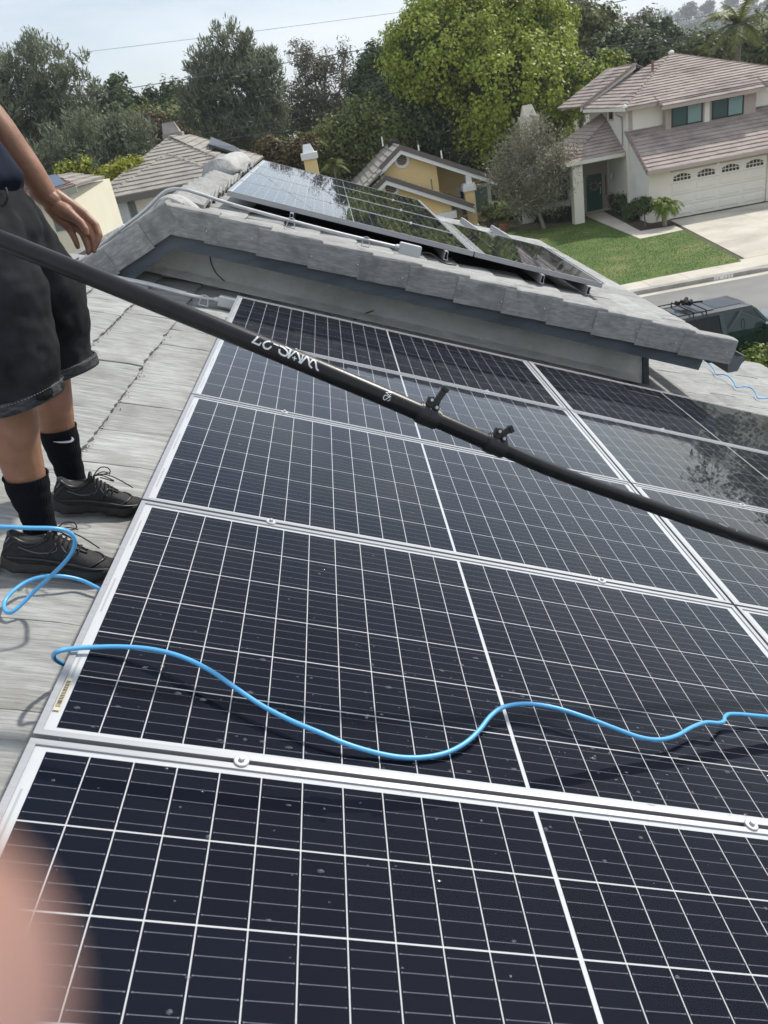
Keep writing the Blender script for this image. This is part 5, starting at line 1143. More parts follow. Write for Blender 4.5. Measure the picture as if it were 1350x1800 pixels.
# ------------------------------------------------------------------ front garden of the neighbour
tree('wispy grey olive-like tree with bare twigs in front of the porch', OLV, 45.5, [(930, 270, 50, 45), (960, 300, 50, 50), (900, 310, 45, 40), (985, 275, 32, 40), (950, 345, 45, 30), (905, 260, 35, 32), (1000, 318, 22, 28), (940, 225, 35, 22), (910, 345, 40, 32), (885, 320, 30, 30), (935, 360, 40, 22)], 962, 820, 22, .22, .5, .25, .13, bark=BARKP, elong=6, twigs=30, up=.3)
def strap_clump(e, c, r, n, h, rr, w_=.03, mt=STRAP):
    b = MB()
    for k in range(n):
        a = rr.uniform(0, 6.283); rad = r * math.sqrt(rr.random()); q = Vector((c[0] + math.cos(a) * rad, c[1] + math.sin(a) * rad, c[2])); dd = Vector((math.cos(a) + rr.uniform(-.6, .6), math.sin(a) + rr.uniform(-.6, .6), 0)).normalized(); hh = h * rr.uniform(.6, 1.15); s_ = Vector((-dd.y, dd.x, 0)) * w_
        p = [q, q + dd * hh * .18 + Vector((0, 0, hh * .55)), q + dd * hh * .5 + Vector((0, 0, hh * .85)), q + dd * hh * .9 + Vector((0, 0, hh * rr.uniform(.45, .8)))]
        b.face(p[0] - s_, p[0] + s_, p[1] + s_, p[1] - s_); b.face(p[1] - s_, p[1] + s_, p[2] + s_ * .7, p[2] - s_ * .7); b.face(p[2] - s_ * .7, p[2] + s_ * .7, p[3])
    return b.build('leaves', mt, e)
rr = random.Random(12)
for x, y, r, n, h, mt, lb in ((985, 388, .75, 420, .75, STRAP, 'dark strap-leaved clump at the foot of the white porch post'), (900, 382, 1.0, 520, 1.15, BRIGHT, 'bright green sword-leaved plants left of the wispy tree'), (932, 384, .8, 380, 1.0, BRIGHT, 'bright yellow green strap leaves right under the wispy tree'), (958, 390, .6, 260, .7, STRAP, 'low dark strap leaves between the bright clumps and the porch')):
    p = atZ(x, y, G); e = empty('strap_leaf_plant', p, lb, 'plant', 'strap-leaved plants along the lawn'); strap_clump(e, (0, 0, 0), r, n, h, rr, mt=mt)
def bush(label, mt, p, r, clumps, per, size, rc, name='shrub', cat='shrub', stem=True, group=None, hz=1.0):
    e = empty(name, p, label, cat, group); b = MB(); rr = random.Random(int(p[0] * 7))
    for k in range(5): b.tube([(rr.uniform(-.1, .1), rr.uniform(-.1, .1), 0), (rr.uniform(-.4, .4) * r, rr.uniform(-.4, .4) * r, r * hz)], [.03, .012], 5)
    b.build('stems', BARK, e); leaves('foliage', mt, [((0, 0, r * hz), (r, r, r * hz))], e, clumps, per, size, rc, shell=.4); return e
p = atZ(1096, 378, G); bush('dark green rounded shrub right of the front path', DKG, p, .6, 60, 60, .12, .25)
p = atZ(1112, 388, G); bush('low dark shrub in front of the rounded one by the path', DKG, p, .5, 50, 60, .12, .22)
tree('small round topped standard tree on a thin stem by the garage corner', DKG, 40.3, [(1132, 362, 15, 12), (1127, 356, 9, 8)], 1137, 60, 50, .10, .2, .4, .05, name='standard_tree', cat='small tree')
palm('little palm leaning left before the garage pier', BRIGHT, atY(1163, 358, 39.6), .09, 18, .85, 2.4, .24, base=atY(1168, 396, 39.6), seed=12, group='pair of little palms by the garage')
palm('little palm leaning right before the garage pier', BRIGHT, atY(1174, 360, 39.3), .10, 20, .95, 2.4, .26, base=atY(1169, 397, 39.3), seed=14, group='pair of little palms by the garage')
TERRA = M('terracotta', (0.38, 0.15, 0.085), 0.8)
def pot(p, r, h, mt, label, plant, pm):
    e = empty('plant_pot', p, label, 'potted plant'); b = MB(); n = 16
    b.loft([[(math.cos(a) * q, math.sin(a) * q, z) for a in [k * 2 * math.pi / n for k in range(n)]] for q, z in ((r * .7, 0), (r, h * .8), (r * 1.12, h * .8), (r * 1.12, h), (r * .95, h), (r * .9, h * .85))]); b.build('pot', mt, e)
    leaves('plant', pm, [((0, 0, h + plant * .5), (plant * .5, plant * .5, plant * .5))], e, 26, 40, .14, .2, shell=.2); return e
pot(atZ(888, 405, G), .30, .42, TERRA, 'terracotta pot with a bushy plant at the corner of the lawn', 1.0, OAK)
pot(atZ(862, 402, G), .25, .40, M('brown_pot', (.12, .075, .06), .7), 'brown pot with a leafy plant under the white framed window', 1.2, OAK)
pot(H(.28, 6.2, G + .04), .17, .42, M('navy_pot', (.02, .025, .05), .3), 'dark glazed pot beside the green front door', .35, BRN)
p = atZ(1338, 672, G - .1); bush('sunlit green hedge top below the roof edge at the right', BRIGHT, Vector((p.x, p.y, G - .1)), .8, 160, 60, .12, .28, hz=.45)
p = atZ(1395, 672, G - .1); bush('green hedge at the right edge of the picture beside the car', MIDG, Vector((p.x, p.y, G - .1)), .9, 160, 60, .12, .3, hz=.5)
# far wood beyond the canyon, one mass
wb = []
rr = random.Random(5)
for k in range(46):
    x = -150 + k * 9.5; y = 150 + rr.uniform(-25, 60); wb.append(((x, y, G - 3 + rr.uniform(0, 4) + (6 if x > 40 else 0)), (9, 9, 6 + rr.uniform(0, 3))))
o = leaves('distant_wood', DKG, wb, None, 1500, 42, 1.0, 2.6, shell=.5); tag(o, 'dark mass of far trees across the valley', kind='stuff')
wb = []
for k in range(40):
    x = -60 + k * 3.4; wb.append(((x, 98 + rr.uniform(-6, 10), G - 4.5 + rr.uniform(0, 3)), (4.5, 4.5, 4)))
o = leaves('undergrowth', MIDG, wb, None, 900, 50, .5, 1.3, shell=.5); tag(o, 'brushy undergrowth between the tree trunks', kind='stuff')
wb = []
for k in range(60):
    x = -35 + k * 1.15
    if 12 < x < 30: continue
    wb.append(((x, 66 + rr.uniform(-5, 8), G + .3 + rr.uniform(0, 1.4)), (2.2, 2.2, 2.4)))
o = leaves('garden_greenery', DKG, wb, None, 900, 50, .3, .8, shell=.5); tag(o, 'dark garden greenery behind the houses', kind='stuff')
# ------------------------------------------------------------------ hill with houses
HILL = M('hill_brush', (0.060, 0.085, 0.035), 0.95, col2=(0.105, 0.11, 0.055), nscale=.02, ndet=9, col3=(0.17, 0.14, 0.09), n3=.006)
def hill_h(x, y):
    c = atY(1300, 30, 900); t = (x - (c.x - 330)) / 330; t = min(1, max(0, t)); s_ = t * t * (3 - 2 * t)
    r_ = min(1, max(0, (y - 560) / 340)); r_ = r_ * r_ * (3 - 2 * r_)
    return G - 22 + (c.z + 22 - G + 3) * s_ * r_ * (1 if y < 930 else max(0, 1 - (y - 930) / 500)) + noise.noise(Vector((x * .01, y * .01, 0))) * 6 * s_
xs = np.linspace(-200, 1800, 90); ys = np.linspace(430, 1500, 50); vs = [(x, y, hill_h(x, y)) for y in ys for x in xs]
me = bpy.data.meshes.new('hill'); me.from_pydata(vs, [], [(j * 90 + i, j * 90 + i + 1, (j + 1) * 90 + i + 1, (j + 1) * 90 + i) for j in range(49) for i in range(89)]); me.materials.append(HILL); me.polygons.foreach_set('use_smooth', [True] * len(me.polygons)); o = link('hill', me); o['kind'] = 'structure'
def on_hill(px_, py_):
    d = ray(px_, py_); t = 300.0
    while t < 1600:
        p = CAM + d * t
        if p.z < hill_h(p.x, p.y): return p
        t += 4
    return CAM + d * 930
wb = []; rr = random.Random(8)
for k in range(210):
    p = on_hill(rr.uniform(1150, 1420), rr.uniform(22, 80)); s_ = rr.uniform(2.5, 6); wb.append(((p.x, p.y, p.z + s_ * .3), (s_ * 1.5, s_ * 1.5, s_)))
o = leaves('hillside_scrub', DKG, wb, None, 1300, 36, 1.4, 3.2, shell=.3); tag(o, 'dark scrub scattered over the far hillside', kind='stuff')
HW = M('pale_far_wall', (.58, .55, .49), .9); HR = M('far_roof', (.20, .17, .15), .9)
hn = 0
for (x, y, w_, d_) in ((1203, 35, 15, 'just right of the conifers'), (1217, 42, 22, 'with a long terrace wall'), (1231, 38, 14, 'third from the left on the crest'), (1246, 37, 17, 'fourth from the left on the crest'), (1258, 33, 12, 'left of the tall palm'), (1295, 17, 14, 'behind the palm fronds'), (1334, 24, 18, 'near the right edge, lower'), (1345, 20, 12, 'at the right edge, white gabled'), (1232, 24, 12, 'above the row, under the trees')):
    p = on_hill(x, y); e = empty('hillside_house', (p.x, p.y, p.z - 2), 'tiny pale house on the far hill, ' + d_, 'house', 'houses on the far hill'); b = MB(); b.box(-w_ / 2, w_ / 2, -4, 4, -2, 4.2); b.build('wall', HW, e)
    b = MB(); b.raw([(-w_ / 2 - .6, -4.6, 4.2), (w_ / 2 + .6, -4.6, 4.2), (w_ / 2 + .6, 4.6, 4.2), (-w_ / 2 - .6, 4.6, 4.2), (-w_ / 2 + 2, 0, 6.4), (w_ / 2 - 2, 0, 6.4)], [(0, 1, 5, 4), (1, 2, 5), (2, 3, 4, 5), (3, 0, 4), (3, 2, 1, 0)]); b.build('roof', HR, e)
    b = MB(); 
    for k in range(int(w_ / 3.4)): b.box(-w_ / 2 + 1 + k * 3.2, -w_ / 2 + 2.8 + k * 3.2, -4.06, -4.0, .6, 2.4)
    b.build('window', FRAME, e); hn += 1
for i, (x, y, s_, d_) in enumerate(((1210, 14, 13, 'leftmost, left of the palm'), (1243, 8, 10, 'second from the left'), (1285, 3, 12, 'behind the palm'), (1318, 5, 10, 'near the right edge'), (1345, 8, 12, 'at the right edge'))):
    p = on_hill(x, y + 24); tree_px = [(x - s_ * .3, y + 3, s_ * .8, s_ * .55), (x + s_ * .5, y - 2, s_ * .7, s_ * .5), (x + s_ * .2, y + 9, s_ * .8, s_ * .4)]
    tree('open-crowned gum tree on the hill crest, ' + d_, EUC, 900, tree_px, x, 90, 30, 1.6, 2.4, .4, .5, base_z=p.z, name='gum_tree', group='gum trees on the far hill', squash=.7)
# ------------------------------------------------------------------ power lines
WIRE = M('wire', (.10, .11, .12), .6)
def wire(x0, y0, x1, y1, Y, r, lb):
    a, c = atY(x0, y0, Y), atY(x1, y1, Y); d = c - a; a = a - d * .6; c = c + d * .6; pts = []
    for i in range(25):
        t = i / 24; pts.append(a.lerp(c, t) + Vector((0, 0, -.25 * (1 - (2 * t - 1) ** 2) + .2)))
    b = MB(); b.tube(pts, r, 5); o = b.build('power_line', WIRE); tag(o, lb, 'power line', 'overhead wires')
wire(240, 153, 690, 78, 70, .030, 'long wire crossing the sky left of the huge tree')
wire(120, 95, 700, 22, 90, .016, 'very faint upper wire across the open sky')
wire(330, 212, 660, 150, 74, .022, 'wire crossing behind the pine tops, third from the top')
wire(350, 236, 640, 188, 70, .020, 'wire low behind the yellow chimney, upper one')
wire(350, 250, 660, 205, 66, .020, 'wire low behind the yellow chimney, lower one')
wire(1045, 10, 1110, -3, 70, .030, 'wire at the top edge right of the spreading tree')
wire(1138, 74, 1260, 52, 60, .020, 'upper wire in front of the conifers'); wire(1138, 80, 1260, 57, 60, .020, 'middle wire in front of the conifers'); wire(1138, 91, 1230, 74, 60, .018, 'lowest wire in front of the conifers')
wire(1100, 48, 1350, 12, 120, .03, 'wire across the far hill houses')
up_ = atY(700, 178, 75); e = empty('utility_pole', (up_.x, 75, G), 'wooden utility pole with crossarm half hidden among the trees', 'utility pole')
b = MB(); b.tube([(0, 0, 0), (0, 0, up_.z - G)], [.16, .11], 8); b.build('pole', BARK, e); boxes('crossarm', BARKP, e, (-1.2, 1.2, -.06, .06, up_.z - G - .5, up_.z - G - .38)); boxes('crossarm', BARKP, e, (-1.0, 1.0, -.06, .06, up_.z - G - 1.3, up_.z - G - 1.18))

# ================================================================== haze
hz = bpy.data.materials.new('haze'); hz.use_nodes = True; t = hz.node_tree; t.nodes.remove(t.nodes['Principled BSDF'])
pv = t.nodes.new('ShaderNodeVolumePrincipled'); pv.inputs['Color'].default_value = (.86, .92, 1, 1); pv.inputs['Density'].default_value = .00036; pv.inputs['Anisotropy'].default_value = .2
t.links.new(pv.outputs[0], t.nodes['Material Output'].inputs['Volume'])
b = MB(); b.box(-2510, 2510, -130, 2810, G - 40, 60); o = b.build('haze', hz); o['kind'] = 'stuff'; o['label'] = 'thin pale haze in the air'
# ================================================================== parked car
CARP = M('dark_green_car_paint', (0.012, 0.042, 0.044), 0.22, .35, coat=.8, col2=(0.022, 0.052, 0.048), nscale=2)
CARR = M('roof_car_paint', (0.012, 0.02, 0.024), 0.35, .2, coat=.5)
RUB = M('rubber', (0.012, 0.012, 0.012), 0.8); TINT = M('tinted_glass', (0.006, 0.008, 0.009), 0.06, spec=.35); SEAT = M('car_seat', (.09, .075, .06), .8); CLAD = M('grey_cladding', (.06, .065, .065), .6)
car = empty('parked_car', label='dark green off-road car with a roof rack parked on the street', cat='car')
K = Fr(8.2, 18.45, 3.0); KZ = G - .15
cz = lambda x, y, z: K(x, y, KZ + z)
prof = [(0.0, .50), (.0, .95), (.03, 1.16), (3.26, 1.13), (3.40, 1.10), (4.25, 1.00), (4.42, .86), (4.45, .5)]
arch = lambda xc, r=.42: [(xc + math.cos(a) * r, .36 + math.sin(a) * r) for a in [k * math.pi / 8 for k in range(9)]]
low = [(4.45, .34)] + arch(3.62)[:] + arch(.88)[:] + [(0, .36)]
outline = prof + low
b = MB(); n = len(outline); ins = lambda z: .05 if z > 1.05 else (0.0 if z > .45 else .03)
ringsL = []
for y, sc in ((0.045, 1), (0.0, 1), (1.75, 1), (1.70, 1)): pass
vsn = [cz(x, .0 + ins(z), z) for x, z in outline]; vsf = [cz(x, 1.76 - ins(z), z) for x, z in outline]
b.raw(vsn + vsf, [(i, i + n, (i + 1) % n + n, (i + 1) % n) for i in range(n)])
bmx = None
import bmesh
def ngon_mesh(name, vs, fs, mt, parent):
    me = bpy.data.meshes.new(name); bm = bmesh.new(); bv = [bm.verts.new(v) for v in vs]
    for f_ in fs:
        try: bm.faces.new([bv[i] for i in f_])
        except Exception: pass
    bmesh.ops.recalc_face_normals(bm, faces=bm.faces); bmesh.ops.triangulate(bm, faces=[f_ for f_ in bm.faces if len(f_.verts) > 4]); bm.to_mesh(me); bm.free(); me.materials.append(mt); return link(name, me, parent)
body = ngon_mesh('body', vsn + vsf, [(i, i + n, (i + 1) % n + n, (i + 1) % n) for i in range(n)] + [tuple(range(n)), tuple(range(n, 2 * n))[::-1]], CARP, car)
# greenhouse: pillars and roof around real window openings
roofp = MB()
RZ, BZ = 1.70, 1.12
def gh(x, s_, z):  # s_ 0 near side 1 far side ; tumblehome
    t = (z - BZ) / (RZ - BZ); y0 = .06 + .13 * t; y1 = 1.70 - .13 * t; return cz(x, y0 + (y1 - y0) * s_, z)
xr0, xr1 = .12, 2.52; xb0, xb1 = .02, 3.18
rings = []
for z, x0, x1, i_ in ((RZ - .07, .07, 2.86, 0), (RZ, .16, 2.78, .03), (RZ + .035, .35, 2.55, .12)):
    rings.append([gh(x0, i_, z), gh((x0 + x1) / 2, i_ - .004, z), gh(x1, i_, z), gh(x1 + .04, .5, z), gh(x1, 1 - i_, z), gh((x0 + x1) / 2, 1 - i_, z), gh(x0, 1 - i_, z), gh(x0 - .02, .5, z)])
roofp.loft(rings); ro = roofp.build('roof', CARR, car, smooth=False); 
def pillar(xb, xt, w, s_): 
    b = MB(); q = lambda x, z, d: gh(x, s_ + (d if s_ < .5 else -d), z); b.hexa([q(xb, BZ, -.012), q(xb + w, BZ, -.012), q(xb + w, BZ, .03), q(xb, BZ, .03)], [q(xt, RZ - .06, -.012), q(xt + w, RZ - .06, -.012), q(xt + w, RZ - .06, .03), q(xt, RZ - .06, .03)]); b.build('pillar', CARP, car)
for s_ in (0, 1):
    for xb, xt, w in ((.0, .06, .12), (.78, .74, .14), (1.92, 1.86, .13), (3.2, 2.77, .09)): pillar(xb, xt, w, s_)
def pane(x0, x1, xt0, xt1, s_, nm='side_window'):
    b = MB(); d = .006 if s_ < .5 else -.006; b.face(gh(x0, s_ + d, BZ), gh(x1, s_ + d, BZ), gh(xt1, s_ + d, RZ - .07), gh(xt0, s_ + d, RZ - .07)); b.build(nm, TINT, car)
for s_ in (0, 1): pane(.1, .8, .16, .76, s_); pane(.9, 1.94, .86, 1.88, s_)
OPENG = bpy.data.materials.new('clear_car_glass'); OPENG.use_nodes = True; t_ = OPENG.node_tree; t_.nodes.remove(t_.nodes['Principled BSDF']); tr_ = t_.nodes.new('ShaderNodeBsdfTransparent'); tr_.inputs[0].default_value = (.28, .32, .31, 1); gl_ = t_.nodes.new('ShaderNodeBsdfGlossy'); gl_.inputs['Roughness'].default_value = .02; mx_ = t_.nodes.new('ShaderNodeMixShader'); mx_.inputs[0].default_value = .05
t_.links.new(tr_.outputs[0], mx_.inputs[1]); t_.links.new(gl_.outputs[0], mx_.inputs[2]); t_.links.new(mx_.outputs[0], t_.nodes['Material Output'].inputs[0])
b = MB(); b.face(gh(2.04, .006, BZ), gh(3.2, .006, BZ), gh(2.80, .006, RZ - .07), gh(1.98, .006, RZ - .07)); b.build('side_window', OPENG, car)
b = MB(); b.face(gh(2.04, .994, BZ), gh(3.2, .994, BZ), gh(2.80, .994, RZ - .07), gh(1.98, .994, RZ - .07)); b.build('side_window', OPENG, car)
b = MB(); b.face(gh(3.30, .04, BZ + .01), gh(3.30, .96, BZ + .01), gh(2.86, .95, RZ - .06), gh(2.86, .05, RZ - .06)); b.build('windshield', OPENG, car)
b = MB(); b.face(gh(.015, .04, BZ + .01), gh(.075, .05, RZ - .06), gh(.075, .95, RZ - .06), gh(.015, .96, BZ + .01)); b.build('rear_window', TINT, car)
for y in (.45, 1.15): boxes('seat', SEAT, car, (2.0, 2.5, y - .22, y + .22, .6, .95), (1.95, 2.1, y - .22, y + .22, .9, 1.4), f=cz)
boxes('dashboard', RUB, car, (2.85, 3.2, .2, 1.55, .8, 1.12), f=cz)
b = MB(); b.tube([cz(2.72 + .05 * math.cos(a), .5 + .17 * math.cos(a), 1.12 + .17 * math.sin(a)) for a in [k * math.pi / 6 for k in range(13)]], .016, 5); b.build('steering_wheel', RUB, car)
# doors: recessed seams, handles, cladding, mirror, step, bumper
for x in (.86, 1.95, 3.05): boxes('door_seam', RUB, car, (x, x + .012, -.004, .004, .48, 1.06), f=cz)
for x in (1.72, 2.82): boxes('door_handle', CARP, car, (x, x + .2, -.025, .0, .98, 1.02), f=cz)
boxes('side_step', CLAD, car, (1.35, 3.15, -.07, .06, .27, .34), f=cz); boxes('cladding', CLAD, car, (1.35, 3.16, -.012, .0, .36, .48), f=cz)
o = boxes('wing_mirror', CARP, car, (2.95, 3.1, -.2, -.02, 1.1, 1.27), f=cz); bevel(o, .02, 2)
o = boxes('bumper', CLAD, car, (4.40, 4.58, .04, 1.72, .38, .66), f=cz); bevel(o, .03, 2); o = boxes('bumper', CLAD, car, (-.12, .02, .04, 1.72, .4, .66), f=cz); bevel(o, .03, 2)
for xc in (.88, 3.62):
    for y, s_ in ((.02, 1), (1.74, -1)):
        b = MB(); rg = []
        for rad, yy in ((.2, .06), (.33, .0), (.37, .03), (.37, .2), (.3, .22)): rg.append([cz(xc + math.cos(a) * rad, y + s_ * yy, .37 + math.sin(a) * rad) for a in [k * math.pi / 10 for k in range(20)]])
        b.loft(rg); wh = b.build('wheel', RUB, car); b = MB(); b.loft([[cz(xc + math.cos(a) * rad, y + s_ * yy, .37 + math.sin(a) * rad) for a in [k * math.pi / 8 for k in range(16)]] for rad, yy in ((.21, .05), (.19, .03), (.06, .045))]); b.build('rim', STEEL, wh)
        b = MB(); rg = [[cz(xc + math.cos(a) * rad, y - s_ * .03, .37 + math.sin(a) * rad) for a in [k * math.pi / 10 for k in range(11)]] for rad in (.40, .47)]; 
        for i in range(10): b.face(rg[0][i], rg[0][i + 1], rg[1][i + 1], rg[1][i])
        b.build('wheel_arch', CLAD, car)
# sunroof, rack bars, mounts
boxes('sunroof', TINT, car, (1.9, 2.6, .45, 1.3, RZ + .03, RZ + .042), f=cz)
for x in (.3, .75, 1.2, 1.55):
    b = MB(); b.tube([cz(x, .22, RZ - .01), cz(x, .25, RZ + .11), cz(x, 1.5, RZ + .11), cz(x, 1.53, RZ - .01)], .018, 6); b.build('rack_bar', RUB, car)
for y in (.25, 1.5): b = MB(); b.tube([cz(.2, y, RZ + .08), cz(1.75, y, RZ + .08)], .016, 6); b.build('rack_rail', RUB, car)
rc_ = empty('roof_carrier', cz(1.38, 1.05, RZ + .13), 'black folded carrier strapped on the car roof rack', 'roof carrier'); b = MB(); rr = random.Random(3)
for k in range(10): q = Vector((rr.uniform(-.12, .12), rr.uniform(-.16, .16), rr.uniform(0, .06))); b.tube([q, q + Vector((rr.uniform(-.12, .12), rr.uniform(-.12, .12), rr.uniform(-.02, .05)))], .05, 8)
b.tube([(.1, -.12, .05), (.38, -.2, .05)], .028, 6); b.build('frame', RUB, rc_)
st = boxes('strap', M('blue_strap', (.04, .14, .4), .7), car, (.24, .34, .95, 1.3, RZ + .11, RZ + .135), f=cz)

# ================================================================== blue hose
def hose(name, pts, label, r=.0053):
    b = MB(); b.tube(curve_pts(pts, 7), r, 10); o = b.build(name, HOSE, smooth=True); tag(o, label, 'hose'); return o
def hp(lst): return [atN(x, y, n) for x, y, n in lst]
hose('water_hose', hp([(150, 1178, -.12), (118, 1170, -.09), (98, 1160, -.05), (94, 1152, -.02), (100, 1146, .006), (120, 1141, .010), (160, 1138, .012), (215, 1137, .02), (270, 1142, .03), (320, 1155, .038), (370, 1179, .04), (415, 1210, .036), (460, 1240, .03), (510, 1266, .026), (560, 1287, .024), (610, 1308, .018), (660, 1323, .010), (705, 1331, .007), (745, 1331, .007),
      (785, 1323, .010), (818, 1306, .014), (842, 1284, .02), (862, 1259, .026), (885, 1243, .03), (925, 1237, .032), (975, 1244, .034), (1030, 1261, .034), (1080, 1280, .030), (1125, 1296, .026), (1160, 1300, .026), (1190, 1293, .028), (1215, 1279, .03), (1240, 1270, .032), (1262, 1271, .034), (1272, 1268, .034), (1275, 1259, .034), (1290, 1255, .03), (1350, 1260, .02), (1450, 1270, .01)]),
     'light blue hose snaking over the dark solar panel in the foreground')
hose('water_hose', hp([(-120, 930, .10), (-40, 927, .12), (0, 926, .13), (50, 928, .13), (95, 929, .13), (120, 935, .12), (131, 948, .10), (129, 966, .07), (115, 987, .03), (90, 1012, -.03), (62, 1038, -.08), (38, 1062, -.11), (20, 1076, -.125), (9, 1073, -.13), (8, 1058, -.13), (22, 1040, -.12), (48, 1022, -.11), (80, 1013, -.10), (110, 1013, -.10), (140, 1019, -.11), (165, 1030, -.115), (185, 1042, -.12), (205, 1060, -.12)]),
     'light blue hose looped on the tiles in front of the black shoes')
hose('water_hose', hp([(1200, 622, -.115), (1228, 634, -.10), (1240, 635, -.09), (1248, 641, -.10), (1255, 650, -.11), (1259, 658, -.12), (1270, 658, -.10), (1281, 662, -.09), (1290, 672, -.105), (1295, 681, -.12), (1308, 679, -.10), (1320, 682, -.095), (1328, 690, -.105), (1333, 700, -.12), (1350, 700, -.115), (1400, 704, -.115)]),
     'thin blue hose hanging in scallops over the tiles at the far right', .006)

# ================================================================== telescopic pole
def along(x, y, z): d = ray(x, y); return CAM + d * z        # z = depth along the view axis
pk = [(-150, 362, 1.72), (0, 421, 1.70), (220, 510, 1.68), (500, 624, 1.71), (700, 708, 1.75), (870, 783, 1.80), (1000, 838, 1.86), (1250, 926, 2.05), (1350, 960, 2.14), (1700, 1075, 2.5)]
pp_ = [along(*q) for q in pk]; cur = curve_pts(pp_, 14)
def param(xt):
    best = min(range(len(cur)), key=lambda i: abs(675 + F_PX * (Vector(RW[0]).dot(cur[i] - CAM)) / (Vector(RW[2]).dot(cur[i] - CAM)) - xt)); return best
i1, i2 = param(748), param(874)
pole = empty('cleaning_pole', cur[0], 'long black telescopic pole crossing the picture above the panels', 'pole')
def seg(a, c, r, nm='pole_section'):
    b = MB(); b.tube([q - cur[0] for q in cur[a:c]], r, 24); return b.build(nm, POLE, pole, smooth=True)
RA, RB, RC_ = .0208, .0188, .0168
sA = seg(0, i1 + 1, RA); seg(i1, i2 + 1, RB); seg(i2, len(cur), RC_)
# brush end resting on the panels out of view
end = cur[-1]; eN = uvn(end); 
b = MB(); tgt = P(eN.x + .9, eN.y + .05, .03); b.tube([end - cur[0], tgt - cur[0]], .0168, 16); b.build('pole_section', POLE, pole, smooth=True)
b = MB(); b.box(-.03, .03, -.22, .22, -.0, .03, f=lambda x, y, z: tgt - cur[0] + U * x + V * y + N * z); b.build('brush_head', BLACKP, pole)
def collar(i, r, lever, ang):
    c = cur[i]; ax = (cur[i + 1] - cur[i - 1]).normalized(); view = (CAM - c).normalized(); upv = ax.cross(view).normalized(); 
    if upv.z < 0: upv = -upv
    fr = upv.cross(ax).normalized()
    if fr.dot(view) < 0: fr = -fr
    e = empty('pole_clamp', c, 'black lever clamp on the pole, ' + ('its lever standing up' if lever else 'its lever folded down'), 'pole clamp', 'lever clamps on the pole')
    f = lambda a, u_, w_: ax * a + upv * u_ + fr * w_
    b = MB()
    for a0, a1, rr_ in ((-.026, -.022, r + .002), (-.022, .0, r + .0045), (.0005, .022, r + .0035), (.022, .026, r + .0015)): b.tube([f(a0, 0, 0), f(a1, 0, 0)], rr_, 24)
    b.build('collar', BLACKP, e)
    o = boxes('lug', BLACKP, e, (-.017, .012, r - .002, r + .020, -.004, .013), f=f); bevel(o, .002)
    for a, u_ in ((-.009, .015), (.008, .004)):
        b = MB(); b.tube([f(a, r + u_, .008), f(a, r + u_, .018)], .0068, 14); o = b.build('bolt_boss', BLACKP, e)
        b = MB(); b.tube([f(a, r + u_, .018), f(a, r + u_, .0195)], .0036, 10); b.build('bolt', STEEL, o)
    d = (upv * math.cos(ang) + ax * math.sin(ang)).normalized(); s_ = ax * math.cos(ang) - upv * math.sin(ang)
    L_ = .030 if lever else .016
    b = MB(); g = lambda a, u_, w_: upv * (r + .014) + ax * .003 + s_ * a + d * u_ + fr * w_; b.box(-.007, .007, 0, L_, .0, .012, f=g); b.box(-.0085, .0085, L_, L_ + .010, -.002, .013, f=g); o = b.build('lever', BLACKP, e); bevel(o, .0015)
collar(i1, RA, True, R(12)); collar(i2, RB, False, R(40))
# lettering on the tube: strokes laid on its surface
LETTER = M('white_print', (.82, .83, .84), .5)
def on_tube(x, y, r, i0, i1_):
    d = ray(x, y).normalized(); best = None
    for i in range(i0, i1_):
        a = cur[i]; c = cur[i + 1]; ax = (c - a).normalized(); w0 = CAM - a; dp = d - ax * d.dot(ax); wp = w0 - ax * w0.dot(ax); A = dp.dot(dp); B_ = 2 * dp.dot(wp); C_ = wp.dot(wp) - r * r; D = B_ * B_ - 4 * A * C_
        if D < 0: D = 0
        t = (-B_ - math.sqrt(D)) / (2 * A); p = CAM + d * t; s_ = (p - a).dot(ax)
        if -1e-3 <= s_ <= (c - a).length + 1e-3: return p, (p - (a + ax * s_)).normalized()
        if best is None or abs(s_) < best[0]: best = (abs(s_), p, (p - (a + ax * s_)).normalized())
    return best[1], best[2]
def stroke(b, pts, wd, sm=True):
    dense = []
    for (xa, ya), (xb, yb) in zip(pts[:-1], pts[1:]):
        dense += [(xa + (xb - xa) * k / 4, ya + (yb - ya) * k / 4) for k in range(4)]
    pts = dense + [pts[-1]]
    pr = [on_tube(x, y, RA, 0, i1) for x, y in pts]
    for k in range(len(pr) - 1):
        (a, na), (c, nc) = pr[k], pr[k + 1]; t = (c - a); t = t.normalized() if t.length > 1e-7 else Vector((1, 0, 0)); s1 = na.cross(t).normalized() * wd / 2; s2 = nc.cross(t).normalized() * wd / 2; e_ = t * wd * .3
        b.face(a - s1 + na * .0006 - e_, c - s2 + nc * .0006 + e_, c + s2 + nc * .0006 + e_, a + s1 + na * .0006 - e_)
def smooth2(pts, n=5): return [(p.x, p.y) for p in curve_pts([Vector((x, y, 0)) for x, y in pts], n)]
Z1 = lambda l: [(436 + x / 10.385, 580 + y / 10.385) for x, y in l]
Z2 = lambda l: [(665 + x / 38.57, 675 + y / 38.57) for x, y in l]
b = MB()
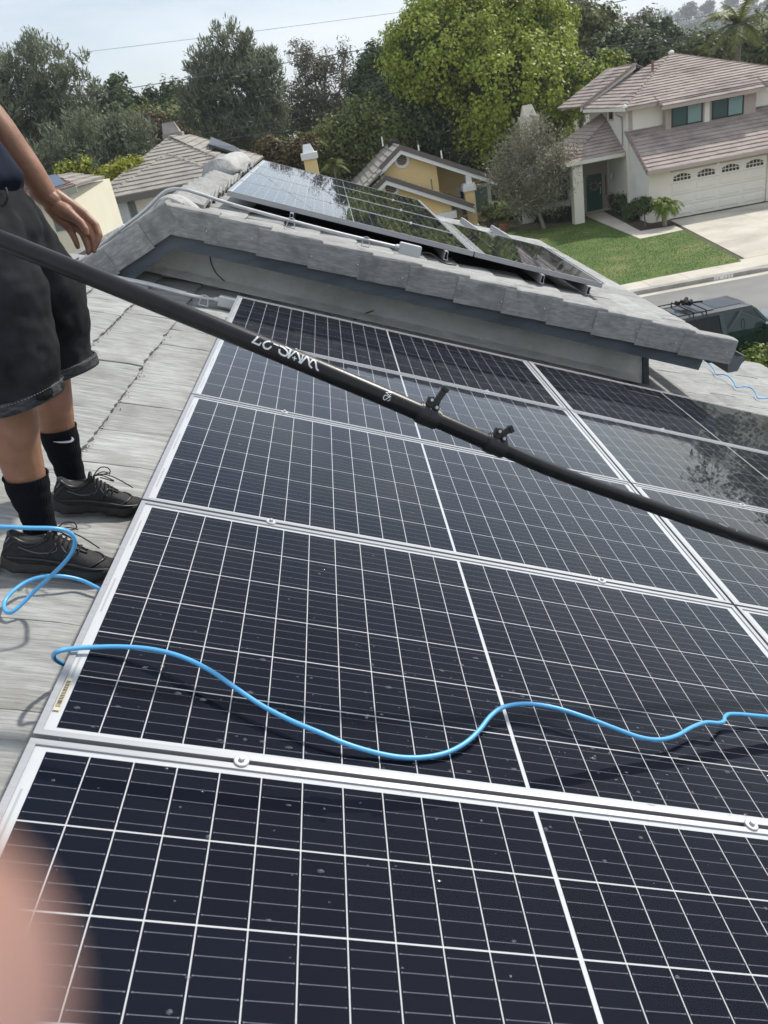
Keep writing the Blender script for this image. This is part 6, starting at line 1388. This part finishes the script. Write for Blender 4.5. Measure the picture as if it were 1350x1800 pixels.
for l, wd, sm in (([(180, 128), (85, 225)], .0040, 0), ([(75, 220), (205, 275)], .0034, 0), ([(205, 275), (235, 235)], .0026, 0), ([(400, 215), (350, 212), (305, 230), (280, 265), (300, 325), (360, 345), (400, 325), (420, 305)], .0036, 1), ([(470, 255), (555, 290)], .0026, 0),
                  ([(590, 295), (650, 325), (705, 375), (725, 425), (690, 470), (625, 455), (575, 410), (575, 360)], .0038, 1), ([(690, 310), (780, 360)], .0032, 0), ([(780, 360), (735, 505)], .0040, 0), ([(735, 510), (850, 405), (885, 398)], .0028, 1), ([(815, 505), (880, 525)], .0020, 0), ([(855, 485), (845, 550)], .0020, 0),
                  ([(905, 420), (925, 460), (945, 530), (958, 575)], .0038, 1), ([(1000, 465), (980, 545)], .0026, 0), ([(930, 583), (968, 603)], .0034, 0), ([(965, 600), (1060, 500), (1095, 508), (1112, 570), (1122, 640), (1160, 688)], .0036, 1), ([(1130, 600), (1180, 550), (1228, 575), (1242, 640), (1252, 705), (1282, 738)], .0036, 1)):
    q = Z1(l); stroke(b, smooth2(q) if sm else q, wd)
for l, wd, sm in (([(800, 1000), (740, 1110), (600, 1135)], .0012, 1), ([(840, 870), (700, 910), (560, 1000), (440, 1075), (350, 1000), (360, 880), (440, 770), (560, 780), (700, 845), (840, 870)], .0017, 1), ([(840, 880), (540, 590)], .0016, 0), ([(520, 585), (900, 590)], .0015, 0), ([(900, 590), (530, 430)], .0015, 0), ([(800, 705), (840, 735)], .0018, 0)):
    q = Z2(l); stroke(b, smooth2(q) if sm else q, wd)
o = b.build('white_lettering', LETTER, pole); o.location = -cur[0]; o['kind'] = 'stuff'
# bare scratches and drops on the thin section
b = MB()
for (x0, y0, x1, y1) in ((1131, 870, 1134, 872), (1152, 876, 1156, 878), (1264, 920, 1279, 927), (1220, 903, 1226, 906), (1243, 912, 1245, 913), (1294, 932, 1296, 934)):
    a, na = on_tube(x0, y0, RC_, i2, len(cur) - 2); c, nc = on_tube(x1, y1, RC_, i2, len(cur) - 2); t = (c - a).normalized(); s_ = na.cross(t).normalized() * .0009; b.face(a - s_ + na * .0006, c - s_ + nc * .0006, c + s_ + nc * .0006, a + s_ + na * .0006)
o = b.build('scratches', LETTER, pole); o.location = -cur[0]
# ================================================================== the worker
SKIN = M('skin', (0.33, 0.17, 0.10), 0.5, col2=(0.24, 0.115, 0.068), nscale=9, ndet=6, sss=.12, bump=(60, .25, .003), col3=(0.36, 0.18, 0.125), n3=14)
DENIM = M('washed_black_denim', (0.0075, 0.008, 0.0095), 0.95, col2=(0.026, 0.027, 0.031), nscale=7, ndet=7, bump=(380, .5, .001), col3=(0.040, 0.041, 0.046), n3=6, spec=.2)
HEM = M('faded_hem_denim', (0.018, 0.019, 0.022), 0.9, col2=(0.085, 0.088, 0.095), nscale=34, stretch=(1, 1, 3), bump=(200, .5, .001))
SOCK = M('black_sock', (0.006, 0.0065, 0.010), 0.95, bump=(300, .4, .001), spec=.2)
NAVY = M('navy_shirt', (0.0035, 0.0065, 0.017), 0.85, col2=(0.006, 0.012, 0.030), nscale=6, bump=(9, .5, .02), spec=.2)
SHOE = M('black_shoe_mesh', (0.010, 0.010, 0.011), 0.75, col2=(0.020, 0.020, 0.022), nscale=90, bump=(260, .7, .0015))
SHOEP = M('black_shoe_leather', (0.016, 0.016, 0.018), 0.38, bump=(60, .2, .001)); SOLE = M('shoe_sole', (0.022, 0.021, 0.021), 0.85, col2=(0.05, 0.048, 0.045), nscale=12, bump=(50, .6, .003)); GREYR = M('grey_reflective', (.16, .17, .18), .35, .3)
LACE = M('shoe_lace', (0.008, 0.008, 0.009), .8); HAIR = M('dark_hair', (0.010, 0.008, 0.007), .6, bump=(80, .8, .01)); NAIL = M('finger_nail', (0.50, 0.28, 0.21), .3, sss=.1)
STITCH = M('pale_stitching', (.22, .22, .22), .8); LOGO = M('lilac_white_thread', (.68, .68, .80), .8); BELT = M('belt_strap', (.012, .012, .013), .5)
man = empty('person', (-.2, 1.0, 0), 'person in black denim shorts, navy shirt and black socks standing on the tiles, hand hanging', 'person')
man.location = (0, 0, 0)
def cap(b, p0, p1, r0, r1, n=14):
    p0, p1 = Vector(p0), Vector(p1); ax = p1 - p0; L_ = ax.length; ax.normalize(); pts = []; rs = []
    for k in range(5): a = math.pi / 2 * k / 5; pts.append(p0 - ax * r0 * math.cos(a)); rs.append(max(r0 * math.sin(a), r0 * .05))
    pts.append(p0); rs.append(r0); pts.append(p1); rs.append(r1)
    for k in range(4, -1, -1): a = math.pi / 2 * k / 5; pts.append(p1 + ax * r1 * math.cos(a)); rs.append(max(r1 * math.sin(a), r1 * .05))
    b.tube(pts, rs, n)
def chain(b, pts, rs):
    for i in range(len(pts) - 1): cap(b, pts[i], pts[i + 1], rs[i], rs[i + 1])
def remesh(o, vox, sm=4, fac=.6):
    m = o.modifiers.new('voxel', 'REMESH'); m.mode = 'VOXEL'; m.voxel_size = vox; m.use_smooth_shade = True
    s_ = o.modifiers.new('smooth', 'SMOOTH'); s_.iterations = sm; s_.factor = fac; return o
yR, yL = .83, 1.2
b = MB()
# legs
rk = [atY(72, 925, yR), atY(58, 885, yR), atY(46, 840, yR), atY(30, 785, yR), atY(26, 735, yR), atY(14, 690, yR), Vector((-.185, .90, .88))]
chain(b, rk, [.036, .038, .052, .060, .058, .060, .085])
lk = [atY(128, 845, yL), atY(118, 805, yL), atY(101, 757, yL), atY(92, 705, yL), atY(88, 660, yL), atY(80, 620, yL), Vector((-.185, 1.11, .88))]
chain(b, lk, [.036, .038, .053, .060, .058, .060, .085])
cap(b, (-.19, .92, .90), (-.19, 1.09, .90), .11, .11); chain(b, [(-.19, 1.0, .92), (-.20, 1.01, 1.12), (-.20, 1.01, 1.32)], [.125, .12, .14]); cap(b, (-.20, .88, 1.33), (-.20, 1.14, 1.33), .10, .10)
chain(b, [(-.20, 1.01, 1.36), (-.185, 1.01, 1.48), (-.17, 1.01, 1.56)], [.075, .056, .055])
# head
cap(b, (-.175, 1.01, 1.64), (-.185, 1.01, 1.68), .078, .088); cap(b, (-.13, 1.01, 1.585), (-.165, 1.01, 1.63), .045, .062); cap(b, (-.088, 1.01, 1.632), (-.098, 1.01, 1.665), .013, .009)
for s_ in (-1, 1): cap(b, (-.18, 1.01 + s_ * .083, 1.63), (-.185, 1.01 + s_ * .088, 1.66), .011, .016); cap(b, (-.10, 1.01 + s_ * .03, 1.685), (-.105, 1.01 + s_ * .045, 1.685), .012, .010)
# left arm (seen), joints read off at y = 1.30
A = lambda x, y, Y=1.30: atY(x, y, Y)
wr_ = A(93, 353); el = A(-42, 176, 1.29); sh = Vector((-.20, 1.20, 1.37))
chain(b, [sh, el.lerp(sh, .45), el], [.056, .047, .041]); f1 = el.lerp(wr_, .30); f2 = el.lerp(wr_, .7)
chain(b, [el, f1, f2, wr_ + Vector((-.010, 0, .012))], [.045, .0465, .0385, .0315])
# right arm holding the pole out of the picture
grip = cur[2]; shR = Vector((-.20, .82, 1.37)); elR = Vector((-.22, .60, 1.10)); wR = grip + Vector((-.06, .075, .06))
chain(b, [shR, shR.lerp(elR, .5), elR], [.056, .048, .041]); chain(b, [elR, elR.lerp(wR, .4), wR], [.041, .038, .027])
chain(b, [wR, wR.lerp(grip, .7) + Vector((0, .02, .03))], [.027, .034])
pax = (cur[4] - cur[0]).normalized(); pu = pax.cross(Vector((0, 1, 0))).normalized(); pv = pax.cross(pu)
for k in range(4):
    c_ = grip + pax * (-.033 + k * .021); ring = [c_ + (pu * math.cos(a) + pv * math.sin(a)) * (RA + .009) for a in [R(-20) + t * R(52) for t in range(5)]]; chain(b, ring, [.0095, .0095, .009, .0085, .008])
ring = [grip + pax * (-.045 + .008 * t) + (pu * math.cos(a) + pv * math.sin(a)) * (RA + .010) for t, a in enumerate([R(-20) - t * R(45) for t in range(4)])]; chain(b, ring, [.0115, .011, .010, .009])
body = b.build('body', SKIN, man); remesh(body, .0062, 6, .5)
# the hanging hand: its own finer surface, blending into the wrist
b = MB()
Y0 = 1.300
mcp = [A(147, 376, 1.312), A(140, 386, 1.306), A(131, 394, 1.302), A(121, 400, 1.300)]
wpt = [wr_ + Vector((.012, .006, .010)), wr_ + Vector((.004, .004, .0)), wr_ + Vector((-.004, .0, -.008)), wr_ + Vector((-.010, -.004, -.016))]
for w0, m_ in zip(wpt, mcp): chain(b, [w0, w0.lerp(m_, .5), m_], [.0205, .0185, .0138])
for i_ in range(3): chain(b, [wpt[i_].lerp(wpt[i_ + 1], .5), mcp[i_].lerp(mcp[i_ + 1], .5)], [.019, .0125])
cap(b, wr_, wr_ + Vector((-.026, 0, .030)), .0300, .0320)
chain(b, [A(100, 362, 1.292), A(115, 372, 1.285), A(131, 383, 1.282)], [.020, .0215, .0150])     # thenar
chain(b, [A(94, 372, 1.298), A(104, 384, 1.296), A(117, 396, 1.297)], [.018, .0175, .0145])                               # heel of the hand, little finger side
fing = [([mcp[0], A(168, 396, 1.304), A(174.5, 413, 1.290), A(171, 425, 1.280), A(167.5, 433, 1.274)], [.0130, .0112, .0102, .0092, .0078]),
        ([mcp[1], A(156, 404, 1.296), A(164, 422, 1.282), A(166, 434, 1.274), A(165, 441, 1.270)], [.0128, .0110, .0098, .0088, .0074]),
        ([mcp[2], A(145, 410, 1.290), A(152, 426, 1.278), A(155, 437, 1.272), A(155, 444, 1.268)], [.0124, .0104, .0096, .0086, .0072]),
        ([mcp[3], A(127, 411, 1.290), A(132, 421, 1.284), A(135, 429, 1.280), A(136.5, 434, 1.278)], [.0120, .0100, .0092, .0084, .0070]),
        ([A(128, 381, 1.280), A(142, 392, 1.272), A(149.5, 403, 1.265), A(152, 411, 1.261)], [.0150, .0125, .0112, .0088])]
for pts, rs in fing: chain(b, pts, rs)
hand = b.build('hand', SKIN, man); remesh(hand, .0021, 5, .5)
def nailm(tip, prev, nrm, r, nm='finger_nail'):
    d = (Vector(tip) - Vector(prev)).normalized(); nn = Vector(nrm); nn = (nn - d * nn.dot(d)).normalized(); s_ = d.cross(nn); c = Vector(tip) + nn * r * .82 - d * r * .3; b = MB(); rows = []
    for i in range(4):
        u_ = -1 + i * 2 / 3; rows.append([c + d * u_ * r * .75 + s_ * (k / 2 - 1) * r * .72 - nn * (abs(k / 2 - 1) ** 2) * r * .28 for k in range(5)])
    vs = [q for r_ in rows for q in r_]; b.raw(vs, [(i * 5 + k, i * 5 + k + 1, (i + 1) * 5 + k + 1, (i + 1) * 5 + k) for i in range(3) for k in range(4)]); return b.build(nm, NAIL, hand, smooth=True)
nailm(fing[4][0][-1], fing[4][0][-2], (.45, -1, .1), .0080, 'thumb_nail')
# shorts: two flared legs and the seat
rrn = random.Random(4)
def ringe(c, rx, ry, n=40, tilt=(0, 0), wob=0.0, ph=0.0):
    return [Vector((c[0] + math.cos(a) * rx * (1 + wob * math.sin(3 * a + ph)), c[1] + math.sin(a) * ry * (1 + wob * math.cos(4 * a + ph)), c[2] + tilt[0] * math.cos(a) * rx + tilt[1] * math.sin(a) * ry)) for a in [k * 2 * math.pi / n for k in range(n)]]
b = MB()
hR = atY(46, 703, yR); mR1 = atY(30, 610, yR + .01); mR2 = atY(10, 520, yR + .04)
ptsR = [(hR, .096, .100, .03), (hR + Vector((-.002, 0, .03)), .094, .098, .03), (mR1, .102, .103, .025), (mR2, .112, .110, .02), (Vector((-.155, .905, .78)), .135, .115, .01), (Vector((-.165, .93, .86)), .135, .11, 0)]
b.loft([ringe(c, rx, ry, wob=w_, ph=i * .9, tilt=(.10, 0)) for i, (c, rx, ry, w_) in enumerate(ptsR)])
hL = atY(122, 651, yL); mL1 = atY(104, 570, yL - .01); mL2 = atY(72, 490, yL - .04)
ptsL = [(hL, .088, .098, .03), (hL + Vector((-.003, 0, .03)), .086, .096, .03), (mL1, .094, .100, .03), (mL2, .108, .108, .02), (Vector((-.155, 1.10, .78)), .135, .115, .01), (Vector((-.165, 1.07, .86)), .135, .11, 0)]
b.loft([ringe(c, rx, ry, wob=w_, ph=i * 1.1 + 2, tilt=(.10, 0)) for i, (c, rx, ry, w_) in enumerate(ptsL)])
b.loft([ringe((-.150, 1.0, .74), .125, .17), ringe((-.160, 1.0, .80), .145, .205, wob=.01), ringe((-.170, 1.0, .88), .148, .195, wob=.015, ph=1), ringe((-.185, 1.0, .935), .145, .18)])
sho = b.build('shorts', DENIM, man); remesh(sho, .0065, 5, .5)
tx = bpy.data.textures.new('folds', 'CLOUDS'); tx.noise_scale = .11; tx.noise_depth = 2
dm = sho.modifiers.new('folds', 'DISPLACE'); dm.texture = tx; dm.strength = .030; dm.mid_level = .5; dm.texture_coords = 'LOCAL'
for (c, rx, ry, w_), ph in ((ptsR[0], 0), (ptsL[0], 2)):
    b = MB(); c = Vector(c); up = Vector((0, 0, 1))
    rg = [ringe(c + up * (z + .0), rx + d, ry + d, wob=w_, ph=ph, tilt=(.10, 0), n=60) for z, d in ((-.006, -.006), (-.006, .001), (.002, .0025), (.018, .0025), (.024, .0015), (.026, -.004))]
    b.loft(rg, cap=False); o = b.build('hem', HEM, man, smooth=True)
    b = MB(); r2 = ringe(c + up * .023, rx + .0065, ry + .0065, wob=w_, ph=ph, tilt=(.10, 0), n=160)
    for k in range(0, 160, 2): b.tube([r2[k], r2[(k + 1) % 160]], .0008, 4)
    b.build('stitching', STITCH, o)
# pocket seam, waistband, belt end
def surf_line(pts, r, mt, nm, off=0): b = MB(); b.tube(curve_pts(pts, 5), r, 5); return b.build(nm, mt, man, smooth=True)
b = MB(); b.loft([ringe((-.187, 1.0, .915), .152, .190, n=60), ringe((-.187, 1.0, .918), .156, .194, n=60), ringe((-.19, 1.0, .95), .152, .188, n=60), ringe((-.19, 1.0, .952), .147, .183, n=60)], cap=False); b.build('waistband', DENIM, man, smooth=True)
# socks
def sock(pts, rs, nm='sock'):
    b = MB(); cs = curve_pts(pts, 6); rr2 = np.interp(np.linspace(0, len(pts) - 1, len(cs)), range(len(pts)), rs); n = 144; rings = []
    for i, c in enumerate(cs):
        t = (cs[min(i + 1, len(cs) - 1)] - cs[max(i - 1, 0)]).normalized(); s1 = t.cross(Vector((0, 1, 0))).normalized(); s2 = t.cross(s1)
        rings.append([c + (s1 * math.cos(a) + s2 * math.sin(a)) * (rr2[i] + .0006 * math.cos(a * 36) + .0012 * math.sin(i * 1.3 + a * 2)) for a in [k * 2 * math.pi / n for k in range(n)]])
    t = (cs[-1] - cs[-2]).normalized(); rings.append([q + t * .003 for q in rings[-1]]); c = cs[-1]; rings.append([c + (q - c) * .93 + t * .0 for q in rings[-2]])
    b.loft(rings, cap=False); return b.build(nm, SOCK, man, smooth=True)
sR = [atY(72, 950, yR), atY(70, 925, yR), atY(62, 895, yR), atY(52, 865, yR), atY(45, 836, yR)]
sock(sR, [.046, .0425, .0445, .054, .0585]); b = MB(); 
sL = [atY(128, 868, yL), atY(127, 845, yL), atY(119, 815, yL), atY(110, 785, yL), atY(101, 752, yL)]
sock(sL, [.046, .0425, .0445, .053, .0575])
def on_cyl(x, y, a, c, r):
    d = ray(x, y).normalized(); ax = (c - a).normalized(); w0 = CAM - a; dp = d - ax * d.dot(ax); wp = w0 - ax * w0.dot(ax); A_ = dp.dot(dp); B_ = 2 * dp.dot(wp); C_ = wp.dot(wp) - r * r; D = max(0, B_ * B_ - 4 * A_ * C_); return CAM + d * ((-B_ - math.sqrt(D)) / (2 * A_))
S3 = lambda x, y: (60 + x / 13.5, 740 + y / 13.5)
upper_ = [(450, 488), (620, 487), (750, 478), (840, 465), (885, 435), (890, 400), (882, 378)]; lower_ = [(450, 496), (620, 522), (750, 524), (870, 508), (935, 465), (945, 420), (905, 378)]
q1 = [on_cyl(*S3(*p), sL[3], sL[4], .0592) for p in smooth2(upper_, 4)]; q2 = [on_cyl(*S3(*p), sL[3], sL[4], .0592) for p in smooth2(lower_, 4)]
b = MB()
for i in range(len(q1) - 1): b.face(q1[i], q2[i], q2[i + 1], q1[i + 1])
b.build('sock_emblem', LOGO, man)
# shoes
def shoe(heel, toe, seed, nm='shoe'):
    h0 = atN(*heel, NR + .012); t0 = atN(*toe, NR + .012); d = (t0 - h0); Ls = d.length; d.normalize(); nz_ = N.copy(); sd = nz_.cross(d).normalized(); base = h0
    f = lambda x, y, z: base + d * (x * Ls) + sd * y + nz_ * z
    e = MB(); st = []; n = 28
    def halfw(t): return np.interp(t, [0, .04, .12, .3, .45, .62, .74, .88, .96, 1], [.016, .028, .035, .033, .034, .043, .0475, .041, .028, .010])
    def side(t): return np.interp(t, [0, .3, .6, 1], [0, .002, .004, -.006])
    # sole with a scalloped lower edge
    rings = []
    for z, g, s_ in ((0, .97, 0), (.006, 1.02, 0), (.014, 1.03, 0), (.024, .99, 0), (.030, .93, 0)):
        r_ = []
        for k in range(64):
            a = k / 64; t = .5 - .5 * math.cos(2 * math.pi * a); sg = 1 if a < .5 else -1
            zz = z + (.004 * math.sin(t * 38) if z < .01 else 0) + (.012 * max(0, t - .8) / .2 if True else 0) + (.010 * max(0, .12 - t) / .12 if z > .02 else 0) + (.006 if .38 < t < .55 and z < .01 else 0)
            r_.append(f(t * 1.02 - .01, side(t) + sg * halfw(t) * g, zz))
        rings.append(r_)
    e.loft(rings); so_ = e.build(nm + '_sole', SOLE, man, smooth=True)
    e = MB(); rings = []
    H_ = lambda t: np.interp(t, [0, .03, .08, .2, .33, .42, .52, .64, .78, .9, .97, 1], [.060, .098, .106, .092, .094, .112, .094, .074, .058, .050, .038, .026])
    ts = [0.005, .03, .06, .1, .15, .2, .26, .32, .37, .41, .45, .5, .56, .62, .68, .74, .8, .86, .91, .95, .98, .995]
    for t in ts:
        w_ = halfw(t) * .97; h = H_(t); r_ = []
        for k in range(20):
            a = math.pi * k / 19; cx = math.cos(a); sx = math.sin(a); ex = .62 if t < .45 else .8
            narrow = (1 - .32 * sx) if t < .5 else (1 - .12 * sx)
            r_.append(f(t, side(t) + w_ * (abs(cx) ** ex * (1 if cx > 0 else -1)) * narrow, .022 + (h - .022) * sx ** .75))
        rings.append(r_)
    e.loft(rings, cap=False); up_ = e.build(nm, SHOE, man, smooth=True)
    # collar ring, overlays, laces
    def S(t, ph, o_=.0015):      # a point on the upper: t along, ph 0 near sole (camera side) .. 1 other side
        w_ = halfw(t) * .97; h = H_(t); a = math.pi * (1 - ph) ; cx = math.cos(a); sx = math.sin(a); ex = .62 if t < .45 else .8; narrow = (1 - .32 * sx) if t < .5 else (1 - .12 * sx)
        c0 = f(t, side(t), .04); p_ = f(t, side(t) + w_ * (abs(cx) ** ex * (1 if cx > 0 else -1)) * narrow, .022 + (h - .022) * sx ** .75); return p_ + (p_ - c0).normalized() * o_
    def strip(nm_, mt, pts, r, sy=1): b = MB(); b.tube(curve_pts([S(*p_) for p_ in pts], 5), r, 6); return b.build(nm_, mt, up_, smooth=True)
    sgn = 1
    for ph_ in (lambda p_: p_, lambda p_: 1 - p_):
        strip('overlay', SHOEP, [(.02, ph_(.12)), (.1, ph_(.26)), (.2, ph_(.24)), (.3, ph_(.30)), (.38, ph_(.40))], .0035); strip('overlay', SHOEP, [(.05, ph_(.05)), (.2, ph_(.07)), (.4, ph_(.05)), (.6, ph_(.07)), (.8, ph_(.10)), (.96, ph_(.2))], .0045)
        strip('overlay', SHOEP, [(.38, ph_(.1)), (.45, ph_(.22)), (.47, ph_(.38))], .0032); strip('overlay', SHOEP, [(.52, ph_(.1)), (.56, ph_(.24)), (.6, ph_(.40)), (.72, ph_(.46))], .0034); strip('overlay', SHOEP, [(.72, ph_(.08)), (.80, ph_(.22)), (.86, ph_(.42)), (.88, ph_(.5))], .0034)
        strip('emblem', GREYR, [(.14, ph_(.20)), (.28, ph_(.15)), (.40, ph_(.13)), (.46, ph_(.18)), (.445, ph_(.27))], .0013); strip('reflective_strip', GREYR, [(.03, ph_(.24)), (.05, ph_(.3)), (.07, ph_(.36))], .0022)
        strip('reflective_strip', GREYR, [(.5, ph_(.30)), (.53, ph_(.24)), (.6, ph_(.20))], .0012)
    strip('collar', SHOEP, [(.04, .5), (.07, .36), (.16, .30), (.26, .32), (.35, .40)], .0055); strip('collar', SHOEP, [(.04, .5), (.07, .64), (.16, .70), (.26, .68), (.35, .60)], .0055)
    for i in range(6):
        t = .42 + i * .045; strip('lace', LACE, [(t, .33, .004), (t + .018, .5, .006), (t + .004, .67, .004)], .0019); strip('lace', LACE, [(t + .02, .67, .004), (t + .01, .5, .0075), (t, .33, .004)], .0019)
    b = MB(); k0 = S(.425, .5, .006); lp = lambda *o_: [k0 + d * a_ + sd * c_ + nz_ * z_ for a_, c_, z_ in o_]
    b.tube(curve_pts(lp((0, 0, 0), (.02, -.03, .018), (.05, -.045, .012), (.055, -.03, .0), (.02, -.008, .0)), 6), .0019, 6); b.tube(curve_pts(lp((0, 0, 0), (.02, .02, .02), (.045, .035, .014), (.05, .02, .004), (.01, .005, .002)), 6), .0019, 6)
    b.tube(curve_pts(lp((0, 0, 0), (.03, -.01, .012), (.07, -.012, .0), (.12, -.02, -.026)), 6), .0018, 6); b.tube(curve_pts(lp((0, 0, 0), (.03, .02, .006), (.055, .045, -.012)), 6), .0018, 6); b.build('lace_bow', LACE, up_, smooth=True)
    # tongue
    b = MB(); tp = [f(.36, -.014, .105), f(.36, .014, .105), f(.37, .016, .128), f(.37, -.016, .128)]; b.hexa(tp[:2] + [q + d * .012 for q in tp[:2]][::-1], [tp[3], tp[2], tp[2] + d * .010, tp[3] + d * .010]); o = b.build('tongue', SHOEP, up_); bevel(o, .004)
shoe((4, 992), (205, 1010), 1); shoe((92, 893), (246, 897), 2)
# shirt: torso, loose hem, sleeves
b = MB()
b.loft([ringe((-.195, 1.0, .868), .150, .205, wob=.05), ringe((-.190, 1.0, .92), .172, .21, wob=.04, ph=1), ringe((-.21, 1.01, 1.05), .150, .195, wob=.03, ph=2), ringe((-.21, 1.01, 1.2), .145, .19, wob=.02), ringe((-.205, 1.01, 1.32), .145, .205), ringe((-.20, 1.01, 1.40), .115, .18), ringe((-.19, 1.01, 1.455), .07, .09)])
for s_, e_, hh in ((sh, el, 1), (shR, elR, 0)):
    d_ = (e_ - s_); b.tube([s_ - d_ * .1, s_ + d_ * .25, s_ + d_ * .62, s_ + d_ * .68], [.075, .078, .070, .060], 20)
shi = b.build('shirt', NAVY, man); remesh(shi, .009, 5, .5)
tx2 = bpy.data.textures.new('shirt_folds', 'CLOUDS'); tx2.noise_scale = .12; dm = shi.modifiers.new('folds', 'DISPLACE'); dm.texture = tx2; dm.strength = .022; dm.texture_coords = 'LOCAL'
# hair and face
b = MB(); rings = []
for t, r_, dx in ((-.01, .088, -.02), (.03, .096, -.016), (.07, .088, -.008), (.10, .055, -.004), (.112, .012, -.004)): rings.append([(-.185 + dx + math.cos(a) * r_, 1.01 + math.sin(a) * r_ * .95, 1.665 + t + (.045 if math.cos(a) > .3 and t < .0 else 0)) for a in [k * math.pi / 12 for k in range(24)]])
b.loft(rings); o = b.build('hair', HAIR, man, smooth=True)
for s_ in (-1, 1):
    b = MB(); c = Vector((-.103, 1.01 + s_ * .034, 1.668)); b.tube([c - Vector((.006, 0, 0)), c, c + Vector((.004, 0, 0))], [.013, .012, .006], 12); o = b.build('eye', M('eye_white' + str(s_), (.7, .68, .65), .3), man); b = MB(); b.tube([c + Vector((.003, 0, 0)), c + Vector((.006, 0, 0))], .0055, 10); b.build('iris', HAIR, o)
    b = MB(); b.tube([(-.098, 1.01 + s_ * .018, 1.69), (-.096, 1.01 + s_ * .035, 1.695), (-.104, 1.01 + s_ * .05, 1.69)], .004, 6); b.build('eyebrow', HAIR, man)
b = MB(); b.tube([(-.094, .985, 1.592), (-.086, 1.01, 1.594), (-.094, 1.035, 1.592)], .0055, 8); b.build('lips', M('lips', (.32, .12, .09), .5), man, smooth=True)
# cord of the shirt / waist tie
b = MB(); b.tube(curve_pts([atY(10, 330, .86), atY(13, 345, .85), atY(9, 358, .85), atY(2, 362, .85)], 5), .0028, 6); b.build('waist_cord', BELT, man, smooth=True)
# ================================================================== the photographer's finger close to the lens
fg = empty('finger', label='blurred pink fingertip of the photographer covering the lower left corner', cat='finger')
PINKS = M('pink_lit_skin', (0.46, 0.30, 0.30), .5, col2=(0.30, 0.16, 0.11), nscale=45, sss=.1)
b = MB()
def cl(x, y, z): d = ray(x, y); return CAM + d * z
tipf = cl(-330, 1850, .026); chain(b, [tipf, cl(-520, 2040, .029), cl(-1100, 2600, .040), cl(-1700, 3100, .056)], [.0082, .0086, .0092, .0104])
o = b.build('fingertip', PINKS, fg); remesh(o, .0009, 6, .5)
